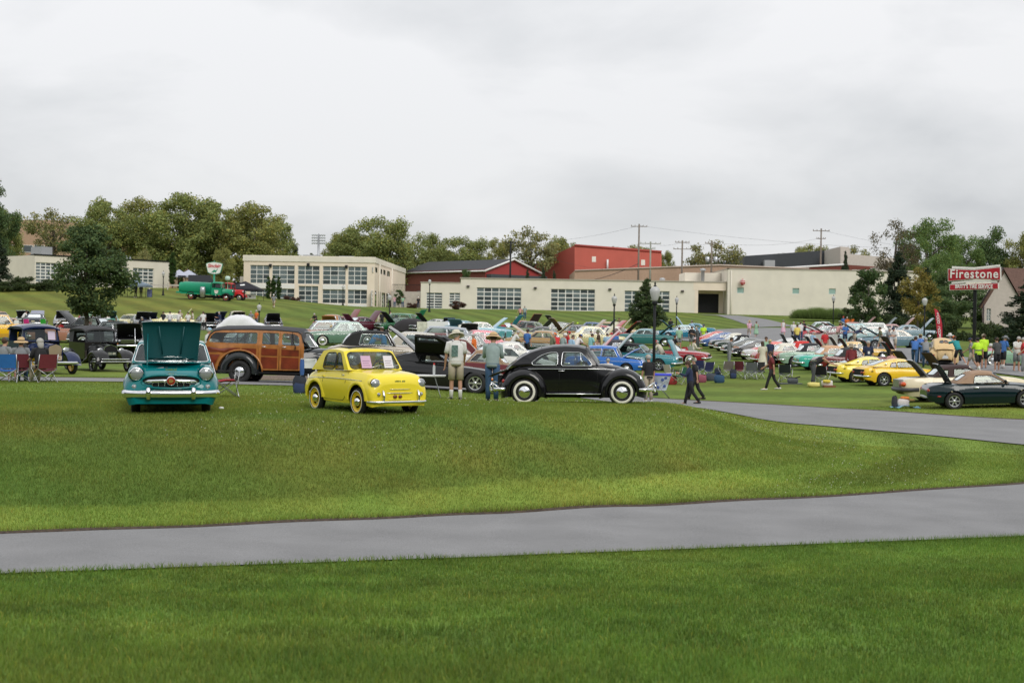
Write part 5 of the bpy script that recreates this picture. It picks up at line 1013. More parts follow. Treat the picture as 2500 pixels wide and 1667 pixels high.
# ---------------------------------------------------------------- turquoise saloon with raised bonnet
def teal_car(root):
    T = paint(srgb(0, 112, 116)); body = Body([(-2.12, .45, .78, .80, .62, .7, .6), (-1.9, .33, .95, .98, .78, .86, .74), (-1.27, .28, 1.02, 1.04, .84, .92, .78), (0, .24, .98, 1.0, .83, .91, .82), (.55, .24, .97, 1.02, .83, .92, .80), (.9, .26, .985, 1.03, .84, .93, .74), (1.27, .30, .975, .99, .85, .935, .70), (1.6, .26, .93, .95, .84, .925, .64), (1.82, .23, .84, .88, .82, .90, .58), (1.95, .23, .74, .80, .78, .84, .50), (2.02, .26, .60, .66, .66, .72, .42)],
        [(1.27, .36, .30), (-1.27, .34, .30)], (.66, 1.60, .56, .26), None, 2.3, 60)
    obj('body', body.mesh(T), root); under(root, -1.9, 1.75, .6, .22, .45); add_wheels(root, 2.54, 1.38, .325, .17)
    # headlamp pods and bowl
    for s in (1, -1):
        mb = MB(); mb.lathe([(.16, -.5), (.175, -.25), (.168, -.06), (.148, .0)], 20); obj('headlight_pod', mb.mesh('headlight_pod', T), root, (1.92, s*.665, .845), (0, R(90), 0))
        o = headlight(root, 1.93, s*.665, .845, .125); headlight(root, 1.95, s*.70, .59, .05, name='parking_light')
        mb = MB(); mb.tube([(1.98, s*.43, .36), (2.10, s*.43, .38), (2.13, s*.43, .46), (2.11, s*.43, .56), (2.06, s*.43, .59)], [(.035, .03), (.05, .035), (.055, .04), (.045, .035), (.02, .02)], 10, side=(0, 1, 0)); obj('bumper_guard', mb.mesh('bumper_guard', CHROME), root)
    bumper(root, 2.10, 1.84, .455, 1, h=.075, t=.045, bow=.16, wrap=.3); bumper(root, -2.2, 1.8, .46, -1, h=.06)
    # oval air intake with two bars and medallion
    mb = MB(); O = [(.565*math.copysign(abs(math.cos(t))**.7, math.cos(t)), .695+.13*math.copysign(abs(math.sin(t))**.8, math.sin(t))) for t in np.linspace(0, 2*PI, 33)[:-1]]
    fx = lambda y: 2.05-.20*abs(y/.75)**2.6
    mb.poly(O, [], lambda y, z: (fx(y), y, z)); obj('air_intake', mb.mesh('air_intake', BLACKTRIM), root)
    mb = MB(); mb.tube([(fx(y)+.01, y, z) for y, z in O+O[:1]], .022, 6, cap=False); obj('intake_lip', mb.mesh('intake_lip', T), root)
    for s in (1, -1):
        mb = MB(); mb.tube([(fx(y)+.035, s*y, .715-.02*(y/.5)**2) for y in np.linspace(.06, .50, 7)], [(.036, .03)]*6+[(.02, .02)], 8, side=(0, 0, 1)); obj('grille_bar', mb.mesh('grille_bar', CHROME), root)
        mb = MB(); [mb.tube([(fx(y)+.015, s*y, .60), (fx(y)+.03, s*y, .70)], .009, 5) for y in (.12, .24, .36)]; obj('grille_strut', mb.mesh('grille_strut', CHROME), root)['kind'] = 'stuff'
    mb = MB(); mb.lathe([(.088, -.02), (.092, .02), (.078, .028)], 22); o = obj('medallion', mb.mesh('medallion', CHROME), root, (2.09, 0, .715), (0, R(90), 0)); mb = MB(); mb.lathe([(.079, .024), (.001, .035)], 20); obj('face', mb.mesh('face', mat('enamel_red', (.33, .02, .012), .3, coat=.6)), o)
    mb = MB(); mb.add([(-.035, -.04, .042), (.035, -.04, .042), (.035, -.005, .042), (-.035, -.005, .042), (-.03, .005, .042), (.045, .0, .042), (.0, .05, .042)], [(0, 1, 2, 3), (4, 5, 6)]); obj('emblem', mb.mesh('emblem', mat('gold', (.75, .5, .15), .3, .8)), o)
    obj('name_badge', text('RAMBLER', .052, CHROME, .006, 1, 0, .002), root, (1.90, 0, .925), (0, 0, PI/2)); obj('name_badge', text('Nash', .05, CHROME, .006, 1, 0, .002), root, (1.985, 0, .845), (0, 0, PI/2))
    # windscreen, canvas roof
    c = dict(xa=.58, xat=.12, xct=-1.0, xcb=-1.45, zb=.99, zr=1.46, wb=.80, wr=.66, wins=[rpoly([(.42, 1.03), (.1, 1.37), (-.42, 1.39), (-.45, 1.03)], .05), rpoly([(-.5, 1.03), (-.47, 1.39), (-1.0, 1.36), (-1.2, 1.05)], .08)], crown=.07, trim=.013, bow=.2, mw=.05, zba=1.02, rw=.1)
    cabin(root, c, T); mb = MB(); mb.grid([[(x, y, 1.475+.07*(1-abs(y/.6)**2.4)-.04*((x+.44)/.56)**2) for y in np.linspace(-.56, .56, 9)] for x in np.linspace(.12, -1.0, 8)]); obj('canvas_roof', mb.mesh('canvas_roof', fabric((.018, .018, .022))), root)
    seats(root, -.2, .36, .52); seats(root, -.95, 0, .52, n=1); steering(root, .2, .36, .95)
    # engine bay
    mb = MB(); mb.box(.72, 1.5, -.5, .5, .55, .70); obj('engine_bay', mb.mesh('engine_bay', mat('bay_paint', srgb(0, 70, 72), .5)), root)
    mb = MB(); mb.box(.85, 1.35, -.14, .14, .7, .86); mb.tube([(.9, -.1, .9), (1.4, -.1, .9)], .05, 8); mb.ell((1.0, .3, .84), (.11, .11, .09)); mb.tube([(.8, .35, .8), (1.0, .1, .92), (1.4, .3, .78)], .025, 6); mb.box(1.38, 1.46, -.36, .36, .6, .86); obj('engine', mb.mesh('engine', mat('engine_black', (.02, .02, .022), .45)), root)
    mb = MB(); mb.tube([(1.1, -.15, .93), (1.15, -.42, .88)], .03, 8); mb.lathe([(.05, 0), (.05, .03), (.001, .035)], 12, Matrix.Translation((1.42, 0, .87))); obj('engine_fitting', mb.mesh('engine_fitting', DULLMETAL), root)
    # tall boxy bonnet standing nearly upright
    mb = MB(); n = 9; Q = []
    H_ = [(0, 0), (.2, .02), (.45, .035), (.66, .03), (.75, .0), (.80, -.06)]
    up_ = [[(h, t*(.53+.07*(h/.8)), 0-d*1.0+.085*(1-abs(t)**2.2)) for t in np.linspace(-1, 1, n)] for h, d in [(a, -b) for a, b in H_]]
    dn = [[(h, t*(.52+.07*(h/.8)), z-.03 if abs(t) < .99 else z-.10) for t, (h, y, z) in zip(np.linspace(-1, 1, n), row)] for row in up_]
    mb.grid(up_); mb.m = 1; mb.grid(dn, flip=True); mb.m = 0
    for j in (0, n-1): mb.grid([[r1[j], r2[j]] for r1, r2 in zip(up_, dn)])
    mb.grid([[a, b_] for a, b_ in zip(up_[-1], dn[-1])]); mb.grid([[a, b_] for a, b_ in zip(up_[0], dn[0])])
    bo = obj('bonnet', mb.mesh('bonnet', [T, mat('bonnet_inside', srgb(0, 72, 76), .45)]), root, (.66, 0, 1.08), (0, R(-83), 0))
    mb = MB(); [mb.tube([(.12, y, -.015), (.70, y*1.4, -.01)], .014, 5) for y in (-.18, .18)]; mb.tube([(.05, -.5, -.03), (.05, .5, -.03)], .016, 5); obj('brace', mb.mesh('brace', mat('bonnet_inside', srgb(0, 72, 76), .45)), bo)
    mb = MB(); mb.tube([(1.5, -.47, .92), (.80, -.47, 1.62)], .009, 5); obj('prop_rod', mb.mesh('prop_rod', T), root)
    mb = MB(); mb.tube([(.45, -.72, 1.03), (.40, -.74, 1.72)], .006, 4); obj('aerial', mb.mesh('aerial', CHROME), root)
    for s in (.28, -.28): mb = MB(); mb.tube([(.72, s, 1.05), (.66, s-.25, 1.10)], .009, 4); obj('wiper', mb.mesh('wiper', CHROME), root)
    mb = MB(); mb.tube([(1.6, -.6, .25), (1.2, -.3, .22), (1.2, .3, .22), (1.6, .6, .25)], .035, 6); obj('front_axle', mb.mesh('front_axle', UNDER), root)
r_ = place_vehicle('turquoise_saloon', 'turquoise saloon facing the camera with its tall bonnet standing upright', 'car', 418, D=28.8, rz=-76.8, sink=.05, wb=2.54, tr=1.4, scale=.955); teal_car(r_)
# ---------------------------------------------------------------- small yellow two-door
def yellow_car(root):
    Yc = paint(srgb(244, 222, 62)); A = .30
    body = Body([(-1.42, .26, .52, .56, .46, .50, .42), (-1.36, .22, .64, .68, .52, .57, .48), (-1.15, .22, .74, .78, .56, .61, .50), (-.7, .24, .80, .83, .58, .63, .54), (0, .22, .81, .84, .59, .635, .56), (.45, .22, .80, .86, .59, .635, .55), (.8, .24, .79, .84, .59, .63, .52), (1.1, .22, .765, .81, .585, .63, .52), (1.28, .19, .72, .775, .575, .62, .49), (1.37, .18, .64, .70, .55, .59, .44), (1.40, .20, .56, .61, .50, .55, .38)],
        [(.87, .315, .27), (-.82, .315, .27)], None, None, 2.4, 64)
    obj('body', body.mesh(Yc), root); under(root, -1.2, 1.2, .40, .2, .45); add_wheels(root, 1.69, 1.10, .262, .13, 'yellow', srgb(238, 200, 40))
    for xw in (.87, -.82):   # flared arches
        for s in (1, -1):
            mb = MB(); P = []
            for i in range(15):
                t = PI*(.02+.96*i/14); P.append([(xw+.315*math.cos(t), s*.63, .27+.315*math.sin(t)), (xw+.345*math.cos(t), s*.652, .27+.345*math.sin(t)), (xw+.40*math.cos(t), s*(body.side_y(xw+.4*math.cos(t), .27+.4*math.sin(t))-.004), .27+.40*math.sin(t))])
            mb.grid(P, flip=(s < 0)); obj('wheel_arch', mb.mesh('wheel_arch', Yc), root)
    c = dict(xa=.48, xat=.18, xct=-.62, xcb=-1.02, zb=.81, zr=1.22, wb=.59, wr=.53, wins=[rpoly([(.30, .845), (.20, .99), (.10, 1.15), (-.02, 1.16), (-.05, .845)], .04), rpoly([(-.075, .845), (-.05, 1.165), (-.40, 1.155), (-.50, 1.08), (-.56, .845)], .09)], crown=.05, trim=.010, trimmat=mat('rubber_seal', (.03, .03, .03), .6), bow=.10, mw=.09, rw=.14, zba=.84, edge=.035)
    cabin(root, c, Yc); mb = MB(); mb.grid([[(x, y, 1.232+.05*(1-abs(y/.5)**2.4)-.03*((x+.25)/.4)**2) for y in np.linspace(-.36, .36, 7)] for x in np.linspace(.08, -.6, 7)]); obj('canvas_roof', mb.mesh('canvas_roof', fabric((.02, .018, .016))), root)
    seats(root, -.15, .25, .42, w=.4, back=.42); steering(root, .22, .27, .82)
    seam(root, body, [(.44, .80), (.42, .62), (.38, .32), (.30, .27), (-.42, .27), (-.48, .35), (-.50, .62), (-.44, .80)], .005)
    seam(root, body, [(x, .675-.02*x*x) for x in np.linspace(-1.2, 1.02, 14)], .008, 'side_trim', CHROME, .004)
    for s in (1, -1):
        mb = MB(); mb.lathe([(.115, -.30), (.118, -.1), (.108, -.01)], 20); obj('headlight_pod', mb.mesh('headlight_pod', Yc), root, (1.33, s*.485, .605), (0, R(90), s*.12))
        headlight(root, 1.34, s*.485, .605, .092, s*.12); headlight(root, 1.40, s*.455, .42, .035, name='indicator')
        mb = MB(); mb.tube([(1.42, s*.375, .28), (1.46, s*.375, .31), (1.47, s*.375, .38), (1.44, s*.375, .47), (1.41, s*.375, .50)], [(.012, .012), (.02, .02), (.022, .022), (.02, .018), (.008, .008)], 8); obj('bumper_guard', mb.mesh('bumper_guard', CHROME), root)
        mb = MB(); mb.box(-.03, .03, -.012, .012, -.012, .012); [obj('hinge', mb.mesh('hinge', Yc), root, (-.50, s*(body.side_y(-.5, z)+.008), z)) for z in (.70, .36)]
        mb = MB(); mb.tube([(0, 0, 0), (.0, s*.02, 0), (-.09, s*.022, .004)], .009, 6); obj('door_handle', mb.mesh('door_handle', CHROME), root, (.33, s*(body.side_y(.33, .75)), .745))
    bumper(root, 1.50, 1.20, .275, 1, h=.025, t=.02, bow=.10, wrap=.15); bumper(root, -1.47, 1.16, .36, -1, h=.025, t=.02)
    # pressed front panel with slot, bar, two badges
    fx = lambda y, z: 1.405-.09*abs(y/.5)**2.5-.12*max(0, z-.5)**1.1
    rp = rrect(-.29, .29, .32, .58, .07); mb = MB(); mb.tube([(fx(y, z)+.005, y, z) for y, z in rp+rp[:1]], .011, 5, cap=False); obj('front_panel', mb.mesh('front_panel', Yc), root)
    for z, w_ in ((.51, .22), (.44, .29)):
        mb = MB(); mb.tube([(fx(y, z)+.012, y, z) for y in np.linspace(-w_, w_, 7)], .008 if z < .5 else .006, 5); obj('grille_bar', mb.mesh('grille_bar', CHROME), root)
    for y, w_ in ((.0, .036), (-.11, .04)):
        mb = MB(); mb.lathe([(w_, -.01), (w_, .01), (.001, .014)], 14, Matrix.Diagonal((.8, 1, 1, 1))); obj('badge', mb.mesh('badge', mat('badge_brown', (.16, .035, .02), .4, coat=.4)), root, (fx(y, .375)+.01, y, .375), (0, R(90), 0))
    obj('name_badge', text('VESPA 400', .05, CHROME, .005, 1, .2, .001), root, (1.385, 0, .655), (R(0), R(0), PI/2))
    for y in (.20, -.16): mb = MB(); mb.tube([(.56, y, .885), (.50, y+.28, .93)], .007, 4); obj('wiper', mb.mesh('wiper', CHROME), root)
    for y, m_, w_ in ((.24, (.62, .42, .60), .11), (-.24, (.72, .70, .78), .10)):
        mb = MB(); mb.add([(-.02, -w_, 0), (-.02, w_, 0), (-.11, w_*.95, .23), (-.11, -w_*.95, .23)], [(0, 1, 2, 3)]); o = obj('notice_sheet', mb.mesh('notice_sheet', mat('paper', m_, .8)), root, (.60, y*-1, .88))
        mb = MB(); [mb.box(-.03-.0, -.018, -w_*.7, w_*(.7-.2*(k % 2)), .055+.045*k, .065+.045*k, Matrix.Rotation(-.37, 4, 'Y')) for k in range(3)]; obj('print', mb.mesh('print', mat('ink', (.25, .15, .25), .8)), o)['kind'] = 'stuff'
    mb = MB(); mb.tube([(1.0, -.3, .2), (1.3, -.3, .22), (1.3, .3, .22), (1.0, .3, .2)], .02, 6); obj('undertray', mb.mesh('undertray', UNDER), root)
r_ = place_vehicle('yellow_microcar', 'small yellow two door car with whitewall tyres and paper notices in the windscreen', 'car', 886, D=28.3, rz=-55, sink=.04, wb=1.7, tr=1.1, scale=1.02); yellow_car(r_)
# rounded saloon
def rounded_car(root, col, kind='white', wcol=(.03, .03, .03), split=False, flat=False):
    K = paint(col, flat); zt = lambda x: float(np.interp(x, [-1.95, -1.85, -1.7, -1.5, -1.3, .62, .8, 1.1, 1.35, 1.55, 1.68, 1.76], [.50, .68, .86, 1.0, 1.0, 1.06, 1.05, .995, .91, .80, .66, .48]))
    ks = [(-1.93, .36, .42, .48, .26, .30, .24), (-1.86, .32, .58, .66, .34, .38, .30), (-1.68, .29, .76, .86, .42, .46, .38), (-1.4, .27, .93, .98, .50, .54, .50), (-.9, .26, .97, .98, .57, .615, .60), (0, .26, .97, .98, .60, .645, .635), (.5, .26, .96, .99, .58, .62, .60), (.66, .27, .96, 1.05, .55, .58, .54), (1.0, .29, .88, 1.01, .46, .48, .43), (1.35, .31, .74, .90, .36, .38, .34), (1.58, .34, .58, .75, .27, .29, .25), (1.72, .38, .48, .58, .20, .22, .16)]
    body = Body(ks, [], None, None, 2.1, 54); obj('body', body.mesh(K), root); under(root, -1.6, 1.5, .40, .2, .45); add_wheels(root, 2.4, 1.30, .335, .14, kind, wcol)
    xs = [.62, .30, .10, -.2, -.5, -.8, -1.05, -1.25, -1.42, -1.56]; zsp = [.98, 1.40, 1.445, 1.46, 1.445, 1.39, 1.31, 1.21, 1.09, .97]
    fw = rpoly([(.47, 1.0), (.40, 1.11), (.18, 1.315), (-.27, 1.325), (-.30, .985), (.42, .985)], .05); qw = rpoly([(-.385, .995), (-.385, 1.32), (-.60, 1.31), (-.82, 1.23), (-1.03, 1.06), (-1.0, .995)], .07)
    Yf = lambda x, z: (.63-.20*max(0, (z-.97)/.5)**1.2)*(1-.0*x)-.10*max(0, (-x-.9)/.7)**1.6-.05*max(0, (x-.3)/.3)**2
    out = [(.62, .97)]+list(zip(xs, zsp))[1:]
    for s in (1, -1):
        mb = MB(); mb.poly(out, [fw, qw], lambda x, z: (x, s*Yf(x, z), z), [(a, b_) for a in np.linspace(-1.5, .6, 12) for b_ in (1.05, 1.2, 1.33, 1.4)], flip=(s > 0)); obj('side_frame', mb.mesh('side_frame', K), root)
        for wn, nm in ((fw, 'side_window'), (qw, 'quarter_window')):
            mb = MB(); mb.poly(wn, [], lambda x, z: (x, s*(Yf(x, z)-.012), z), flip=(s > 0)); o = obj(nm, mb.mesh(nm, CARGLASS), root); mb = MB(); mb.tube([(x, s*(Yf(x, z)+.004), z) for x, z in wn+wn[:1]], .008, 5, cap=False); obj('window_trim', mb.mesh('window_trim', CHROME), o)
        mb = MB(); mb.tube([(.20, s*(Yf(.2, 1.0)+.003), .99), (.17, s*(Yf(.17, 1.3)+.003), 1.315)], .010, 5); mb.tube([(.04, s*(Yf(.2, 1.0)-.03), .99), (.04, s*(Yf(.17, 1.3)-.03), 1.315)], .012, 5); obj('vent_bar', mb.mesh('vent_bar', CHROME), root)
    # roof skin between the two side frames, following the curve front to back
    def row(x, z, n=11, lift=1.0):
        w_ = Yf(x, z); return [(x, w_*t, z+(.075 if z > 1.3 else .06)*(1-abs(t)**2.2)*lift) for t in np.linspace(-1, 1, n)]
    P = [row(x, z) for x, z in list(zip(xs, zsp))[1:6]]; mb = MB(); mb.grid(P); obj('roof', mb.mesh('roof', K), root)
    rb = list(zip(xs, zsp))[5:]+[(-1.64, .88)]
    def rfn(a, b_):
        t = b_*(len(rb)-1); i = min(int(t), len(rb)-2); f = t-i; x = rb[i][0]*(1-f)+rb[i+1][0]*f; z = rb[i][1]*(1-f)+rb[i+1][1]*f; w_ = Yf(x, max(z, .97)); k = 1-abs(a)**2.2; dx, dz = rb[i+1][0]-rb[i][0], rb[i+1][1]-rb[i][1]; l = math.hypot(dx, dz); return (x+dz/l*.10*k*(.6+.4*b_) , w_*a, z-dx/l*.075*k)
    holes = [rpoly([(-.42, .16), (-.03, .12), (-.03, .42), (-.50, .40)], .12), rpoly([(.03, .12), (.42, .16), (.50, .40), (.03, .42)], .12)] if split else [rpoly([(-.42, .2), (.42, .2), (.46, .56), (-.46, .56)], .14)]
    n = 12; ol = [(-1+2*i/n, 0) for i in range(n)]+[(1, i/8) for i in range(8)]+[(1-2*i/n, 1) for i in range(n)]+[(-1, 1-i/8) for i in range(8)]
    mb = MB(); mb.poly(ol, holes, rfn, [(-.85+.17*i, j/9) for i in range(11) for j in range(1, 9)]); obj('rear_shell', mb.mesh('rear_shell', K), root)
    for h in holes:
        mb = MB(); mb.poly(h, [], lambda a, b_: tuple(Vector(rfn(a, b_))+Vector((.015, 0, 0))), [(-.5+.1*i, .1*j) for i in range(11) for j in range(1, 9)]); obj('rear_window', mb.mesh('rear_window', CARGLASS if not split else DARKGLASS), root)
        mb = MB(); mb.tube([Vector(rfn(a, b_))-Vector((.006, 0, -.004)) for a, b_ in h+h[:1]], .010, 5, cap=False); obj('window_trim', mb.mesh('window_trim', BLACKTRIM if split else CHROME), root)
    def wfn(a, b_):
        x = .62+(.30-.62)*b_; z = .99+(1.40-.99)*b_; k = 1-abs(a)**2.2; return (x+.09*k, Yf(x, z)*a, z+.075*k*b_)
    hole = rrect(-.86, .86, .16, .86, .12); mb = MB(); ol5 = [(-1+2*i/n, 0) for i in range(n)]+[(1, i/5) for i in range(5)]+[(1-2*i/n, 1) for i in range(n)]+[(-1, 1-i/5) for i in range(5)]
    mb.poly(ol5, [hole], wfn); obj('windscreen_frame', mb.mesh('windscreen_frame', K), root); mb = MB(); mb.poly(hole, [], wfn, [(-.8+.2*i, j/5) for i in range(9) for j in range(1, 5)]); obj('windscreen', mb.mesh('windscreen', CARGLASS), root)
    # wings: front reaches back into the running board
    fender(root, 1.20, .335, .375, .60, .42, .765, -14, 196, K, 'front_wing', asym=.02); fender(root, -1.20, .335, .375, .60, .44, .765, -16, 196, K, 'rear_wing', asym=-.03)
    for s in (1, -1):
        mb = MB(); mb.box(-.66, .68, min(s*.58, s*.74), max(s*.58, s*.74), .265, .30); o = obj('running_board', mb.mesh('running_board', BLACKTRIM), root); mb = MB(); mb.tube([(-.66, s*.745, .292), (.68, s*.745, .292)], .016, 6); obj('board_trim', mb.mesh('board_trim', CHROME), o)
        mb = MB(); mb.tube([(x, s*(body.side_y(x, .90)+.006), .905-(.03*max(0, x-.6)**1.2+.02*max(0, -x-.9))) for x in np.linspace(-1.25, 1.25, 20)], .010, 5); obj('waist_trim', mb.mesh('waist_trim', CHROME), root) if not split else None
        mb = MB(); mb.tube([(-.36, s*.64, .855), (-.36, s*.665, .855), (-.22, s*.668, .855), (-.21, s*.64, .855)], .011, 6); obj('door_handle', mb.mesh('door_handle', CHROME), root)
        seam_pts = [(.56, .96), (.60, .7), (.56, .42), (.48, .30)]; mb = MB(); mb.tube([(x, s*(body.side_y(x, z)+.002), z) for x, z in seam_pts], .006, 4); mb.tube([(x, s*(body.side_y(x, z)+.002), z) for x, z in ((-.34, .96), (-.35, .6), (-.36, .30))], .006, 4); obj('door_seam', mb.mesh('door_seam', BLACKTRIM), root)
        mb = MB(); mb.lathe([(.10, -.18), (.112, -.04), (.105, 0)], 16); obj('headlight_pod', mb.mesh('headlight_pod', K), root, (1.66, s*.56, .66), (0, R(72), 0)); o = headlight(root, 1.665, s*.56, .665, .09); o.rotation_euler = (0, R(74), 0)
        mb = MB(); mb.lathe([(.045, -.04), (.05, .0), (.03, .03), (.001, .035)], 12); o = obj('tail_light', mb.mesh('tail_light', [REDLAMP]), root, (-1.735, s*.60, .60), (0, R(-80), 0))
    if not split:
        for x, sg in ((1.98, 1), (-2.03, -1)):
            bumper(root, x, 1.5, .40, sg, h=.045, t=.025, bow=.16, wrap=.2)
            for s in (.34, -.34): mb = MB(); mb.tube([(x-sg*.03, s, .33), (x+sg*.045, s, .36), (x+sg*.05, s, .48), (x-sg*.0, s, .56)], .024, 8); obj('overrider', mb.mesh('overrider', CHROME), root)
            mb = MB(); mb.tube([(x-sg*.25, -.66, .40), (x+sg*.0, -.62, .57), (x+sg*.02, -.3, .58), (x+sg*.02, .3, .58), (x+sg*.0, .62, .57), (x-sg*.25, .66, .40)], .016, 6); obj('bumper_bow', mb.mesh('bumper_bow', CHROME), root)
        lid(root, 'engine_lid', -1.52, -1.93, .42, .93, .50, 30, 0, K, UNDER, crown=.04); mb = MB(); mb.box(-1.90, -1.55, -.3, .3, .45, .75); obj('engine', mb.mesh('engine', UNDER), root)
    else:
        mb = MB(); mb.tube([rfn(a, 1) for a in np.linspace(-.9, .9, 9)], .008, 4); obj('lid_seam', mb.mesh('lid_seam', UNDER), root)
        v = [(-.50, .95), (-.40, .80), (-.22, .60), (0, .52), (.22, .60), (.40, .80), (.50, .95)]; mb = MB(); mb.tube([(-1.60-.42*(.97-z), y, z) for y, z in v], .012, 5); obj('engine_lid_rim', mb.mesh('engine_lid_rim', mat('shadow_seam', (.22, .14, .07), .6)), root)
        mb = MB(); mb.add([(-1.965, -.17, .42), (-1.965, .17, .42), (-1.93, .15, .53), (-1.90, .05, .60), (-1.90, -.05, .60), (-1.93, -.15, .53)], [(0, 1, 2, 3, 4, 5)]); obj('number_plate', mb.mesh('number_plate', WHITE), root)
        mb = MB(); mb.ell((-1.87, 0, .65), (.05, .05, .03)); obj('plate_lamp', mb.mesh('plate_lamp', UNDER), root)
        for s in (1, -1): mb = MB(); [mb.box(-1.50-.008, -1.48, s*.06+(k*s*.035)-.01, s*.06+(k*s*.035)+.01, 1.04, 1.10) for k in range(9)]; obj('louvre', mb.mesh('louvre', mat('shadow_seam', (.22, .14, .07), .6)), root)['kind'] = 'stuff'
    seats(root, 0, .30, .50, w=.48, back=.5); seats(root, -.85, 0, .52, n=1, w=.42); steering(root, .36, .3, .92)
r_ = place_vehicle('black_rounded_saloon', 'shiny black rounded saloon with whitewall tyres, seen from the side behind the knoll edge', 'car', 1402, D=34.3, rz=-5, sink=.06, wb=2.4, tr=1.3, scale=.955); rounded_car(r_, (.008, .008, .009))
r_ = place_vehicle('tan_rounded_saloon', 'tan rounded saloon with split rear window being pushed along the drive', 'car', 2298, D=82, rz=80, sink=.02, wb=2.4, tr=1.3); rounded_car(r_, srgb(212, 182, 132), 'cap', srgb(212, 182, 132), True, True)
# ---------------------------------------------------------------- wooden station wagon
def woody(root):
    K = paint((.022, .026, .028)); FR = mat('maple_frame', (.39, .15, .035), .35, coat=.4, var=.25, scale=5); PN = mat('mahogany_panel', (.17, .028, .010), .32, coat=.5, var=.35, scale=4); RF = mat('roof_cloth', (.045, .045, .05), .75)
    x0, x1 = -2.62, .45; Yw = lambda x, z: (.80 if x > -2.2 else .80-.10*((-2.2-x)/.42)**2)-.11*max(0, (z-1.15)/.5)**1.3
    prof = [(x0, .42), (x0-.02, 1.10), (-2.58, 1.25), (-2.50, 1.45), (-2.36, 1.57), (-2.1, 1.62), (-1.2, 1.65), (-.3, 1.64), (.28, 1.60), (.40, 1.53), (.47, 1.28), (.50, 1.10), (.48, .44)]
    arch = [(-1.5+.72*math.cos(t), .36+.66*math.sin(t)) for t in np.linspace(PI*1.0, 0, 15)]
    lowx = [(x0, .42), (-2.23, .42)]+arch[1:-1]+[(-.78, .42), (.48, .44)]
    wn = [rpoly([(-2.50, 1.24), (-2.44, 1.44), (-2.32, 1.54), (-.98, 1.57), (-.98, 1.22)], .06), rpoly([(-.82, 1.215), (-.82, 1.57), (-.31, 1.57), (-.31, 1.205)], .04), rpoly([(-.20, 1.20), (-.20, 1.57), (.20, 1.55), (.32, 1.46), (.36, 1.19)], .08)]
    out = lowx[::-1]+prof[1:-1]
    for s in (1, -1):
        f = lambda x, z, e=0: (x, s*(Yw(x, z)+e), z)
        mb = MB(); mb.poly(out, wn, f, [(a, b_) for a in np.linspace(-2.5, .4, 10) for b_ in (.8, 1.0, 1.15)], flip=(s > 0)); obj('side_frame', mb.mesh('side_frame', FR), root)
        pn = [[(-2.54, .93), (-2.54, 1.10), (-1.49, 1.08), (-1.49, 1.04), (-1.75, .99), (-2.0, .93)], [(-1.44, 1.04), (-1.44, 1.08), (-.99, 1.07), (-.99, .90), (-1.15, .91)], [(-2.54, .46), (-2.54, .87), (-2.12, .87), (-2.25, .62), (-2.29, .46)], [(-.99, .84), (-.99, .46), (-.72, .46), (-.74, .55), (-.80, .70), (-.90, .84)][::1],
              [(-.83, .88), (-.83, 1.09), (-.33, 1.08), (-.33, .87)], [(-.83, .48), (-.83, .83), (-.33, .82), (-.33, .48)], [(-.20, .88), (-.20, 1.07), (.34, 1.06), (.34, .87)], [(-.20, .48), (-.20, .83), (.34, .82), (.34, .48)]]
        pn[3] = [(-.99, .84), (-.93, .84), (-.93, .46), (-.76, .46), (-.78, .60), (-.84, .74)] if False else [(-1.0, .84), (-.885, .84), (-.885, .5), (-.80, .5)]
        for q in pn[:3]+pn[4:]:
            mb = MB(); mb.poly(q, [], lambda x, z: f(x, z, .016), [(a, b_) for a in np.linspace(-2.5, .3, 22) for b_ in (.5, .65, .8, .97, 1.04)], flip=(s > 0)); obj('wood_panel', mb.mesh('wood_panel', PN), root)
        for w_ in wn:
            mb = MB(); mb.poly(w_, [], lambda x, z: f(x, z, -.02), flip=(s > 0)); obj('side_window', mb.mesh('side_window', CARGLASS), root)
        mb = MB(); mb.tube([f(x, z, .012) for x, z in arch], .030, 6); obj('arch_rim', mb.mesh('arch_rim', FR), root)
        for x in (-.905, -.255, .415): mb = MB(); mb.tube([f(x-.02, .45, .006), f(x-.02, 1.1, .006), f(x-.02, 1.58, .006)], .012, 4); obj('door_post', mb.mesh('door_post', mat('maple_dark', (.34, .13, .03), .4)), root)
        for x in (-.80, -.17): mb = MB(); mb.tube([f(x, 1.145, .0), f(x, 1.145, .04), f(x+.12, 1.14, .045)], .012, 6); obj('door_handle', mb.mesh('door_handle', CHROME), root)
        mb = MB(); mb.tube([f(.1, 1.6, .02), f(.12, 1.35, .03), f(.22, 1.2, .06)], .006, 4); mb.ell((.24, s*(Yw(.2, 1.1)+.08), 1.13), (.015, .06, .06)); obj('side_mirror', mb.mesh('side_mirror', BLACKTRIM), root)
    mb = MB(); P = []
    for x, z in prof[2:11]:
        P.append([(x, Yw(x, z)*t*1.015, z+.13*(1-abs(t)**2.6)*(1 if -2.5 < x < .4 else .6)+.02) for t in np.linspace(-1, 1, 11)])
    mb.grid(P, flip=True); [mb.tube([(p[j]) for p in P], .02, 5) for j in (0, 10)]; obj('roof', mb.mesh('roof', RF), root)
    mb = MB(); mb.smooth = False; mb.add([(x0-.01, -.70, .42), (x0-.01, .70, .42), (x0-.02, .68, 1.2), (x0-.02, -.68, 1.2)], [(0, 1, 2, 3)]); obj('tailgate', mb.mesh('tailgate', PN), root)
    cowl = Body([(.40, .40, .98, 1.10, .70, .80, .72), (.70, .40, 1.0, 1.14, .60, .68, .60), (1.1, .42, .96, 1.13, .44, .50, .42), (1.7, .45, .92, 1.09, .32, .38, .30), (2.05, .48, .85, 1.0, .24, .28, .22), (2.12, .5, .78, .9, .18, .2, .15)], [], None, None, 2.0, 30)
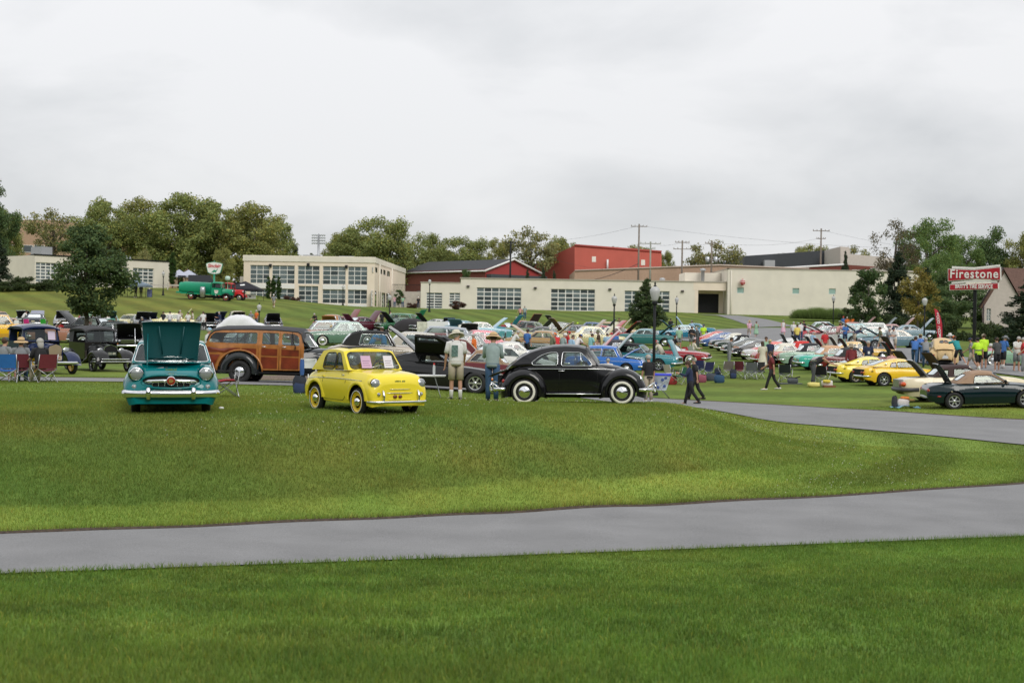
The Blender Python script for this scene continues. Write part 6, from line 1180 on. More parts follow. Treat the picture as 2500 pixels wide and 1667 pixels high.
    obj('bonnet', cowl.mesh(K), root)
    def wf(a, b_): x = .74+(.40-.74)*b_; z = 1.12+.44*b_; return (x-.10*abs(a)**1.5, a*(.70-.08*b_), z+.06*(1-a*a)*b_)
    for h in (rrect(-.92, -.04, .1, .88, .1), rrect(.04, .92, .1, .88, .1)):
        mb = MB(); mb.poly(h, [], wf); o = obj('windscreen', mb.mesh('windscreen', CARGLASS), root); mb = MB(); mb.tube([wf(a, b_) for a, b_ in h+h[:1]], .018, 5, cap=False); obj('window_trim', mb.mesh('window_trim', CHROME), o)
    mb = MB(); mb.tube([wf(-1, 0), wf(-1, 1)], .04, 6); mb.tube([wf(1, 0), wf(1, 1)], .04, 6); mb.tube([wf(0, 0), wf(0, 1)], .02, 6); mb.tube([wf(a, 1) for a in np.linspace(-1, 1, 7)], .05, 6); obj('windscreen_frame', mb.mesh('windscreen_frame', K), root)
    fender(root, -1.5, .36, .42, .64, .62, .90, -8, 188, K, 'rear_wing', asym=-.05); fender(root, 1.5, .36, .42, .66, .30, .88, -20, 200, K, 'front_wing', asym=.0)
    for s in (1, -1):
        mb = MB(); mb.box(-.88, 1.0, min(s*.68, s*.88), max(s*.68, s*.88), .33, .37); obj('running_board', mb.mesh('running_board', BLACKTRIM), root); headlight(root, 1.98, s*.60, .85, .1)
        mb = MB(); mb.tube([(.75, s*.60, .96), (1.55, s*.40, .97)], .012, 5); obj('bonnet_trim', mb.mesh('bonnet_trim', CHROME), root)
    under(root, -2.4, 1.9, .6, .28, .5); add_wheels(root, 3.0, 1.50, .355, .17, 'cap', (.015, .015, .015)); bumper(root, 2.3, 1.8, .45, 1); bumper(root, -2.8, 1.7, .45, -1)
    for x in (-.1, -.95, -1.75): seats(root, x, .38, .68, w=.55, back=.5, n=2, col=mat('seat_tan', (.22, .17, .12), .7))
    steering(root, .3, .36, 1.12)
    mb = MB(); [mb.tube([(x, -.7, 1.22), (x, -.68, 1.58)], .010, 4) for x in (-1.62, -1.38)]; obj('window_guard', mb.mesh('window_guard', BLACKTRIM), root)
r_ = place_vehicle('wooden_station_wagon', 'long dark station wagon with varnished wood panelled sides parked on the middle drive', 'car', 716, D=44.6, rz=-5, sink=.03, wb=3.0, tr=1.5); woody(r_)
# ---------------------------------------------------------------- pre-war pickup, roadster and tanker
def prewar(root, K, FK, wb, r, cab, hood, bed=None, wk='thin', wcol=None, grille='shield', spare=None, soft=None, fw=.82, roofcol=None):
    """cab=(x0,x1,z0,zroof,halfwidth,zbelt) hood=(x1,x2,z0,z1,halfwidth)"""
    cx0, cx1, cz0, czr, chw, czb = cab; hx0, hx1, hz0, hz1, hhw = hood
    H_ = Body([(hx0, hz0, hz1-.12, hz1, chw*.82, chw*.86, chw*.72), (hx0+.3, hz0, hz1-.13, hz1-.01, hhw*1.2, hhw*1.25, hhw*1.0), (hx1-.05, hz0, hz1-.16, hz1-.05, hhw*.85, hhw*.9, hhw*.72), (hx1, hz0, hz1-.18, hz1-.06, hhw*.84, hhw*.88, hhw*.7)], [], None, None, 2.2, 16); obj('bonnet', H_.mesh(K), root)
    for s in (1, -1):
        mb = MB(); [mb.box(hx0+.3+k*.06, hx0+.32+k*.06, s*hhw*1.0-.04, s*hhw*1.0+.04, hz0+.15, hz1-.22) for k in range(int((hx1-hx0-.45)/.06))]; 
    win = rpoly([(cx0+.10, czb+.03), (cx0+.12, czr-.12), (cx1-.16, czr-.12), (cx1-.12, czb+.03)], .05); out = rpoly([(cx0, cz0), (cx0, czr-.02), (cx1-.10, czr-.02), (cx1, czb+.0), (cx1+.02, cz0)], .06) if not soft else [(cx0, cz0), (cx0-.02, czb+.02), (cx1, czb), (cx1, cz0)]
    C = K if not soft else soft
    for s in (1, -1):
        Yc = lambda z: s*(chw-.06*max(0, (z-czb)/(czr-czb)))
        mb = MB(); mb.poly(out, [win] if not soft else [], lambda x, z: (x, Yc(z), z), flip=(s > 0)); obj('side_panel', mb.mesh('side_panel', K), root)
        if soft: mb = MB(); o2 = [(cx0-.04, czb+.02), (cx0-.06, czr-.06), (cx0+.15, czr-.03), (cx1-.1, czr-.06), (cx1-.12, czr-.13), (cx0+.42, czr-.15), (cx0+.40, czb+.02)]; mb.poly(o2, [], lambda x, z: (x, Yc(z), z), flip=(s > 0)); obj('side_curtain', mb.mesh('side_curtain', soft), root)
    P = [];
    for i in range(9):
        t = i/8; x = cx0-.05+(cx1+.02-cx0+.05)*t; d = -.10*abs(2*t-1)**4; P.append([(x, chw*1.0*a, czr-.03+d+.10*(1-abs(a)**3)) for a in np.linspace(-1, 1, 11)])
    mb = MB(); mb.grid(P, flip=False); mb.m = 0; mb.grid([[(x, y, z-.05) for x, y, z in row] for row in P], flip=True); [mb.grid([[a_, (a_[0], a_[1], a_[2]-.06)] for a_ in e]) for e in (P[0], P[-1], [p[0] for p in P], [p[-1] for p in P])]; obj('roof', mb.mesh('roof', C if soft else (roofcol or K)), root)
    # windscreen and rear panel
    xw = cx1-.02; hw_ = chw-.10; mb = MB(); f = lambda a, b_: (xw-.10*b_, a, czb+.02+(czr-.08-czb)*b_); hl = rrect(-hw_+.02, hw_-.02, .08, .88, .07); mb.poly([(-chw+.03, 0), (chw-.03, 0), (chw-.07, 1), (-chw+.07, 1)], [hl], f); obj('windscreen_frame', mb.mesh('windscreen_frame', K), root); mb = MB(); mb.poly(hl, [], f); obj('windscreen', mb.mesh('windscreen', CARGLASS), root)
    mb = MB(); f = lambda a, b_: (cx0, a, cz0+(czr-.06-cz0)*b_); hl = rrect(-.35, .35, .62, .85, .03); mb.poly([(-chw, 0), (chw, 0), (chw-.05, 1), (-chw+.05, 1)], [hl], f, flip=True); obj('rear_panel', mb.mesh('rear_panel', C), root); mb = MB(); mb.poly(hl, [], f); obj('rear_window', mb.mesh('rear_window', CARGLASS), root)
    mb = MB(); mb.box(cx0+.1, cx1-.1, -chw+.08, chw-.08, cz0, cz0+.3); mb.box(cx0+.04, cx0+.16, -chw+.08, chw-.08, cz0+.2, czb); obj('seat', mb.mesh('seat', SEAT), root); steering(root, cx1-.25, chw*.45, czb+.02)
    # radiator
    g = [(-.20, hz0+.02), (.20, hz0+.02), (.27, hz1-.25), (.22, hz1-.12), (0, hz1-.04), (-.22, hz1-.12), (-.27, hz1-.25)]; gx = hx1+.02
    mb = MB(); mb.poly([(a*1.1, (b_-hz1)*1.05+hz1+.02) for a, b_ in g], [], lambda a, b_: (gx-.01, a, b_)); o = obj('radiator_shell', mb.mesh('radiator_shell', K if grille == 'shield' else CHROME), root); mb = MB(); mb.poly(g, [], lambda a, b_: (gx+.01+(.08*(1-abs(a)/.27) if grille == 'shield' else 0), a, b_), [(0, z) for z in np.linspace(hz0+.1, hz1-.1, 6)])
    obj('grille', mb.mesh('grille', mat('grille_tan', (.36, .28, .19), .4, .3) if grille == 'shield' else BLACKTRIM), o)
    # wings, running boards, lamps
    R1 = r+.10; pf = [(wb/2+R1*1.12*math.cos(t), r+R1*math.sin(t)) for t in np.linspace(R(10), R(150), 10)]+[(wb/2-.72, .52), (wb/2-.95, .40)]; sweep_fender(root, pf, hhw*.8, fw, FK, name='front_wing', drop=.10, crown=.05)
    pr = [(-wb/2+.65, .40)]+[(-wb/2+R1*1.1*math.cos(t), r+R1*math.sin(t)) for t in np.linspace(R(30), R(175), 10)]; sweep_fender(root, pr, chw*.85, fw, FK, name='rear_wing', drop=.09, crown=.05)
    for s in (1, -1):
        mb = MB(); mb.box(-wb/2+.5, wb/2-.8, min(s*chw*.9, s*fw), max(s*chw*.9, s*fw), .36, .40); obj('running_board', mb.mesh('running_board', FK), root)
        mb = MB(); mb.lathe([(.02, -.14), (.08, -.10), (.115, -.03), (.12, 0)], 16); o = obj('headlight_bowl', mb.mesh('headlight_bowl', CHROME), root, (hx1-.02, s*.43, hz1-.28), (0, R(90), 0)); headlight(root, hx1-.0, s*.43, hz1-.28, .115, deep=.03)
    mb = MB(); mb.tube([(hx1-.05, -.45, hz1-.42), (hx1-.02, 0, hz1-.46), (hx1-.05, .45, hz1-.42)], .016, 6); obj('lamp_bar', mb.mesh('lamp_bar', CHROME), root)
    under(root, -wb/2-.6, hx1-.1, .38, .32, .58); mb = MB(); mb.tube([(wb/2, -.65, r), (wb/2, .65, r)], .04, 6); mb.tube([(-wb/2, -.65, r), (-wb/2, .65, r)], .05, 6); obj('axle', mb.mesh('axle', UNDER), root)['kind'] = 'stuff'
    add_wheels(root, wb, 1.42, r, .13, wk, wcol)
    if bed:
        bx0, bx1, bz0, bz1, bh = bed
        for s in (1, -1): mb = MB(); mb.box(bx0, bx1, min(s*bh, s*(bh-.04)), max(s*bh, s*(bh-.04)), bz0, bz1); mb.tube([(bx0, s*bh, bz1), (bx1, s*bh, bz1)], .025, 6); obj('bed_side', mb.mesh('bed_side', K), root)
        mb = MB(); mb.box(bx0, bx1, -bh, bh, bz0, bz0+.04); obj('bed_floor', mb.mesh('bed_floor', UNDER), root); mb = MB(); mb.box(bx0-.03, bx0, -bh, bh, bz0, bz1); obj('tailgate', mb.mesh('tailgate', K), root)
    if spare:
        tm, rm = wheel_meshes(r, .13, wk, wcol); o = obj('spare_wheel', tm, root, (spare, -fw+.05, r+.42), (R(90), 0, 0)); obj('rim', rm, o)
NAVY = paint((.012, .022, .075)); JET = paint((.009, .009, .009))
r_ = place_vehicle('blue_pickup', 'dark blue pre-war pickup with tan shield grille and yellow spoked spare wheel', 'truck', 90, D=53.5, rz=-47, sink=.02, wb=2.85, tr=1.4)
prewar(r_, NAVY, NAVY, 2.85, .36, (-.95, .35, .45, 1.78, .72, 1.18), (.33, 1.45, .48, 1.16, .38), (-2.35, -1.0, .62, 1.02, .66), 'thin', srgb(215, 170, 30), 'shield', .55)
bumper(r_, 1.98, 1.72, .45, 1, h=.05, t=.02, bow=.12); plate(r_, 1.72, .62, '1934', mat('plate_buff', (.5, .42, .34), .5), mat('plate_red', (.35, .08, .06), .5), sz=.11)
mb = MB(); mb.box(-.002, .002, -.14, .14, -.16, .16); obj('notice_sheet', mb.mesh('notice_sheet', mat('paper', (.66, .56, .70), .8)), r_, (.29, .42, 1.42), (0, R(-12), 0))
r_ = place_vehicle('black_roadster', 'black 1920s roadster with cloth top and bright round headlamps, parked left of the turquoise car', 'car', 238, D=57, rz=-52, sink=.02, wb=2.63, tr=1.4)
prewar(r_, JET, JET, 2.63, .37, (-1.35, .30, .48, 1.72, .66, 1.12), (.28, 1.30, .50, 1.10, .32), None, 'thin', (.01, .01, .01), 'flat', None, fabric((.05, .05, .055)), .80)
for z in (.42, .52): bumper(r_, 1.85, 1.6, z, 1, h=.022, t=.012, bow=.10)
plate(r_, 1.42, .72, '131 491', mat('plate_dark', (.04, .06, .05), .5), mat('plate_cream', (.7, .68, .55), .5), w=.36, sz=.12)
# tanker on the slope and red truck behind it
TG = paint(srgb(20, 140, 105), True); r_ = place_vehicle('green_tanker', 'green vintage tank truck with red wheels under the fuel sign', 'truck', 512, D=186, rz=-4, sink=.02, wb=4.6, tr=1.6)
prewar(r_, TG, BLACKTRIM, 4.6, .46, (.35, 1.75, .75, 2.35, .80, 1.62), (1.73, 3.15, .78, 1.58, .44), None, 'cap', srgb(170, 35, 30), 'flat', None, fw=1.0)
mb = MB(); P = [[(x, .95*math.copysign(abs(math.cos(t))**.7, math.cos(t)), 1.50+.80*math.copysign(abs(math.sin(t))**.7, math.sin(t))*(1 if x > -3.6 else .86)) for t in np.linspace(0, 2*PI, 25)[:-1]] for x in (-3.85, -3.6, -3.3, .3)]; mb.grid(P, wrap=True)
for k in (0, 3): mb.f.append([k*24+j for j in range(24)][::(-1 if k else 1)]); mb.mi.append(0); mb.sm.append(False)
obj('tank', mb.mesh('tank', TG), r_); mb = MB(); mb.box(-4.2, -3.5, -.95, .95, .80, 1.0, Matrix.Rotation(.0, 4, 'Y')); mb.box(-3.6, .3, -.96, .96, .74, .92); obj('tank_skirt', mb.mesh('tank_skirt', TG), r_)
mb = MB(); mb.lathe([(.30, 0), (.36, .35), (.38, .65), (.36, .95), (.30, 1.3), (.001, 1.3)], 16, Matrix.Translation((-.62, -1.18, .45))); obj('side_drum', mb.mesh('side_drum', DULLMETAL), r_)
mb = MB(); mb.box(-.002, .002, -.2, .2, -.15, .15); o = obj('door_emblem', MB().poly([(-.28, .18), (.28, .18), (.18, -.22), (0, -.28), (-.18, -.22)], [], lambda a, b_: (a, 0, b_)).mesh('door_emblem', SIGNW), r_, (1.05, -.83, 1.2)); obj('lettering', text('Sinclair', .15, mat('sign_red_b', (.55, .03, .035), .5), .002, .8, .2), o, (0, -.01, .06))
r_ = place_vehicle('red_truck', 'old red truck parked nose out behind the green tanker', 'truck', 558, D=192, rz=-8, sink=.02, wb=3.4, tr=1.6, group=None); RD = paint(srgb(185, 30, 32), True)
prewar(r_, RD, RD, 3.4, .42, (-.6, .6, .7, 2.2, .78, 1.5), (.58, 2.1, .75, 1.45, .42), None, 'cap', (.3, .3, .3), 'flat', None, fw=.98)
mb = MB(); mb.lathe([(.05, 0), (.05, 1.6), (.22, 1.62), (.34, 1.75), (.34, 2.05), (.22, 2.2), (.001, 2.2)], 14, Matrix.Translation((0, 0, 0))); o = obj('fuel_pump_globe', mb.mesh('fuel_pump_globe', mat('pale_green_glass', (.55, .7, .62), .3)), loc=tuple(at(555, 190)+Vector((0, 0, .9)))); tag(o, 'round pale green pump globe standing behind the tanker cab', 'pump')
# ================================================================ people
SKIN = mat('skin', (.50, .27, .18), .55, var=.08); SKIN2 = mat('skin_tanned', (.36, .17, .10), .55, var=.08)
PM = {}
POSES = {  # lean, (thigh L, thigh R), (knee L, knee R), armL (raise, elbow, out), armR, head pitch, head yaw
 'stand': (2, (0, 0), (0, 0), (4, 12, 9), (2, 10, 9), 5, 0), 'hold': (5, (3, -3), (2, 4), (22, 80, 8), (18, 74, 8), 22, 0), 'look': (4, (2, -4), (2, 6), (3, 14, 12), (12, 40, 8), 28, -35),
 'walk': (4, (20, -16), (5, 18), (-20, 14, 8), (26, 30, 8), 6, 0), 'walk2': (5, (-16, 14), (20, 3), (30, 80, 6), (-14, 18, 8), 12, 0), 'bend': (58, (8, -4), (8, 6), (60, 18, 6), (52, 20, 6), 10, 0), 'lean': (30, (6, -6), (4, 6), (44, 40, 8), (34, 34, 8), 14, 0),
 'push': (34, (20, -28), (18, 14), (78, 20, 8), (74, 24, 8), 0, 0), 'sit': (6, (84, 84), (84, 80), (20, 60, 14), (24, 66, 14), 4, 0), 'hips': (0, (3, -5), (0, 4), (-14, 60, 34), (-10, 58, 32), 2, 20), 'photo': (2, (2, -3), (0, 2), (60, 110, 10), (58, 112, 10), 0, 0)}
def joints(pose):
    ln, th, kn, aL, aR, hp, hy = POSES[pose]; sit = pose == 'sit'; pz = .93 if not sit else .50
    if not sit: pz = max(.44*math.cos(R(t))+.40*math.cos(R(t-k))+.09 for t, k in zip(th, kn))+.02
    J = {'pelvis': Vector((0, 0, pz))}; Rl = Matrix.Rotation(-R(ln), 3, 'X'); up = lambda x, y, z: J['pelvis']+Rl @ Vector((x, y, z))
    J['waist'] = up(0, 0, .14); J['chest'] = up(0, 0, .36); J['neck'] = up(0, .0, .53); Rh = Rl @ Matrix.Rotation(-R(hp-ln*.6), 3, 'X') @ Matrix.Rotation(R(hy), 3, 'Z'); J['Rh'] = Rh
    J['head'] = J['neck']+Rh @ Vector((0, .025, .16)); J['crown'] = J['neck']+Rh @ Vector((0, .01, .24)); J['jaw'] = J['neck']+Rh @ Vector((0, .045, .09)); J['nose'] = J['head']+Rh @ Vector((0, .105, -.02))
    for s, n, t, k, a in ((-1, 'L', th[0], kn[0], aL), (1, 'R', th[1], kn[1], aR)):
        h = J['pelvis']+Vector((s*.095, 0, -.03)); J['hip'+n] = h; d = Vector((s*.02, math.sin(R(t)), -math.cos(R(t)))); J['knee'+n] = h+d*.43; d2 = Vector((s*.01, math.sin(R(t-k)), -math.cos(R(t-k)))); J['ank'+n] = J['knee'+n]+d2*.40
        J['toe'+n] = J['ank'+n]+Vector((s*.03, .17, -.06)); J['heel'+n] = J['ank'+n]+Vector((0, -.05, -.05)); sh = up(s*.185, 0, .47); J['sh'+n] = sh
        ra, el, ot = a; A = Matrix.Rotation(R(ra-ln*.0), 3, 'X') @ Matrix.Rotation(-s*R(ot), 3, 'Y'); dv = A @ Vector((0, 0, -1)); J['el'+n] = sh+dv*.29; B_ = Matrix.Rotation(R(ra+el), 3, 'X') @ Matrix.Rotation(-s*R(ot*.3-(12 if el > 50 else 0)), 3, 'Y'); d3 = B_ @ Vector((0, 0, -1)); J['wr'+n] = J['el'+n]+d3*.25; J['d'+n] = d3
        J['palm'+n] = J['wr'+n]+d3*.06
    return J
def body_mesh(pose):
    J = joints(pose); V = []; E = []; Rr = []
    def v(p, r): V.append(tuple(p)); Rr.append(r); return len(V)-1
    def e(a, b_): E.append((a, b_)); return b_
    pel = v(J['pelvis'], .125); wa = e(pel, v(J['waist'], .115)); ch = e(wa, v(J['chest'], .125)); nk = e(ch, v(J['neck'], .058)); jw = e(nk, v(J['jaw'], .066)); hd = e(jw, v(J['head'], .088)); cw = e(hd, v(J['crown'], .062)); e(hd, v(J['nose'], .016))
    for s in (-1, 1): e(hd, v(J['head']+J['Rh'] @ Vector((s*.095, -.01, -.01)), .018))
    for n in 'LR':
        s = -1 if n == 'L' else 1; sh = e(ch, v(J['sh'+n], .055)); el = e(sh, v(J['el'+n], .040)); wr = e(el, v(J['wr'+n], .026)); pm = e(wr, v(J['palm'+n], .034)); d = J['d'+n]
        sd_ = Vector((0, 1, 0))-d*d.y; sd_ = sd_.normalized() if sd_.length > .2 else Vector((0, 0, 1)); inn = d.cross(sd_)*s
        for i, (o, l) in enumerate(((-.028, .062), (-.010, .075), (.010, .070), (.027, .055))):
            b0 = e(pm, v(J['palm'+n]+d*.038+sd_*o*-1, .011)); b1 = e(b0, v(J['palm'+n]+d*(.038+l*.55)+sd_*o*-1.1+inn*.008, .0085)); e(b1, v(J['palm'+n]+d*(.038+l*.9)+sd_*o*-1.1+inn*.028, .007))
        t0 = e(pm, v(J['palm'+n]+d*.005+sd_*.035, .012)); e(t0, v(J['palm'+n]+d*.035+sd_*.052+inn*.015, .009))
        hp = e(pel, v(J['hip'+n], .088)); kn = e(hp, v(J['knee'+n], .055)); cf = e(kn, v(J['knee'+n].lerp(J['ank'+n], .35), .056)); an = e(cf, v(J['ank'+n], .036)); e(an, v(J['toe'+n], .032))
    me = bpy.data.meshes.new('b'); me.from_pydata(V, E, []); o = bpy.data.objects.new('b', me); COL.objects.link(o); m = o.modifiers.new('s', 'SKIN'); o.modifiers.new('u', 'SUBSURF').levels = 1; o.modifiers['u'].render_levels = 1; m.use_smooth_shade = True; m.branch_smoothing = .4
    for i, r in enumerate(Rr): me.skin_vertices[0].data[i].radius = (r, r)
    me.skin_vertices[0].data[0].use_root = True
    dg = bpy.context.evaluated_depsgraph_get(); out = bpy.data.meshes.new_from_object(o.evaluated_get(dg)); bpy.data.objects.remove(o); out.materials.clear(); out.materials.append(SKIN); out.name = 'person'
    out.polygons.foreach_set('use_smooth', [True]*len(out.polygons)); return out
def garment(pose, g):
    J = joints(pose); mb = MB(); X = (1, 0, 0)
    if g in ('short', 'long', 'vest'):
        p, w, c, n = J['pelvis'], J['waist'], J['chest'], J['neck']; up = (n-p).normalized()
        mb.tube([p-up*.06, p+up*.0, w, c, c+up*.09, n-up*.015, n+up*.02], [(.178, .135), (.176, .135), (.168, .13), (.192, .132), (.185, .11), (.10, .075), (.068, .062)], 14, side=X)
        if g != 'vest':
            for q in 'LR':
                s, e, wr = J['sh'+q], J['el'+q], J['wr'+q]; inn = c.lerp(s, .55)+up*.06
                if g == 'short': mb.tube([inn, s, s.lerp(e, .5), s.lerp(e, .85)], [.07, .074, .066, .068], 10)
                else: mb.tube([inn, s, s.lerp(e, .6), e, e.lerp(wr, .5), wr], [.07, .073, .062, .056, .048, .042], 10)
    elif g in ('trousers', 'shorts'):
        p = J['pelvis']; up = (J['waist']-p).normalized(); mb.tube([p+up*.10, p+up*.02, p-up*.09], [(.165, .125), (.176, .135), (.165, .125)], 14, side=X)
        for q in 'LR':
            h, k, a = J['hip'+q], J['knee'+q], J['ank'+q]
            if g == 'shorts': mb.tube([h+Vector((0, 0, .03)), h.lerp(k, .4), h.lerp(k, .92)], [.098, .092, .088], 10)
            else: mb.tube([h+Vector((0, 0, .03)), h.lerp(k, .5), k, k.lerp(a, .4), a+Vector((0, 0, .0))], [.098, .085, .070, .066, .060], 10)
    elif g == 'skirt':
        p = J['pelvis']; mb.tube([p+Vector((0, 0, .12)), p, p-Vector((0, 0, .2)), p-Vector((0, 0, .45)), p-Vector((0, 0, .58))], [(.14, .11), (.18, .14), (.22, .19), (.27, .24), (.29, .26)], 16, side=X)
    elif g == 'shoes':
        for q in 'LR': a, t, h = J['ank'+q], J['toe'+q], J['heel'+q]; mb.tube([h+Vector((0, -.02, .01)), a+Vector((0, .02, -.045)), a.lerp(t, .6)+Vector((0, 0, -.012)), t+Vector((0, .05, -.005))], [(.035, .035), (.046, .045), (.05, .034), (.03, .02)], 8, side=X)
    elif g == 'socks':
        for q in 'LR': a, k = J['ank'+q], J['knee'+q]; mb.tube([a+Vector((0, 0, -.02)), a.lerp(k, .35), a.lerp(k, .45)], [.046, .050, .052], 8)
    M = Matrix.Translation(J['head']) @ J['Rh'].to_4x4()
    if g == 'hair': mb.ell((0, -.022, .028), (.098, .108, .098), 12, 8, M)
    elif g == 'longhair': mb.ell((0, -.02, .03), (.105, .112, .102), 12, 8, M); mb.ell((0, -.065, -.07), (.098, .06, .13), 10, 7, M)
    elif g == 'cap':
        mb.lathe([(.104, -.0), (.106, .03), (.09, .07), (.05, .098), (.001, .105)], 14, M @ Matrix.Translation((0, 0, .03)) @ Matrix.Rotation(R(6), 4, 'X')); mb.grid([[(.09*t, .08+.02*(1-t*t), .035), (.075*t, .15+.04*(1-t*t), .02)] for t in np.linspace(-1, 1, 7)], M)
    elif g == 'sunhat':
        mb.lathe([(.21, -.02), (.19, .015), (.108, .028), (.106, .06), (.095, .12), (.06, .14), (.001, .142)], 18, M @ Matrix.Translation((0, -.01, .015)) @ Matrix.Rotation(R(8), 4, 'X'))
    elif g == 'band': mb.lathe([(.110, .028), (.110, .055)], 18, M @ Matrix.Translation((0, -.01, .015)) @ Matrix.Rotation(R(8), 4, 'X'))
    elif g == 'eyes': [mb.ell((s*.033, .083, .012), (.012, .008, .008), 6, 4, M) for s in (-1, 1)]; mb.box(-.022, .022, .086, .090, -.058, -.052, M)
    return mb.mesh(g, [BLACKTRIM])
GN = {'short': 'shirt', 'long': 'shirt', 'vest': 'shirt', 'trousers': 'trousers', 'shorts': 'shorts', 'skirt': 'skirt', 'hair': 'hair', 'longhair': 'hair', 'cap': 'cap', 'sunhat': 'hat', 'band': 'hat_band', 'shoes': 'shoes', 'socks': 'socks', 'eyes': 'face_features'}
def wear(root, pose, g, m):
    k = (pose, g); 
    if k not in PM: PM[k] = garment(pose, g)
    o = obj(GN[g], PM[k], root); o.material_slots[0].link = 'OBJECT'; o.material_slots[0].material = m; return o
cloth = lambda c: mat('cloth', tuple(c), .85, var=.10, scale=9)
CN = {'w': (.70, .69, .67), 'k': (.015, .015, .017), 'n': (.018, .028, .07), 'g': (.22, .23, .24), 'dg': (.07, .075, .08), 'b': (.05, .15, .42), 'lb': (.32, .48, .62), 'r': (.50, .025, .03), 'mr': (.16, .02, .025), 'o': (.70, .16, .03), 'y': (.75, .60, .14), 'kh': (.42, .36, .27), 'bl': (.30, .38, .37),
      'gr': (.30, .48, .33), 'ol': (.16, .17, .10), 'p': (.62, .32, .30), 'pk': (.70, .42, .52), 't': (.02, .26, .27), 'jn': (.035, .085, .17), 'cr': (.62, .58, .46), 'ne': (.55, .85, .04), 'tq': (.25, .55, .55), 'ab': (.02, .26, .58), 'hg': (.42, .40, .38), 'hb': (.07, .04, .025), 'hy': (.55, .42, .22), 'hd': (.02, .016, .014), 'st': (.60, .42, .22)}
PC = 0
def person(px, D, rz, pose, ht, top, bot, head, label, py=None, sink=.02):
    """top='short:w', bot='shorts:kh', head='cap:n' etc."""
    global PC; PC += 1; p = hit(px, py) if py else at(px, D); r_ = thing('person', label, 'person', (p.x, p.y, p.z-sink), R(rz)); r_.scale = (ht/1.76,)*3
    if pose not in PM: PM[pose] = body_mesh(pose)
    obj('body', PM[pose], r_)
    a, c = top.split(':'); wear(r_, pose, a, cloth(CN[c])); a, c = bot.split(':'); wear(r_, pose, a, cloth(CN[c])); wear(r_, pose, 'shoes', cloth(CN['w' if PC % 3 == 0 else 'k']))
    if a == 'shorts' and PC % 2: wear(r_, pose, 'socks', cloth(CN['w']))
    a, c = head.split(':'); 
    if a in ('cap', 'sunhat'): wear(r_, pose, 'hair', mat('hair', CN['hg' if PC % 2 else 'hb'], .8)).scale = (1, 1, 1)
    wear(r_, pose, a, cloth(CN[c]) if a in ('cap', 'sunhat') else mat('hair', CN[c], .8))
    if a == 'sunhat': wear(r_, pose, 'band', cloth(CN['k']))
    if abs(((rz+180) % 360)-180) > 50: wear(r_, pose, 'eyes', BLACKTRIM)
    return r_
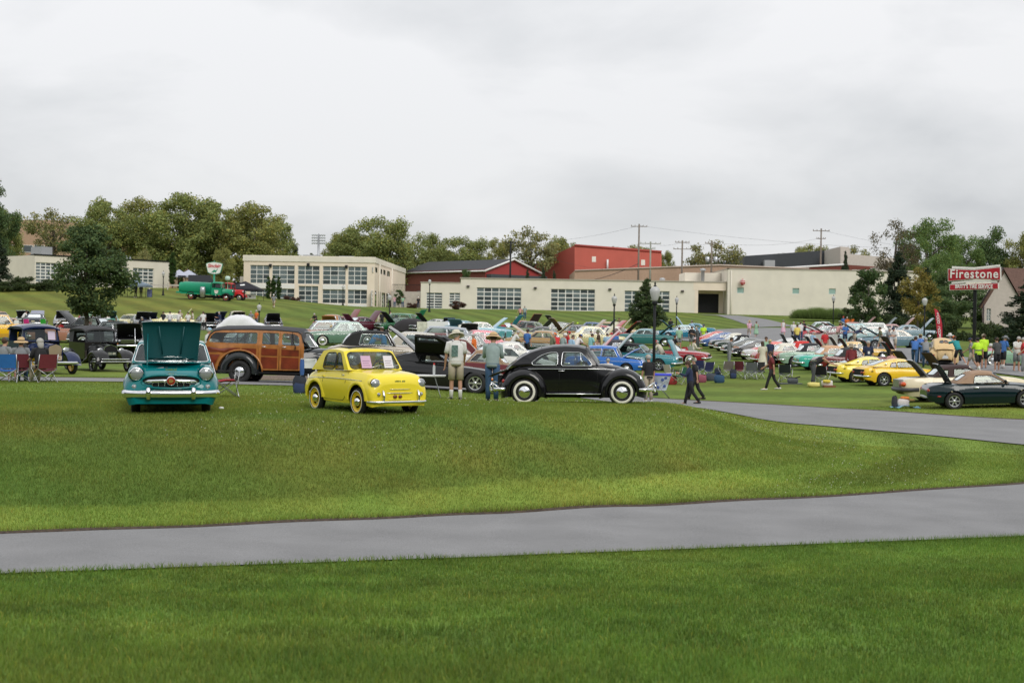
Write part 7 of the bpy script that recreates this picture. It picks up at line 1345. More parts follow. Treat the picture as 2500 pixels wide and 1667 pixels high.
PP = [
 (1112, 36.5, 8, 'look', 1.80, 'short:w', 'shorts:kh', 'sunhat:cr', 'man in white printed tee, khaki shorts and pale brimmed hat, back turned'),
 (1201, 36, -6, 'hold', 1.76, 'long:bl', 'trousers:jn', 'sunhat:st', 'person in grey-blue shirt, jeans and straw hat standing behind the black rounded car'),
 (1583, 54, 20, 'stand', 1.78, 'short:k', 'trousers:kh', 'cap:kh', 'man in black tee and tan cap standing past the nose of the black rounded car'),
 (1684, 51.5, 85, 'walk2', 1.62, 'long:n', 'trousers:k', 'longhair:hb', 'woman in navy jacket and dark trousers walking along the path with food in hand'),
 (1697, 56, 80, 'walk', 1.72, 'short:k', 'trousers:k', 'cap:ol', 'person in dark clothes and olive cap walking just behind the woman in navy'),
 (1884, 61, 80, 'walk', 1.70, 'short:mr', 'trousers:k', 'hair:hb', 'man in burgundy polo and black trousers striding across the right lawn'),
 (1985, 63, -80, 'bend', 1.80, 'vest:k', 'trousers:dg', 'hair:hg', 'bald man in black vest and grey trousers bending over his bags'),
 (2078, 66, 8, 'stand', 1.76, 'long:mr', 'trousers:k', 'sunhat:kh', 'man in dark red sweater and khaki hat beside the yellow coupes'),
 (2118, 71, 185, 'stand', 1.80, 'short:n', 'shorts:kh', 'hair:hg', 'grey haired man in navy polo with white badge facing the camera'),
 (2178, 71, 10, 'sit', 1.75, 'short:p', 'trousers:g', 'hair:hb', 'person in pale pink shirt sitting behind the yellow coupes'),
 (1861, 76, 5, 'stand', 1.66, 'short:cr', 'skirt:cr', 'longhair:hb', 'woman in long cream dress seen from behind'), (1880, 80, 20, 'stand', 1.66, 'short:n', 'trousers:n', 'hair:hy', 'blond woman in navy top beside the woman in cream dress'), (1869, 82, 190, 'stand', 1.76, 'short:gr', 'trousers:kh', 'hair:hb', 'man facing the woman in cream dress, mostly hidden by her'),
 (1780, 83, -75, 'hold', 1.74, 'short:g', 'trousers:g', 'cap:k', 'man in grey tee and black cap looking at his phone by the folding chairs'), (1617, 79, 60, 'lean', 1.74, 'long:cr', 'trousers:kh', 'cap:r', 'leaning man in cream jacket over a red shirt, red cap'),
 (1658, 110, 10, 'stand', 1.78, 'short:gr', 'shorts:g', 'hair:hb', 'man in pale green shirt seen from behind near the dark teal coupe'), (1688, 113, -20, 'look', 1.78, 'short:k', 'shorts:g', 'hair:hb', 'man in black tee left of the bald man, by the picnic group'), (1703, 111, 60, 'hold', 1.76, 'short:dg', 'trousers:dg', 'hair:hg', 'bald man in charcoal shirt reading something at the picnic group'), (1717, 123, 175, 'stand', 1.76, 'short:ne', 'shorts:kh', 'cap:n', 'marshal in neon yellow vest with one foot forward near the blue chair'),
 (1690, 148, 60, 'stand', 1.75, 'short:lb', 'shorts:kh', 'cap:g', 'man in light blue shirt behind the azure coupe'), (1637, 158, 0, 'walk', 1.78, 'long:k', 'trousers:k', 'hair:hd', 'man in black walking up beside the conifer'), (1511, 149, 150, 'hips', 1.80, 'short:hb', 'trousers:kh', 'hair:hb', 'man in patterned brown shirt standing alone on the lawn edge'),
 (1270, 186, 160, 'hips', 1.66, 'short:p', 'shorts:n', 'cap:hb', 'woman in salmon shirt and dark shorts standing on the slope'), (1281, 186, 170, 'stand', 1.82, 'short:bl', 'trousers:jn', 'hair:hg', 'tall man in grey-green shirt and jeans standing on the slope'), (668, 176, 180, 'walk', 1.75, 'short:g', 'shorts:kh', 'cap:w', 'man in patterned shirt and khaki shorts walking down the slope alone'),
 (612, 148, 150, 'hips', 1.75, 'short:g', 'trousers:jn', 'hair:hg', 'man in grey tee right of the white covered car'), (626, 149, 140, 'stand', 1.82, 'short:o', 'trousers:jn', 'hair:hg', 'man in bright orange shirt and jeans on the far lawn'),
 (963, 216, 170, 'photo', 1.72, 'short:pk', 'trousers:jn', 'hair:hg', 'person in lilac shirt and jeans taking a photo by the showroom steps'), (983, 217, 180, 'stand', 1.76, 'short:gr', 'trousers:jn', 'hair:hb', 'person in green shirt and jeans by the sapling'), (1021, 217, 180, 'stand', 1.76, 'short:k', 'trousers:n', 'cap:w', 'person in black against the end wall of the garage'),
 (955, 151, 110, 'hold', 1.84, 'short:w', 'shorts:g', 'hair:hd', 'man in white shirt and grey shorts right of the lamp post'), (932, 150, 0, 'stand', 1.76, 'short:k', 'trousers:k', 'hair:hg', 'man all in black beside the maroon coupe'), (925, 151, 20, 'look', 1.68, 'short:cr', 'shorts:cr', 'hair:hy', 'blond person in pale clothes next to the man in black'),
 (771, 141, 160, 'lean', 1.74, 'short:k', 'trousers:k', 'hair:hg', 'person in black leaning over a red chair'), (906, 73, -60, 'lean', 1.74, 'short:ab', 'trousers:k', 'hair:hd', 'dark haired man in bright blue polo facing right, above the yellow car'), (937, 72, 70, 'hold', 1.82, 'short:ab', 'trousers:k', 'hair:hb', 'man in bright blue polo writing on a pad, above the yellow car'),
 (1157, 74, 75, 'stand', 1.74, 'short:o', 'trousers:jn', 'hair:hg', 'man in orange polo between the two hatted people'), (1176, 72, 10, 'sit', 1.7, 'short:b', 'trousers:k', 'hair:hb', 'seated person in blue shirt behind the grey-blue shirted person'), (1250, 86, -80, 'lean', 1.76, 'short:w', 'shorts:k', 'hair:hg', 'man in white tee bending forward right of the straw hat'), (1286, 86, -40, 'stand', 1.78, 'short:b', 'shorts:k', 'cap:n', 'man in royal blue shirt and navy cap above the black car tail'),
 (1347, 80, -70, 'look', 1.8, 'short:ol', 'trousers:kh', 'cap:o', 'man in olive shirt and orange cap above the black car roof'), (1360, 83, 20, 'lean', 1.78, 'short:r', 'shorts:k', 'hair:hb', 'person in bright red shirt bending behind the man in olive'), (1373, 80, -60, 'look', 1.78, 'short:bl', 'trousers:kh', 'cap:w', 'man in grey-green shirt and white cap above the black car roof'), (1382, 85, -70, 'look', 1.8, 'short:r', 'trousers:kh', 'cap:r', 'man in red cap behind the white capped man'),
 (1393, 79, -60, 'look', 1.74, 'short:lb', 'trousers:kh', 'hair:hb', 'man in pale blue shirt above the black car roof'), (1404, 84, -60, 'lean', 1.74, 'short:w', 'trousers:kh', 'cap:b', 'man in royal blue cap at the right end of the row behind the black car'), (1500, 88, 5, 'stand', 1.82, 'short:b', 'trousers:k', 'hair:hb', 'broad man in royal blue shirt beside the lamp post, back turned'), (1441, 86, -60, 'hold', 1.7, 'short:tq', 'trousers:kh', 'hair:hb', 'person in turquoise shirt framed by raised pink and grey bonnets'), (1461, 92, 80, 'stand', 1.74, 'short:hb', 'trousers:kh', 'sunhat:ol', 'person in brown vest and olive hat behind the blue saloon'), (1482, 90, 0, 'look', 1.66, 'short:lb', 'trousers:kh', 'cap:w', 'person in white cap left of the man in royal blue'),
 (1257, 135, -70, 'hold', 1.8, 'short:n', 'shorts:kh', 'hair:hg', 'man in navy shirt and khaki shorts before the moss green car'), (808, 97, 10, 'sit', 1.74, 'long:k', 'trousers:k', 'hair:hy', 'blond person in black sitting above the yellow car, left side'), (506, 60, -60, 'stand', 1.78, 'short:w', 'trousers:g', 'cap:lb', 'man in pale shirt and light blue cap between turquoise car and wagon'),
 (49, 41.5, 12, 'sit', 1.72, 'short:g', 'trousers:jn', 'sunhat:st', 'seated person in wide straw hat with back to the camera, at the left'), (99, 41, 40, 'sit', 1.72, 'short:k', 'trousers:kh', 'longhair:hg', 'seated grey haired woman in black, right of the straw hatted person'), (6, 42.5, -20, 'sit', 1.75, 'short:g', 'shorts:kh', 'cap:dg', 'seated person cut off by the left edge of the picture'),
 (2233, 79, -22, 'push', 1.84, 'short:b', 'trousers:jn', 'hair:hb', 'man in blue shirt and jeans pushing the tan rounded car, leftmost'), (2245, 83, -20, 'push', 1.84, 'short:b', 'trousers:jn', 'cap:y', 'man in yellow cap and blue shirt pushing the tan rounded car'), (2260, 78.5, -14, 'push', 1.78, 'short:g', 'trousers:jn', 'cap:n', 'man in grey tee bent low pushing the tan rounded car'), (2340, 79, 22, 'push', 1.84, 'short:t', 'shorts:k', 'cap:o', 'man in teal shirt pushing the tan rounded car from the right'), (2328, 84, 20, 'push', 1.84, 'short:g', 'trousers:k', 'sunhat:w', 'man in white bucket hat on the right of the tan rounded car'),
 (2372, 76, 70, 'walk', 1.74, 'short:g', 'shorts:kh', 'cap:n', 'man in grey tee and navy cap reaching left toward the tan rounded car'), (2388, 73.5, 12, 'walk2', 1.84, 'short:ne', 'shorts:k', 'hair:hd', 'marshal in yellow hi-vis vest and black shorts walking away'), (2402, 76.5, 15, 'stand', 1.88, 'short:ne', 'shorts:k', 'cap:kh', 'man in plain neon yellow shirt and tan cap'), (2418, 84, 170, 'sit', 1.5, 'short:pk', 'shorts:pk', 'sunhat:w', 'seated child in pink with white hat'), (2434, 74, 20, 'stand', 1.78, 'short:dg', 'shorts:k', 'cap:k', 'man in dark grey tee and black shorts at the right'),
 (2449, 76, -60, 'look', 1.8, 'short:b', 'shorts:k', 'sunhat:g', 'man in blue shirt and grey brimmed hat beside the mint roadster'), (2482, 73.5, -160, 'hold', 1.84, 'short:w', 'shorts:g', 'hair:hg', 'bald man in white shirt at the right edge'), (2498, 72.5, 70, 'hips', 1.8, 'short:r', 'trousers:g', 'hair:hg', 'man in red shirt cut by the right edge'),
 (1912, 151, 175, 'walk', 1.66, 'vest:w', 'skirt:pk', 'cap:g', 'woman in white top and pink skirt walking alone on the right drive'), (1829, 150, 180, 'walk', 1.72, 'short:pk', 'shorts:kh', 'sunhat:st', 'person in pale pink tee and straw hat on the drive'), (1846, 146, 178, 'walk2', 1.68, 'vest:gr', 'skirt:gr', 'hair:hb', 'woman in pale green dress and sunglasses on the drive'), (1937, 131, -20, 'stand', 1.78, 'short:w', 'trousers:n', 'hair:hg', 'man in white printed tee and navy trousers by the red car'), (1955, 130, 20, 'stand', 1.78, 'short:w', 'trousers:jn', 'hair:hb', 'man in white printed tee and jeans by the red car'), (1963, 136, 40, 'stand', 1.84, 'short:k', 'shorts:n', 'hair:hb', 'man in black between the white tees and the red car'),
 (1946, 118, -10, 'stand', 1.76, 'short:y', 'trousers:n', 'hair:hb', 'man in yellow shirt and navy trousers seen from behind'), (1983, 96, -70, 'look', 1.74, 'short:lb', 'trousers:kh', 'cap:p', 'man in pale blue shirt and pink cap over the white cars'), (1972, 100, -40, 'stand', 1.66, 'short:w', 'trousers:kh', 'hair:hg', 'bald head and white shirt beside the man in pale blue'), (2014, 97, 5, 'stand', 1.74, 'short:r', 'trousers:kh', 'hair:hg', 'man in red and white sports shirt, back turned'),
 (2045, 121, -40, 'lean', 1.8, 'short:p', 'shorts:kh', 'cap:r', 'man in salmon shirt leaning over a bonnet'), (2063, 117, 190, 'hold', 1.78, 'short:b', 'shorts:n', 'hair:hb', 'man in sky blue shirt and navy shorts holding a card'), (2086, 115, -70, 'bend', 1.8, 'short:n', 'shorts:kh', 'hair:hd', 'man in navy bending into the steel blue coupe'),
 (2150, 103, 80, 'walk', 1.76, 'short:ol', 'shorts:kh', 'hair:hb', 'man in olive shirt walking past the steel blue coupe'), (2167, 98, -120, 'hold', 1.82, 'short:g', 'trousers:jn', 'hair:hg', 'man in grey check shirt and jeans before the steel blue coupe'), (2184, 99, 120, 'hold', 1.78, 'short:w', 'shorts:kh', 'cap:n', 'man in white tee and khaki shorts talking beside the steel blue coupe'),
 (2068, 160, 150, 'stand', 1.76, 'short:o', 'trousers:k', 'hair:hg', 'left of two people in orange shirts behind the pale cars'), (2080, 162, 160, 'stand', 1.8, 'short:o', 'trousers:k', 'cap:cr', 'right of two people in orange shirts behind the pale cars'), (2059, 163, 150, 'stand', 1.76, 'short:b', 'trousers:k', 'hair:r', 'person in blue beside the two in orange'), (2104, 158, 0, 'stand', 1.7, 'short:w', 'trousers:k', 'cap:k', 'person in white tee before the dark shrubs'),
 (219, 138, 15, 'stand', 1.86, 'short:gr', 'shorts:kh', 'hair:hg', 'man in light green shirt and khaki shorts beside the maple trunk'), (262, 139, 20, 'sit', 1.8, 'short:w', 'trousers:w', 'hair:hg', 'person in white sitting at the pink cloth before the mint car'), (55, 139, -60, 'lean', 1.76, 'short:w', 'trousers:k', 'hair:hd', 'man in white shirt leaning left of the dark grey saloon'), (350, 140, 10, 'sit', 1.84, 'short:n', 'trousers:k', 'hair:hg', 'white haired person in navy seated before the raised navy bonnet'),
 (398, 144, 10, 'stand', 1.72, 'short:k', 'trousers:k', 'hair:hb', 'person in black at the left of the pale yellow car'), (414, 142, -15, 'stand', 1.74, 'short:w', 'trousers:g', 'hair:hd', 'first person in white tee before the pale yellow car'), (435, 143, -30, 'stand', 1.74, 'short:w', 'trousers:kh', 'hair:hb', 'second person in white tee before the pale yellow car'), (459, 140, 170, 'stand', 1.72, 'short:w', 'trousers:k', 'hair:hd', 'third person in white tee, at the right end of the pale yellow car'), (470, 146, 100, 'stand', 1.8, 'short:cr', 'trousers:jn', 'hair:hb', 'tall person in cream shirt between pale yellow and black cars'), (496, 140, 30, 'stand', 1.82, 'short:w', 'trousers:w', 'hair:hb', 'man in white before the black car with raised bonnet'), (537, 144, 80, 'hold', 1.76, 'short:n', 'trousers:g', 'hair:hg', 'man in navy tee reading at the right of the black car'), (439, 147, 0, 'stand', 1.84, 'short:kh', 'trousers:kh', 'cap:kh', 'person in khaki cap behind the pale yellow bonnet'),
 (283, 98, 20, 'stand', 1.6, 'short:ol', 'trousers:kh', 'hair:hg', 'bald person showing above the black roadster'), (345, 100, -20, 'stand', 1.62, 'short:k', 'trousers:k', 'cap:n', 'dark capped person left of the turquoise bonnet'), (145, 96, 10, 'sit', 1.74, 'short:r', 'trousers:r', 'hair:hy', 'blond person in red sitting right of the blue pickup roof'),
 (331, 190, 170, 'stand', 1.72, 'short:n', 'trousers:k', 'hair:hg', 'left person in navy under the grey canopy'), (344, 190, 190, 'stand', 1.66, 'short:dg', 'trousers:k', 'hair:hg', 'right person in dark grey under the grey canopy'), (1484, 66, 0, 'sit', 1.6, 'short:w', 'trousers:k', 'cap:k', 'head in black cap showing above the black car bonnet'),
 (1645, 104, -60, 'sit', 1.66, 'short:k', 'trousers:k', 'hair:hb', 'seated woman in black at the picnic group with a red bag'), (1692, 92, -80, 'sit', 1.7, 'long:cr', 'trousers:g', 'hair:hb', 'seated person in cream stretching legs on a lawn chair'), (1410, 150, 170, 'sit', 1.7, 'short:g', 'trousers:k', 'cap:ne', 'person in neon cap behind the beige bonnet')]
rootm = {}
for q in PP:
    r_ = person(*q)
    if q[0] == 1112:
        J = joints('look'); mb = MB(); mb.grid([[(x, -.137-.0*abs(x), z) for z in (1.10, 1.2, 1.3, 1.38)] for x in (-.13, -.08, -.02, .03)]); obj('shirt_print', mb.mesh('shirt_print', mat('print_green', (.12, .20, .18), .8, var=.5, scale=20)), r_)
    if 'badge' in q[8]: mb = MB(); mb.box(-.05, .05, .135, .145, 1.12, 1.24); obj('badge', mb.mesh('badge', WHITE), r_)
    if 'vest and' in q[8] or 'neon yellow vest' in q[8]:
        mb = MB(); mb.lathe([(.20, 1.08), (.205, 1.13)], 14, Matrix.Diagonal((1, .74, 1, 1))); obj('reflective_band', mb.mesh('reflective_band', DULLMETAL), r_)
# ================================================================ show cars in rows
def S3(r, g, b): return srgb(r, g, b)
BLK3 = (.012, .012, .013)
# (kind, px, D, heading, body, label, options)
CARS = [
 ('sedan', -6, 140, -60, S3(205, 165, 130), 'tan car cut off by the left edge on the far lawn', {}), ('coupe', 64, 143, -100, S3(200, 215, 205), 'pale green coupe with black bonnet up, left of the dark grey one', dict(hood=62)), ('coupe', 87, 140, 84, S3(70, 76, 88), 'dark grey saloon seen from behind with grey bonnet up', dict(hood=58, undercol=(.2, .2, .24), hoodcol=S3(135, 138, 155))),
 ('coupe', 155, 142, -92, S3(190, 192, 195), 'silver coupe with black bonnet up behind the maple leaves', dict(hood=66)), ('sedan', 228, 146, -50, S3(190, 60, 60), 'red and white saloon partly behind the mint one', dict(two=(S3(215, 215, 210), lambda x, y, z: z > .75))), ('sedan', 264, 141, -85, S3(110, 185, 165), 'mint saloon with mint bonnet up behind the cloth covered table', dict(hood=64, undercol=(.02, .05, .045))),
 ('coupe', 318, 147, -115, S3(225, 215, 150), 'pale yellow coupe half hidden on the far lawn left', {}), ('coupe', 345, 141, -85, S3(150, 152, 155), 'silver coupe with wide black bonnet up', dict(hood=60)), ('sedan', 362, 149, -80, S3(25, 35, 70), 'navy car with navy bonnet raised behind the silver coupe', dict(hood=70, undercol=(.02, .03, .07))),
 ('sedan', 425, 145, 0, S3(240, 228, 150), 'pale yellow car with big raised bonnet behind the white shirted group', dict(hood=60, undercol=(.6, .56, .3))), ('coupe', 503, 143, -82, BLK3, 'black coupe with raised bonnet right of the white shirted group', dict(hood=64)), ('coupe', 525, 150, -70, S3(45, 60, 95), 'dark blue coupe with blue bonnet up behind the black one', dict(hood=64, undercol=(.03, .05, .1))),
 ('sedan', 580, 151, -85, S3(205, 190, 150), 'beige car with black bonnet up behind the white cover', dict(hood=64)), ('coupe', 666, 144, -88, S3(60, 58, 68), 'dark coupe with boot and bonnet open above the wagon roof end', dict(trunk=60, hood=60)), ('sedan', 812, 136, 78, S3(185, 120, 50), 'gold car seen from behind with boot lid up and gold lining', dict(trunk=66, undercol=(.35, .2, .06))),
 ('coupe', 838, 143, 30, S3(150, 80, 75), 'rose coloured coupe behind the gold one with black bonnet up', dict(hood=62, two=(S3(215, 180, 160), lambda x, y, z: z > .8))), ('coupe', 886, 141, 32, S3(95, 28, 48), 'maroon coupe with boot and bonnet both open', dict(trunk=52, hood=56, undercol=(.18, .03, .07))), ('coupe', 975, 141, -152, S3(10, 100, 50), 'green muscle coupe with black bonnet up left of the black cover', dict(hood=52)),
 ('wagon', 1000, 150, -30, S3(20, 130, 70), 'bright green car behind the black cover', dict(hood=60, undercol=(.02, .3, .12))), ('coupe', 1062, 138, -155, BLK3, 'black coupe with black bonnet up right of the black cover', dict(hood=52, soft=False, roof=S3(190, 190, 190))), ('vette', 1103, 131, 100, S3(85, 120, 165), 'rounded blue sports car with white striped bonnet raised', dict(hood=62, hinge='front', stripe=.6)),
 ('coupe', 1130, 129, 68, S3(110, 160, 175), 'pale teal car seen from behind with boot lid up', dict(trunk=64, undercol=(.12, .24, .28))), ('coupe', 1180, 125, 14, S3(150, 205, 225), 'sky blue coupe with white roof and sky blue bonnet up', dict(hood=46, roof=S3(240, 232, 222))), ('conv', 1228, 129, -20, S3(30, 150, 170), 'turquoise convertible beside the two teal lawn chairs', dict(hood=58, open_=True, undercol=(.02, .3, .38))),
 ('coupe', 1280, 141, -40, S3(180, 40, 40), 'red car with dark brown bonnet up at the left of the green sedans', dict(hood=60, undercol=(.05, .035, .03))), ('sedan', 1300, 127, -24, S3(160, 175, 130), 'moss green saloon with dark green bonnet up', dict(hood=52, undercol=(.03, .05, .02), roof=S3(80, 90, 85))), ('sedan', 1352, 129, 196, S3(165, 180, 145), 'pale green saloon with grey roof behind the brown bonnet', dict(roof=S3(80, 90, 90))),
 ('coupe', 1375, 136, -155, (.02, .02, .04), 'dark coupe whose black bonnet shows behind the brown one', dict(hood=56)), ('coupe', 1392, 124, -158, S3(165, 130, 70), 'bronze coupe with dark roof and brown bonnet up', dict(hood=54, undercol=(.10, .055, .02), roof=S3(60, 60, 65))), ('coupe', 1425, 128, 14, S3(185, 160, 130), 'beige coupe with dark vinyl roof and beige bonnet up', dict(hood=50, roof=S3(70, 70, 78))),
 ('coupe', 1335, 110, -8, S3(225, 215, 165), 'cream coupe with dark roof and cream bonnet up behind the capped men', dict(hood=46, roof=S3(80, 80, 80))), ('conv', 1318, 100, 170, S3(190, 150, 90), 'gold car with open bonnet left of the capped men', dict(hood=40)), ('sedan', 1450, 112, 12, S3(232, 220, 160), 'pale yellow saloon behind the raised pink bonnet', dict(hood=58, roof=S3(238, 228, 185), undercol=(.6, .5, .3))), ('coupe', 1476, 132, 20, S3(205, 70, 75), 'coral red car with coral bonnet up', dict(hood=50, undercol=(.5, .1, .1))),
 ('sedan', 1495, 142, 0, S3(205, 170, 120), 'tan car with tan bonnet up behind the coral one', dict(hood=56, undercol=(.5, .35, .2))), ('conv', 1508, 122, -20, S3(190, 20, 28), 'red convertible with white top, chrome grille and black bonnet up', dict(hood=48, roof=S3(225, 220, 210), soft=True)), ('coupe', 1585, 118, -12, S3(50, 130, 130), 'dark teal coupe with black bonnet up left of the tall lamp post', dict(hood=44, roof=S3(130, 165, 170))),
 ('sedan', 1455, 138, -10, S3(60, 105, 165), 'blue car glimpsed behind the beige bonnet', dict(hood=55)), ('coupe', 1662, 142, 192, S3(20, 130, 160), 'azure coupe with black bonnet up behind the lamp post', dict(hood=46, roof=S3(165, 200, 205))), ('coupe', 1690, 152, 175, S3(30, 140, 170), 'azure car further back with azure bonnet up', dict(hood=60, undercol=(.02, .3, .42))),
 ('fast', 1762, 117, 10, S3(215, 60, 40), 'red-orange fastback at the left of the sports car row', {}), ('fast', 1782, 112, 10, S3(40, 95, 165), 'blue fastback second in the sports car row', {}), ('vette', 1805, 106, 10, S3(28, 52, 38), 'dark green roadster with white soft top in the sports car row', dict(soft=True, roof=S3(222, 218, 205), wheels='mag')), ('vette', 1822, 101, 10, S3(35, 60, 42), 'dark green roadster with black soft top in the sports car row', dict(soft=True, roof=BLK3, wheels='mag')),
 ('fast', 1847, 95, 10, S3(18, 48, 38), 'deep green fastback nearer in the sports car row', dict(hood=60, hinge='front')), ('fast', 1872, 91, 10, BLK3, 'black fastback in the sports car row behind the chairs', dict(hood=60, hinge='front')), ('fast', 1905, 88, 12, S3(228, 228, 225), 'white fastback with red-orange roof band in the sports car row', dict(roof=S3(215, 70, 50), hood=60, hinge='front')), ('fast', 1942, 96, 10, S3(225, 225, 222), 'white fastback with dark side windows at the back of the sports car row', {}),
 ('vette', 1930, 83, 12, S3(200, 45, 48), 'red and white two-tone roadster nearest the burgundy shirted man', dict(two=(S3(225, 215, 200), lambda x, y, z: -.9 < x < 1.2 and .45 < z < .72), soft=True, roof=S3(225, 220, 205), hood=62, hinge='front')), ('vette', 1968, 86, 12, S3(205, 40, 42), 'second red and white roadster behind the first', dict(soft=True, roof=S3(205, 55, 50), hood=64, hinge='front', hoodcol=S3(225, 225, 225))),
 ('vette', 1990, 82, 12, S3(170, 205, 180), 'pale sage green roadster with black soft top', dict(soft=True, roof=(.03, .03, .035), hood=64, hinge='front')), ('vette', 2040, 78, 14, S3(60, 205, 180), 'turquoise roadster with tan soft top and whitewall tyres', dict(soft=True, roof=S3(205, 165, 130), wheels='white', hood=62, hinge='front', hoodcol=S3(120, 20, 30))), ('fast', 2096, 86, 20, S3(240, 190, 70), 'golden yellow car behind the turquoise roadster', dict(hood=56, hinge='front', hoodcol=BLK3)),
 ('vette', 2088, 75, 12, S3(120, 25, 25), 'dark red roadster tail showing behind the man in the red sweater', dict(soft=True, roof=(.03, .03, .03), hood=62, hinge='front', hoodcol=S3(110, 20, 30))),
 ('coupe', 2010, 134, 190, S3(200, 40, 50), 'red car with white roof at the left of the upper right row', dict(hood=28, roof=S3(225, 228, 230))), ('coupe', 2035, 124, 192, S3(110, 25, 35), 'maroon car with long maroon bonnet raised in the upper right row', dict(hood=34)), ('coupe', 2062, 134, 192, S3(180, 60, 65), 'red car behind the maroon one', dict(hood=38)), ('sedan', 2078, 127, 192, S3(130, 195, 200), 'pale aqua saloon in the upper right row', dict(hood=40)), ('wagon', 2105, 133, 192, S3(235, 235, 230), 'white estate in the upper right row', dict(hood=42)), ('coupe', 2120, 120, 192, S3(165, 200, 205), 'pale blue coupe with white roof in the upper right row', dict(hood=40, roof=S3(238, 232, 225))),
 ('coupe', 2178, 108, 192, S3(110, 145, 160), 'steel blue coupe with cream roof and mag wheels at the right', dict(hood=34, roof=S3(232, 218, 200), wheels='mag')), ('coupe', 2090, 148, 10, S3(215, 170, 165), 'pale rose car with raised rose bonnet near the orange shirts', dict(hood=50, undercol=(.6, .4, .38))), ('coupe', 2140, 140, 10, S3(150, 165, 170), 'grey car with grey bonnet up in the back row at right', dict(hood=48)), ('coupe', 2182, 134, 10, S3(205, 150, 140), 'salmon car with salmon bonnet up in the back row', dict(hood=50, undercol=(.6, .35, .3))), ('coupe', 2225, 126, 10, S3(150, 180, 195), 'light blue car with light blue bonnet up behind the steel blue coupe', dict(hood=52)),
 ('sedan', 2000, 143, 188, S3(205, 225, 225), 'pale car with thin raised bonnet near the ornamental grasses', dict(hood=30)), ('vette', 2492, 80, 165, S3(165, 215, 175), 'mint green roadster with whitewall tyre at the right edge', dict(open_=True, wheels='white')),
 ('old', 4, 96, 0, S3(240, 180, 30), 'yellow taxi-like saloon behind the blue pickup', dict(two=(S3(245, 190, 40), lambda x, y, z: z > .5))), ('sedan', 168, 92, 170, S3(190, 130, 105), 'dusty pink car between pickup and roadster', dict(open_=True)), ('sedan', 268, 88, 170, S3(80, 88, 90), 'grey saloon behind the black roadster', dict(hood=0)), ('coupe', 318, 80, -92, BLK3, 'black car with four headlamps and pointed raised bonnet left of the turquoise car', dict(hood=56)), ('sedan', 215, 99, 150, (.02, .02, .02), 'black car whose bonnet shows above the roadster roof', dict(hood=50)),
 ('wagon', 783, 99, 184, S3(150, 85, 50), 'brown wood-sided wagon seen past the station wagon windscreen', dict(roof=S3(180, 200, 205))), ('sedan', 838, 95, 188, S3(110, 150, 125), 'green saloon behind the blond person in black', dict(roof=S3(160, 190, 175))), ('sedan', 640, 70, -20, S3(90, 108, 125), 'blue-grey saloon seen through the wagon windows', {}), ('sedan', 560, 78, 100, S3(80, 84, 95), 'grey saloon seen through the rear wagon windows', {}),
 ('old', 920, 66, 4, S3(172, 158, 140), 'long taupe convertible with black cloth top behind the yellow car', dict(soft=True, roof=(.015, .015, .016))), ('old', 1030, 70, 4, S3(205, 198, 182), 'cream and brown saloon with open door right of the blue polo men', dict(two=(S3(70, 55, 50), lambda x, y, z: z < .8))), ('wagon', 1060, 92, 175, S3(170, 180, 190), 'silver roofed car behind the open gullwing door', {}), ('conv', 1110, 100, 182, S3(225, 110, 110), 'coral pink car with fins behind the brimmed hat', dict(fins=1.5, open_=True)),
 ('sedan', 1165, 88, 190, S3(225, 110, 125), 'pink car behind the man in orange polo', dict(roof=S3(225, 110, 125))), ('sedan', 1120, 78, 185, S3(110, 120, 120), 'grey-green car with chrome behind the two hatted people', {}), ('coupe', 1140, 110, 95, S3(215, 215, 200), 'white car with black raised boot between the hatted people', dict(trunk=64)), ('conv', 1225, 68, 20, S3(238, 236, 232), 'white and pink car right of the straw hat person', dict(trunk=48, undercol=S3(220, 110, 120), two=(S3(225, 120, 130), lambda x, y, z: z < .6))), ('vette', 1165, 50, 172, S3(110, 18, 28), 'low red roadster with tan soft top between the two standing people', dict(soft=True, roof=S3(150, 125, 98))),
 ('vette', 1290, 90, 186, S3(25, 60, 45), 'dark green sports car behind the man in royal blue', dict(open_=True)), ('fast', 1262, 78, 6, S3(232, 230, 220), 'white car with round lamps above the black car tail', {}),
 ('conv', 1553, 79, -14, S3(50, 150, 165), 'aqua convertible with black top behind the blue saloon', dict(soft=True, roof=(.02, .02, .022), hood=62, hinge='front', undercol=(.1, .2, .24))), ('fast', 1640, 86, -12, S3(175, 20, 38), 'dark red sports car pointing right behind the tall lamp post', dict(open_=True, wheels='white')), ('vette', 1445, 82, 4, S3(215, 110, 120), 'pink roadster whose raised bonnet shows above the blue saloon', dict(hood=55, open_=True)), ('vette', 1475, 78, 4, S3(130, 160, 165), 'grey-blue roadster whose raised bonnet shows above the blue saloon', dict(hood=55, open_=True)),
 ('conv', 1520, 84, 8, BLK3, 'black convertible with grey cloth top behind the blue saloon', dict(soft=True, roof=S3(60, 60, 65)))]
WHK = ['cap', 'white', 'cap', 'mag']
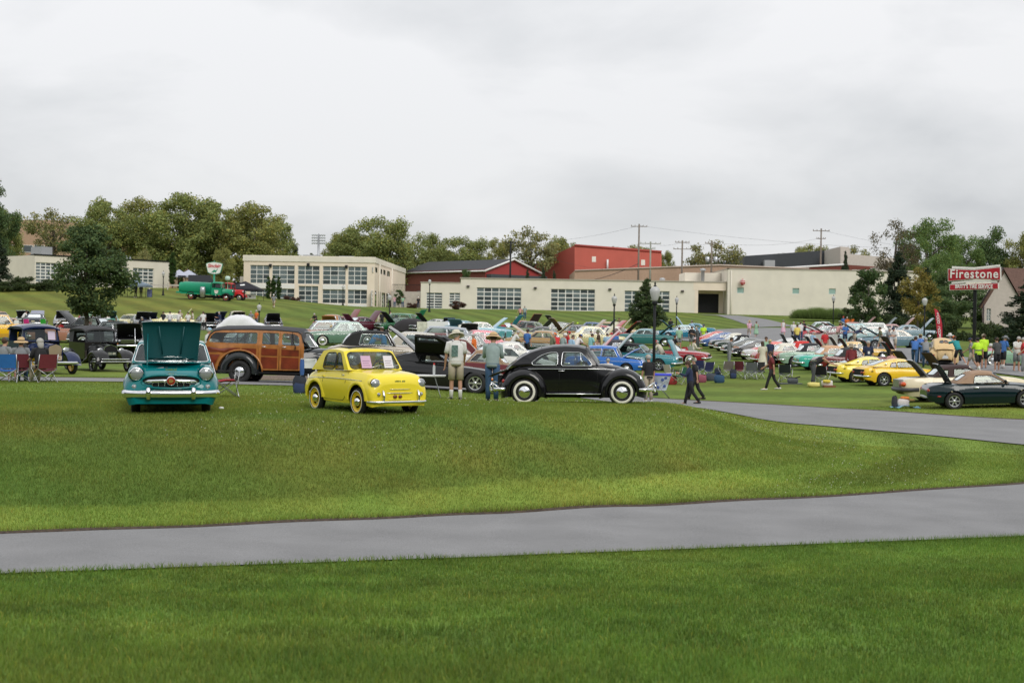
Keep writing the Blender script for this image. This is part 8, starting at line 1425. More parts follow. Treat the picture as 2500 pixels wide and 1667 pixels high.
for i, (k, px, D, rz, col, lb, op) in enumerate(CARS):
    op = dict(op); op.setdefault('wheels', WHK[i % 4])
    if op.get('hood') and abs(abs(rz)-90) < 32: op['hood'] = min(op['hood'], 36)
    if op.get('trunk') and abs(abs(rz)-90) < 32: op['trunk'] = min(op['trunk'], 42)
    if op.get('hinge') and k == 'vette': op['hood'] = 56; nm = {'sedan': 'classic_saloon', 'coupe': 'classic_coupe', 'wagon': 'classic_estate', 'fast': 'fastback_car', 'vette': 'classic_roadster', 'conv': 'classic_convertible', 'old': 'vintage_car'}[k]
    r_ = place_vehicle(nm, lb, 'car', px, D=D, rz=rz+math.degrees(-math.atan2(uv(px, 800)[0], F)), group='show cars', sink=.04, wb=TY[k][2]); gen_car(k, tuple(.82*(.88*c+.04*sum(col)) for c in col), root=r_, detail=1, **op)
# ---- nearer modern and sports cars on the right
def low_car(root, L_, W_, wb, r, zh, zb, zd, zr, cab, col, top=None, wheels='mag', hood=None, tail=None, lights='pop', round_=2.6, two=None, nose=.24):
    B = paint(col); hw = W_/2; x2 = L_/2; xa, xat, xct, xcb = cab
    keys = [(-x2, .42, zd-.24, zd-.20, hw*.70, hw*.78, hw*.70), (-x2+.10, .32, zd-.07, zd-.04, hw*.84, hw*.93, hw*.84), (-x2+.40, .25, zd-.03, zd+.02, hw*.92, hw*.98, hw*.90), (-wb/2, .24, zb-.03, zd+.02, hw*.93, hw, hw*.90), (xcb, .2, zb-.05, zb+.02, hw*.92, hw*.98, hw*.88), (0, .19, zb-.06, zb, hw*.9, hw*.965, hw*.88), (xa, .19, zb-.08, zh+.06, hw*.91, hw*.97, hw*.88), (wb/2, .23, zh-.06, zh+.02, hw*.92, hw*.985, hw*.88), (x2-.35, .25, zh-.15, zh-.09, hw*.9, hw*.95, hw*.82), (x2-.08, .32, zh-.26, zh-.21, hw*.78, hw*.84, hw*.70), (x2, .40, zh-.34, zh-.30, hw*.60, hw*.66, hw*.55)]
    b_ = Body(keys, [(wb/2, r+.05, r), (-wb/2, r+.05, r)], None, None, round_, 52); obj('body', b_.mesh(B, *(two or (None, None))), root); under(root, -wb/2-.4, wb/2+.4, hw*.6, .16, .42); add_wheels(root, wb, W_-.24, r, .2, wheels)
    c = dict(xa=xa, xat=xat, xct=xct, xcb=xcb, zb=zb-.02, zr=zr, wb=hw*.86, wr=hw*.66, crown=.05, trim=.009, trimmat=BLACKTRIM, zba=zh+.05, zbc=zd+.02, mw=.05)
    return b_, c, B, hw, x2
# green roadster, tan top (nearest right)
r_ = place_vehicle('green_roadster', 'dark green small roadster with tan soft top, nearest car at the right edge', 'car', 2405, D=47.6, rz=-6, sink=.03, wb=2.27, tr=1.4)
b_, c, B, hw, x2 = low_car(r_, 3.97, 1.68, 2.27, .295, .78, .84, .84, 1.20, (.62, .12, -.50, -.98), S3(12, 34, 38), nose=.2)
TT = fabric(S3(160, 132, 108)); c['wins'] = [rpoly([(.50, .86), (.10, 1.10), (-.42, 1.11), (-.50, .86)], .05)]; c['rear'] = (-.55, .55, .25, .8); cabin(r_, c, B, TT); seats(r_, -.25, .35, .40); steering(r_, .22, .35, .72)
lid(r_, 'boot_lid', -1.15, -1.9, .55, .86, .80, 66, 0, B, UNDER)
for s in (1, -1):
    taillight(r_, -1.93, s*.58, .66, .05, .16, .07); taillight(r_, -1.90, s*.70, .66, .05, .04, .04, AMBER, 'indicator'); mb = MB(); mb.ell((.48, s*.90, .90), (.05, .09, .06)); mb.tube([(.52, s*.76, .85), (.5, s*.86, .88)], .02, 5); obj('side_mirror', mb.mesh('side_mirror', BLACKTRIM), r_)
    mb = MB(); mb.ell((-.42, s*.82, .72), (.09, .012, .025)); obj('door_handle', mb.mesh('door_handle', CHROME), r_); taillight(r_, -1.62, s*.82, .46, .07, .02, .025, REDLAMP, 'side_marker')
seam(r_, b_, [(.55, .78), (.60, .5), (.50, .25)]); seam(r_, b_, [(-.62, .80), (-.62, .5), (-.52, .25)]); mb = MB(); mb.ell((-1.98, 0, .43), (.06, .70, .05), 12, 6); obj('rear_bumper', mb.mesh('rear_bumper', mat('bumper_grey', (.25, .27, .26), .3)), r_)
# cream tourer behind it
r_ = place_vehicle('cream_tourer', 'cream two seat tourer with dark brown soft top, bonnet up, behind the green roadster', 'car', 2350, D=52, rz=-3, sink=.03, wb=2.46, tr=1.45)
b_, c, B, hw, x2 = low_car(r_, 4.55, 1.79, 2.46, .32, .84, .90, .90, 1.27, (.62, .12, -.75, -1.15), S3(228, 215, 185), round_=4, two=(mat('cream_lower', (.60, .54, .36), .4), lambda x, y, z: z < .42))
BT = fabric(S3(62, 44, 42)); c['wins'] = [rpoly([(.48, .93), (.10, 1.17), (-.42, 1.18), (-.45, .93)], .04), rpoly([(-.66, .96), (-.62, 1.16), (-.78, 1.16), (-1.0, .98)], .04)]; c['rear'] = (-.7, .7, .2, .8); cabin(r_, c, B, BT); seats(r_, -.3, .38, .45); steering(r_, .2, .38, .78)
lid(r_, 'boot_lid', -1.30, -2.1, .60, .93, .86, 58, 0, DULLMETAL, UNDER, th=.05); bumper(r_, -2.42, 1.74, .50, -1, h=.075, t=.05, wrap=.55, m=mat('rubber_bumper', (.05, .05, .055), .5)); bumper(r_, 2.4, 1.74, .48, 1)
for s in (1, -1): taillight(r_, -2.24, s*.68, .70, .10, .20, .09, mat('orange_lens', (.65, .08, .01), .25))
seam(r_, b_, [(.50, .84), (.52, .3)]); seam(r_, b_, [(-.72, .84), (-.74, .3)]); mb = MB(); mb.box(-2.36, -2.2, -.5, .5, .58, .86); obj('rear_panel', mb.mesh('rear_panel', DULLMETAL), r_)
# two yellow coupes
for nm, lb, px, D, col in (('yellow_coupe', 'golden yellow wedge coupe with five spoke wheel, right one of the pair', 2200, 63, S3(240, 195, 50)), ('yellow_coupe', 'lemon yellow coupe, left one of the pair, half hidden', 2130, 66, S3(238, 215, 75))):
    r_ = place_vehicle(nm, lb, 'car', px, D=D, rz=8, sink=.03, wb=2.15, tr=1.3, group='pair of yellow coupes')
    b_, c, B, hw, x2 = low_car(r_, 3.95, 1.52, 2.15, .30, .72, .80, .86, 1.16, (.55, .05, -.45, -1.55), col)
    c['cpts'] = [(-.9, 1.08), (-1.3, .96)]; c['wins'] = [rpoly([(.42, .83), (.03, 1.07), (-.40, 1.07), (-.42, .83)], .04), rpoly([(-.47, .83), (-.45, 1.06), (-.68, 1.03), (-.78, .84)], .04)]; c['rear'] = (-.75, .75, .15, .9); c['zbc'] = .88; cabin(r_, c, B); seats(r_, -.2, .33, .38); steering(r_, .25, .33, .7)
    bumper(r_, -2.03, 1.4, .46, -1, h=.05, t=.04); bumper(r_, 2.02, 1.4, .42, 1, m=BLACKTRIM); lid(r_, 'bonnet', 1.75, .80, .50, .68, .76, 52, 0, UNDER, UNDER, th=.06)
    mb = MB(); mb.box(-2.0, -1.93, -.60, .60, .50, .76); o = obj('tail_panel', mb.mesh('tail_panel', BLACKTRIM), r_)
    for s in (1, -1): taillight(r_, -2.0, s*.48, .62, .03, .12, .06, REDLAMP); taillight(r_, -1.97, s*.63, .62, .04, .05, .05, AMBER, 'indicator'); taillight(r_, -1.62, s*.755, .68, .06, .012, .02, UNDER, 'side_vent'); mb = MB(); mb.ell((-.95, s*.655, 1.0-.02), (.05, .02, .04)); obj('fuel_cap', mb.mesh('fuel_cap', CHROME), r_)
    seam(r_, b_, [(.45, .75), (.48, .25)]); seam(r_, b_, [(-.50, .77), (-.55, .4), (-.45, .25)])
# black gullwing wedge behind the yellow car
r_ = place_vehicle('black_gullwing_coupe', 'low black wedge coupe with gullwing door and hatch raised behind the white hatted man', 'car', 1066, D=44, rz=-4, sink=.03, wb=2.5, tr=1.5)
b_, c, B, hw, x2 = low_car(r_, 4.4, 1.8, 2.5, .33, .76, .84, .88, 1.16, (.55, .0, -.55, -1.5), BLK3, round_=4, wheels='mag')
c['cpts'] = [(-.95, 1.08), (-1.25, .98)]; c['wins'] = [rpoly([(.40, .86), (-.02, 1.07), (-.48, 1.07), (-.52, .86)], .04)]; cabin(r_, c, B); seats(r_, -.2, .38, .36, col=SEAT); steering(r_, .25, .38, .68)
for s in (-1, 1):
    mb = MB(); f = lambda x, z: (x, s*(.0), z); ol = rpoly([(-.62, 0), (.50, 0), (.50, .62), (.15, 1.02), (-.55, 1.02)], .06); h_ = rpoly([(-.48, .70), (.28, .70), (.05, .94), (-.48, .94)], .05)
    for dy, fl in ((-.04, 0), (.04, 1)): mb.poly(ol, [h_], lambda x, z: (x, dy, z), flip=bool(fl))
    for lp in (ol, h_):
        for i in range(len(lp)): (a, q), (e, g2) = lp[i], lp[(i+1) % len(lp)]; mb.add([(a, -.04, q), (e, -.04, g2), (e, .04, g2), (a, .04, q)], [(0, 1, 2, 3)])
    o = obj('gullwing_door', mb.mesh('gullwing_door', [UNDER if s < 0 else B]), r_, (-.05, s*.50, 1.14), (R(180-s*58), 0, 0) if False else (R(-s*60), 0, 0)); mb = MB(); mb.poly(h_, [], lambda x, z: (x, 0, z)); obj('door_window', mb.mesh('door_window', CARGLASS), o)
lid(r_, 'hatch', -.62, -1.75, .62, 1.16, .98, 48, 0, B, UNDER); bumper(r_, 2.22, 1.7, .42, 1, m=BLACKTRIM, h=.08); mb = MB(); mb.box(-2.22, -2.1, -.7, .7, .55, .75); obj('tail_panel', mb.mesh('tail_panel', BLACKTRIM), r_)
for s in (1, -1): taillight(r_, 1.75, s*.90, .48, .05, .02, .03, AMBER, 'side_marker'); taillight(r_, -2.2, s*.5, .66, .04, .2, .06)
# blue rear-engined saloon behind the rounded car
r_ = place_vehicle('blue_saloon', 'boxy mid blue saloon seen above and through the black rounded car', 'car', 1478, D=74, rz=-10, sink=.03, wb=2.27, tr=1.3); TY['r8'] = (4.1, 1.5, 2.27, .30, .86, .88, .86, 1.40, (.80, .50, -.80, -1.12), 4)
gen_car('r8', S3(50, 110, 195), root=r_, hood=40, wheels='cap')
# ---- covered cars
def cover(px, D, rz, col, label, L_=4.7, W_=1.85, H=1.35, ribs=False):
    r_ = place_vehicle('covered_car', label, 'covered car', px, D=D, rz=rz, sink=.02); mb = MB(); P = []
    for i in range(25):
        t = i/24; x = -L_/2+L_*t; hz = .80+(H-.80)*max(0, 1-abs((t-.45)/.34)**2.6) if abs(t-.45) < .34 else .80-.15*((abs(t-.45)-.34)/.2)**2; wv = .018*math.sin(i*2.1)
        e = min(1, math.sqrt(max(0, 1-abs(2*t-1)**8)))+.02; P.append([(x, W_/2*(1.02+.03*math.sin(j*1.3+i))*math.copysign(abs(math.cos(a))**.55, math.cos(a))*(.75+.25*e), .12+(hz-.12)*e*math.sin(a)**.6+wv) for j, a in enumerate(np.linspace(.001, PI-.001, 15))])
    mb.grid(P, flip=True); mb.f += [[j for j in range(15)], [24*15+j for j in range(15)][::-1]]; mb.mi += [0, 0]; mb.sm += [False, False]
    obj('car_cover', mb.mesh('car_cover', fabric(col)), r_); mb = MB(); mb.tube([(-L_/2+.05, y, .10) for y in (-.8, .8)], .05, 6); mb.tube([(L_/2-.05, y, .10) for y in (-.8, .8)], .05, 6); add_wheels(r_, 2.7, 1.5, .3)
cover(1010, 140, -12, (.035, .032, .035), 'car under a loose black cloth cover on the far lawn'); cover(590, 132, 5, (.72, .72, .74), 'car under a white cover showing above the wagon roof', H=1.5)
# ---- folding chairs
def chair(px, D, rz, col, label, w=.54, hi=.82, frame=None):
    b0 = at(px, D); r_ = thing('folding_chair', label, 'folding chair', (b0.x, b0.y, b0.z-.01), R(rz)); fm = frame or DULLMETAL; fb = fabric(col)
    mb = MB(); mb.grid([[(x, y, .42-.05*(1-(x/(w/2))**2)-.04*(y < 0)) for y in (-.22, 0, .25)] for x in np.linspace(-w/2, w/2, 5)]); obj('seat', mb.mesh('seat', fb), r_)
    mb = MB(); mb.grid([[(x, -.22-.10*(z-.4)/.45-.05*(1-(x/(w/2))**2), z) for z in (.42, .6, hi)] for x in np.linspace(-w/2, w/2, 5)]); obj('backrest', mb.mesh('backrest', fb), r_)
    for s in (-1, 1):
        mb = MB(); mb.tube([(s*w/2, -.34, hi), (s*w/2, -.22, .40), (s*w/2*1.05, .30, .02)], .013, 5); mb.tube([(s*w/2, .28, .62), (s*w/2, .26, .42), (s*w/2*1.05, -.30, .02)], .013, 5); obj('side_frame', mb.mesh('side_frame', fm), r_)
        mb = MB(); mb.box(s*w/2-.025, s*w/2+.025, -.22, .26, .61, .628); obj('armrest', mb.mesh('armrest', BLACKTRIM), r_)
    for yy in (.28, -.28):
        mb = MB(); mb.tube([(-w/2, yy, .03), (w/2, yy*.95, .40)], .011, 5); obj('cross_leg', mb.mesh('cross_leg', fm), r_); mb = MB(); mb.tube([(w/2, yy, .03), (-w/2, yy*.95, .40)], .011, 5); obj('cross_leg', mb.mesh('cross_leg', fm), r_)
    return r_
for a in [(50, 41.4, 12, (.14, .02, .03), 'maroon and black folding chair under the straw hatted person'), (107, 40.8, 40, (.15, .02, .03), 'maroon folding chair turned sideways under the grey haired woman'), (17, 40.4, 14, (.02, .13, .42), 'bright blue folding chair at the left edge'), (549, 33, -70, (.33, .015, .03), 'red folding chair beside the turquoise car'),
          (66, 137, 0, (.62, .03, .22), 'hot pink folding chair behind the blue pickup'), (107, 137, 0, (.03, .35, .03), 'bright green folding chair behind the blue pickup'), (770, 138, 10, (.6, .02, .03), 'red folding chair with person leaning over it'), (157, 93, 10, (.5, .07, .07), 'red folding chair right of the pickup roof'), (496, 136, 20, (.015, .015, .02), 'black folding chair behind the turquoise bonnet'),
          (1221, 116, 30, (.12, .38, .42), 'left of two teal lawn chairs'), (1238, 115, 30, (.12, .38, .42), 'right of two teal lawn chairs'), (1302, 112, 10, (.45, .04, .04), 'rust red folding chair behind the man in royal blue'), (1753, 126, -20, (.02, .12, .5), 'bright blue folding chair on the lawn by the drive'), (1656, 66, 60, (.02, .12, .08), 'dark green folding chair nearest the black car bonnet'), (1640, 68, -60, (.55, .5, .42), 'cream towel draped folding chair by the red sports car'),
          (1723, 70, 30, (.02, .025, .09), 'dark blue folding chair with bags around it'), (1706, 72, -10, (.02, .03, .10), 'low navy folding chair'), (1772, 70.5, 20, (.16, .14, .12), 'striped folding chair on the right lawn'), (1812, 70, -40, (.13, .02, .03), 'maroon folding chair by the upright grey one'), (1832, 68.5, 0, (.10, .11, .12), 'dark grey folding chairs stacked near the woman in cream'), (1848, 69, 15, (.03, .03, .035), 'black folding chair beside the woman in cream'),
          (1695, 91, -60, (.6, .6, .58), 'white framed lawn chair under the seated person in cream'), (1645, 103.5, -50, (.4, .02, .03), 'red folding chair at the picnic group'), (2008, 64, -30, (.012, .012, .014), 'collapsed black folding chair beside the bending man'), (1918, 66, -20, (.012, .02, .018), 'tall black folding chair near the red roadsters'), (2418, 83.8, 170, (.4, .08, .15), 'pink folding chair with a child'), (808, 96.6, 10, (.02, .02, .02), 'black folding chair under the blond person'), (1176, 71.6, 10, (.02, .03, .1), 'dark folding chair behind the person in grey-blue')]: chair(*a)
# ---- odds and ends
def bits(name, label, cat, px, D, fn, rz=0):
    b0 = at(px, D); r_ = thing(name, label, cat, b0, R(rz)); fn(r_); return r_
def sbox(r_, nm, x, y, z, m, off=(0, 0, 0), rnd=True):
    mb = MB(); mb.grid([[(x/2*(1-.25*abs(2*k/5-1)**3+.07*math.sin(j*2.3+k*1.7))*math.copysign(abs(math.cos(t))**.6, math.cos(t)), y/2*(1-.25*abs(2*k/5-1)**3+.07*math.sin(j*3.1+k))*math.copysign(abs(math.sin(t))**.6, math.sin(t)), z*k/5*(1+.06*math.sin(j))) for j, t in enumerate(np.linspace(0, 2*PI, 13)[:-1])] for k in range(6)], wrap=True, flip=True) or mb.add([(x*.4*math.cos(t), y*.4*math.sin(t), z) for t in np.linspace(0, 2*PI, 9)[:-1]], [tuple(range(8))]) if rnd else mb.box(-x/2, x/2, -y/2, y/2, 0, z); return obj(nm, mb.mesh(nm, m), r_, off)
def backpack(r_): sbox(r_, 'bag_body', .34, .22, .44, fabric((.03, .035, .05))); sbox(r_, 'front_pocket', .28, .12, .24, fabric((.03, .05, .12)), (0, -.12, .02)); mb = MB(); mb.tube([(-.1, .1, .3), (-.12, .2, .2), (-.1, .1, .06)], .02, 5); obj('strap', mb.mesh('strap', BLACKTRIM), r_)
bits('backpack', 'dark blue backpack lying on the grass left of the yellow car', 'backpack', 731, 36, backpack); bits('backpack', 'black backpack on the lawn beside the striped chair', 'backpack', 1790, 69.5, backpack); bits('backpack', 'grey rucksack left of the striped chair', 'backpack', 1752, 71, backpack)
def jacket_chair(r_):
    mb = MB(); mb.tube([(0, 0, .02), (0, 0, .45)], .015, 5); mb.tube([(-.2, 0, .85), (.2, 0, .85)], .012, 5); mb.tube([(-.2, 0, .02), (-.2, 0, .85)], .012, 5); mb.tube([(.2, 0, .02), (.2, 0, .85)], .012, 5); obj('frame', mb.mesh('frame', WHITE), r_); sbox(r_, 'blue_cloth', .12, .1, .4, fabric((.05, .12, .35)), (-.16, -.05, .42)); mb = MB(); mb.grid([[(x, .1*(1-(x/.2)**2), z) for z in (.6, .86)] for x in np.linspace(-.2, .2, 5)]); obj('backrest', mb.mesh('backrest', WHITE), r_)
bits('white_chair', 'small white chair with a blue cloth left of the yellow car', 'chair', 752, 38, jacket_chair)
def tote(r_):
    mb = MB(); mb.grid([[(x*(.62+.38*z/.5), y*(.7+.3*z/.5), .95-.62+z+.0) for x, y in ((-.42, -.28), (.42, -.28), (.42, .28), (-.42, .28))] for z in (0, .28, .58)], wrap=True); mb.f.append([0, 1, 2, 3]); mb.mi.append(0); mb.sm.append(False); obj('bag', mb.mesh('bag', mat('printed_bag', (.55, .62, .70), .4, var=.25, scale=6)), r_)
    for x, z in ((-.15, .6), (.12, .75), (.2, .5), (-.05, .45), (.25, .82)): mb = MB(); mb.lathe([(.06, 0), (.035, .004), (.001, .004)], 10); obj('paw_mark', mb.mesh('paw_mark', mat('mark_blue', (.05, .09, .28), .6)), r_, (x, -.29, z), (R(90), 0, 0))
    mb = MB(); mb.box(-.46, .46, -.32, .32, .92, .99); obj('lid', mb.mesh('lid', mat('blue_plastic', (.06, .08, .72), .35)), r_)
    for s in (-1, 1): mb = MB(); mb.tube([(-.4, s*.26, 0), (.42, s*.28, .93)], .014, 5); mb.tube([(.4, s*.26, 0), (-.42, s*.28, .93)], .014, 5); obj('leg', mb.mesh('leg', DULLMETAL), r_)
bits('litter_stand', 'white and blue printed waste bag on a folding stand with blue lid', 'bin', 1610, 57, tote, -8)
def bundle(r_):
    mb = MB(); rr = random.Random(3); mb.grid([[(1.0*x, .45*y, .03+.05*rr.random()+.03*math.cos(x*9)) for y in np.linspace(-.5, .5, 7)] for x in np.linspace(-.5, .5, 12)]); obj('blue_cloth', mb.mesh('blue_cloth', fabric((.25, .5, .68))), r_)
    sbox(r_, 'white_bag', .42, .3, .26, fabric((.68, .62, .62)), (-.05, 0, .05)); sbox(r_, 'dark_bag', .18, .25, .38, fabric((.04, .04, .05)), (-.32, .05, .02)); sbox(r_, 'orange_cloth', .3, .2, .10, fabric((.75, .25, .06)), (.02, .02, .30)); sbox(r_, 'tan_box', .2, .08, .06, fabric((.45, .3, .1)), (.25, .05, .26), False)
bits('picnic_bundle', 'heap of bags with orange cloth on a light blue sheet, on the grass', 'bags', 2208, 48.3, bundle)
def ybag(r_): sbox(r_, 'yellow_bag', .55, .35, .20, fabric((.75, .65, .22)), (-.45, 0, 0)); sbox(r_, 'towel', .5, .3, .28, fabric((.72, .70, .66)), (.15, .1, .02)); sbox(r_, 'yellow_cloth', .34, .25, .12, fabric((.75, .6, .08)), (.1, -.05, .2)); sbox(r_, 'brown_case', .5, .35, .08, fabric((.22, .09, .04)), (.2, -.1, 0), False)
bits('yellow_bags', 'yellow bag and towels in front of the black folding chair', 'bags', 2012, 62, ybag)
def pad(r_): mb = MB(); mb.box(-.5, .5, -.25, .25, 0, .04); obj('board', mb.mesh('board', mat('grey_plastic', (.10, .11, .12), .5)), r_); sbox(r_, 'grey_bag', .5, .3, .22, fabric((.10, .11, .12)), (.1, 0, .04)); mb = MB(); mb.tube([(-.2, .1, .30), (.2, .1, .26), (.45, .1, .33)], .03, 6); obj('strap', mb.mesh('strap', BLACKTRIM), r_)
bits('grey_kit', 'grey bag on a flat board on the lawn before the red roadsters', 'bag', 1930, 64.5, pad)
for i, (px, D, c_, lb) in enumerate([(1672, 104, (.32, .02, .03), 'red bag at the picnic group'), (1668, 98, (.72, .72, .7), 'white carrier bag at the picnic group'), (1680, 97, (.5, .03, .03), 'small red cooler beside the white carrier bags'), (1704, 67.5, (.6, .55, .5), 'small white box under the dark blue chair'), (1735, 68, (.06, .07, .09), 'dark sack right of the dark blue chair'), (1756, 66.5, (.03, .08, .16), 'blue cooler under the striped chair'), (1712, 67, (.3, .08, .12), 'patterned bag beside the low navy chair'),
      (780, 136, (.015, .015, .02), 'black bag right of the red folding chair'), (890, 137, (.5, .5, .5), 'grey crate of supplies by the gold car'), (60+1640, 80, (.012, .012, .014), 'black duffel bag behind the seated person in cream'), (1640, 66, (.3, .03, .03), 'red bag on the grass by the cream towel chair')]):
    bits('bag', lb, 'bag', px, D, lambda r_: sbox(r_, 'bag_body', .5, .35, .36, fabric(c_)))
def table(r_, col, w=.9): mb = MB(); P = [[(w/2*sx*(1+.08*k), w/2.6*sy*(1+.08*k), .72-.66*k/2) for sx, sy in ((-1, -1), (0, -1.04), (1, -1), (1, 1), (0, 1.04), (-1, 1))] for k in range(3)]; mb.grid(P, wrap=True); mb.f.append([0, 1, 2, 3, 4, 5]); mb.mi.append(0); mb.sm.append(False); obj('cloth', mb.mesh('cloth', fabric(col)), r_); mb = MB(); [mb.tube([(sx*w*.4, sy*w*.3, 0), (sx*w*.4, sy*w*.3, .7)], .02, 4) for sx in (-1, 1) for sy in (-1, 1)]; obj('table_legs', mb.mesh('table_legs', DULLMETAL), r_)['kind'] = 'stuff'
bits('cloth_table', 'low table under a pink cloth before the mint saloon', 'table', 260, 137, lambda r_: table(r_, (.55, .25, .24))); bits('cloth_chair', 'chair draped with a white sheet left of the pink cloth', 'chair', 237, 137.5, lambda r_: table(r_, (.75, .74, .74), .75))
def picnic(r_): mb = MB(); mb.box(-.5, .5, -.3, .3, .55, .58); obj('table_top', mb.mesh('table_top', WHITE), r_); mb = MB(); [mb.tube([(s*.4, -.25, 0), (s*.2, .25, .55)], .012, 4) for s in (-1, 1)]; obj('table_legs', mb.mesh('table_legs', DULLMETAL), r_)['kind'] = 'stuff'; sbox(r_, 'bottle', .07, .07, .26, mat('clear_plastic', (.6, .62, .62), .2), (.2, 0, .58)); sbox(r_, 'bottle_cap', .05, .05, .05, mat('red_plastic', (.6, .02, .02), .4), (.2, 0, .84))
bits('side_table', 'small white table with a red capped bottle behind the yellow car bonnet', 'table', 1040, 37.5, picnic)
def boxes(r_): sbox(r_, 'carton', .9, .5, 1.15, mat('pale_carton', (.62, .62, .52), .8, var=.3), (-.6, 0, 0), False); sbox(r_, 'board', 1.9, .06, .95, WHITE, (.75, 0, .25), False)
bits('display_boards', 'white display board and pale cartons right of the black car cover', 'boards', 1047, 128, boxes)
def sign1(r_): mb = MB(); mb.box(-1.1, 1.1, -.03, .03, .55, 1.25); obj('panel', mb.mesh('panel', mat('grey_board', (.45, .45, .44), .7)), r_); mb = MB(); mb.box(-1.05, -1.0, -.03, .03, 0, .55); mb.box(1.0, 1.05, -.03, .03, 0, .55); obj('stand', mb.mesh('stand', BLACKTRIM), r_)['kind'] = 'stuff'
bits('notice_board', 'pale grey notice board behind the man in red and white', 'sign', 2007, 103, sign1); bits('banner_stand', 'tall white printed banner between the two talking men', 'banner', 2177, 99, lambda r_: sbox(r_, 'banner', .45, .03, 1.0, mat('white_print', (.75, .72, .73), .6, var=.2, scale=5), rnd=False))
bits('easel_poster', 'white poster on the ground left of the dark grey saloon', 'poster', 40, 138, lambda r_: sbox(r_, 'poster', .45, .04, .6, WHITE, (0, 0, .1), False)); bits('purple_banner', 'upright purple and white banner right of the grey canopy', 'banner', 365, 192, lambda r_: sbox(r_, 'banner', .7, .05, 1.05, mat('purple_print', (.18, .20, .38), .6, var=.5, scale=3), rnd=False))
def mats_(r_): pass
# canopies
def canopy(px, D, w, h, peak, col, label, legs=True, vent=0):
    b0 = at(px, D); r_ = thing('pop_up_canopy', label, 'canopy', b0); mb = MB(); q = [(-w/2, -w/2), (w/2, -w/2), (w/2, w/2), (-w/2, w/2)]
    mb.smooth = False; mb.add([(x, y, h) for x, y in q]+[(0, 0, peak)], [(0, 1, 4), (1, 2, 4), (2, 3, 4), (3, 0, 4)]); mb.add([(x, y, z) for z in (h, h-.25) for x, y in q], [(0, 4, 5, 1), (1, 5, 6, 2), (2, 6, 7, 3), (3, 7, 4, 0)]); obj('roof', mb.mesh('roof', mat('canopy_cloth', col, .8, transl=.2)), r_)
    for x, y in q: mb = MB(); mb.tube([(x*.97, y*.97, 0), (x*.97, y*.97, h)], .03, 5); obj('leg', mb.mesh('leg', BLACKTRIM), r_)
    return r_
canopy(333, 190, 3.4, 1.65, 2.35, (.20, .26, .33), 'grey-blue canopy on the upper lawn with two people under it'); canopy(437, 232, 2.8, 2.0, 3.0, (.55, .57, .68), 'left pale canopy behind the green tanker'); canopy(460, 232, 2.8, 2.0, 3.0, (.55, .57, .68), 'right pale canopy behind the green tanker')
r_ = canopy(598, 196, 4.4, 1.5, 2.6, (.02, .02, .028), 'black tent with white markings right of the red truck')
mb = MB(); mb.add([(-.5, -1.2, 2.07), (.1, -1.05, 2.16), (.25, -1.4, 1.98), (-.35, -1.5, 1.92)], [(0, 1, 2, 3)]); obj('roof_mark', mb.mesh('roof_mark', WHITE), r_, (0, -.06, 0))
b0 = at(604, 195); r_ = thing('white_banner', 'white event banner in two panels below the black tent', 'banner', b0)
for k in (0, 1):
    mb = MB(); mb.box(-1.2+1.18*k, -.06+1.18*k, -.02, .02, .25, .85); o = obj('panel', mb.mesh('panel', WHITE), r_); mb = MB(); mb.ell((-.9+1.25*k, -.03, .56), (.14, .01, .12)); obj('emblem', mb.mesh('emblem', REDLAMP if k == 0 else DKM), o)
# dark terrace structures behind the tanker
b0 = at(505, 228); r_ = thing('dark_pergola', 'dark low pavilion and fence behind the fuel sign', 'pavilion', (b0.x, 228, b0.z-2))
mb = MB(); mb.box(-3, 1.6, 0, 3, 3.2, 4.3); mb.box(-3, 5.2, .2, .4, 0, 3.2); obj('walls', mb.mesh('walls', mat('pavilion_dark', (.045, .047, .06), .8)), r_); mb = MB(); mb.box(-3.1, 5.3, -.05, .1, 3.15, 3.25); mb.box(-3.1, 5.3, -.05, .1, 1.6, 1.7); obj('rail', mb.mesh('rail', BLK), r_)['kind'] = 'stuff'
mb = MB(); mb.box(5.2, 6.8, .1, .5, 0, 4.2); obj('pier', mb.mesh('pier', CONC), r_)
b0 = at(400, 226); r_ = thing('low_fence', 'pale low rail fence above the slope left of the green tanker', 'fence', (b0.x, 212, gz(b0.x, 212)))
for k in range(4): mb = MB(); mb.box(-1.5+k*2.7, -1.35+k*2.7, -.1, .1, -.3, .95); obj('post', mb.mesh('post', CONC), r_)
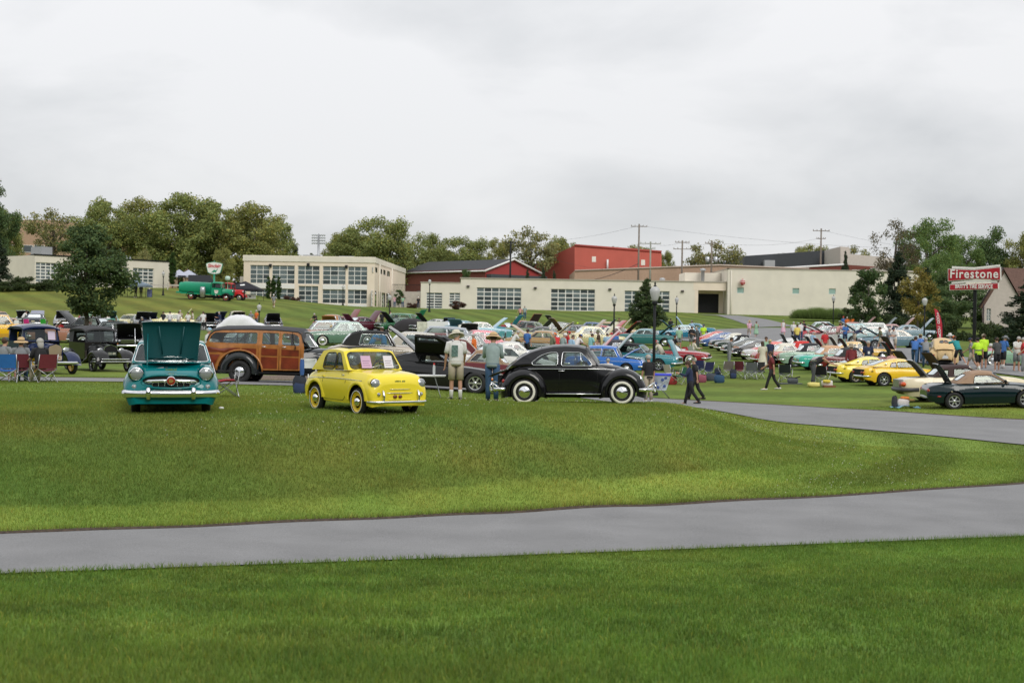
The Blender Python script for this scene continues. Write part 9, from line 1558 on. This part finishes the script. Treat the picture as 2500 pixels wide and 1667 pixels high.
mb = MB(); mb.box(-1.4, 6.8, -.05, .05, .55, .75); obj('rail', mb.mesh('rail', CONC), r_)
# mulch bed under the station wagon and small things on the grass
mb = MB(); P = []
for i in range(24):
    x = -2.6+5.2*i/23; P.append([(x, y*(.9 if abs(x) < 2.3 else .5), .14*(1-(y*1.05)**2)*(1-(x/2.7)**4)+.03*random.random()) for y in np.linspace(-1, 1, 12)])
mb.grid(P, flip=False); b0 = at(725, 50.5); o = obj('mulch_bed', mb.mesh('mulch_bed', mat('mulch', (.16, .12, .09), .95, var=.5, scale=22, bump=.8)), loc=(b0.x, b0.y, b0.z)); o['kind'] = 'structure'
g_ = np.random.default_rng(9); n = 900; xx = g_.uniform(-6, 9, n); yy = g_.uniform(24, 38, n); ok = (nz(xx, yy, .5, 21) > .55) & ~in_roads(xx, yy); xx, yy = xx[ok], yy[ok]; mb = MB(); mb.smooth = False
for x, y in zip(xx, yy): z = gz(x, y)+.05; mb.add([(x-.012, y, z), (x+.012, y, z), (x, y+.004, z+.02), (x, y-.01, z+.012)], [(0, 1, 2), (0, 1, 3)])
o = obj('clover_flowers', mb.mesh('clover_flowers', mat('petal', (.62, .62, .52), .8))); tag(o, 'tiny white clover flowers scattered in patches over the knoll', 'flowers'); o['kind'] = 'stuff'
o = obj('paper_scrap', MB().ell((0, 0, .03), (.06, .04, .03), 6, 4).mesh('paper_scrap', WHITE), loc=tuple(at(540, 28.4))); tag(o, 'scrap of white paper on the grass beside the turquoise car', 'litter')
# unseen leaf ring added behind the viewer to darken the cars' reflections
L_ = []
for k in range(110):
    t = R(75)+R(210)*k/109+.02*math.sin(k*3); d = 68+9*math.sin(k*1.7); L_ += [(math.sin(t)*d, math.cos(t)*d, zz+5*abs(math.sin(k*.9)), 6.5, 6, 20, 1) for zz in (3, 12)]
o = obj('added_leaf_ring', leaf_mesh('added_leaf_ring', L_, 42000, 2.4, (.05, .075, .03), .3, 78, LEAF)); tag(o, 'unseen leaf ring added behind the viewpoint to darken car reflections', 'trees'); o['kind'] = 'stuff'
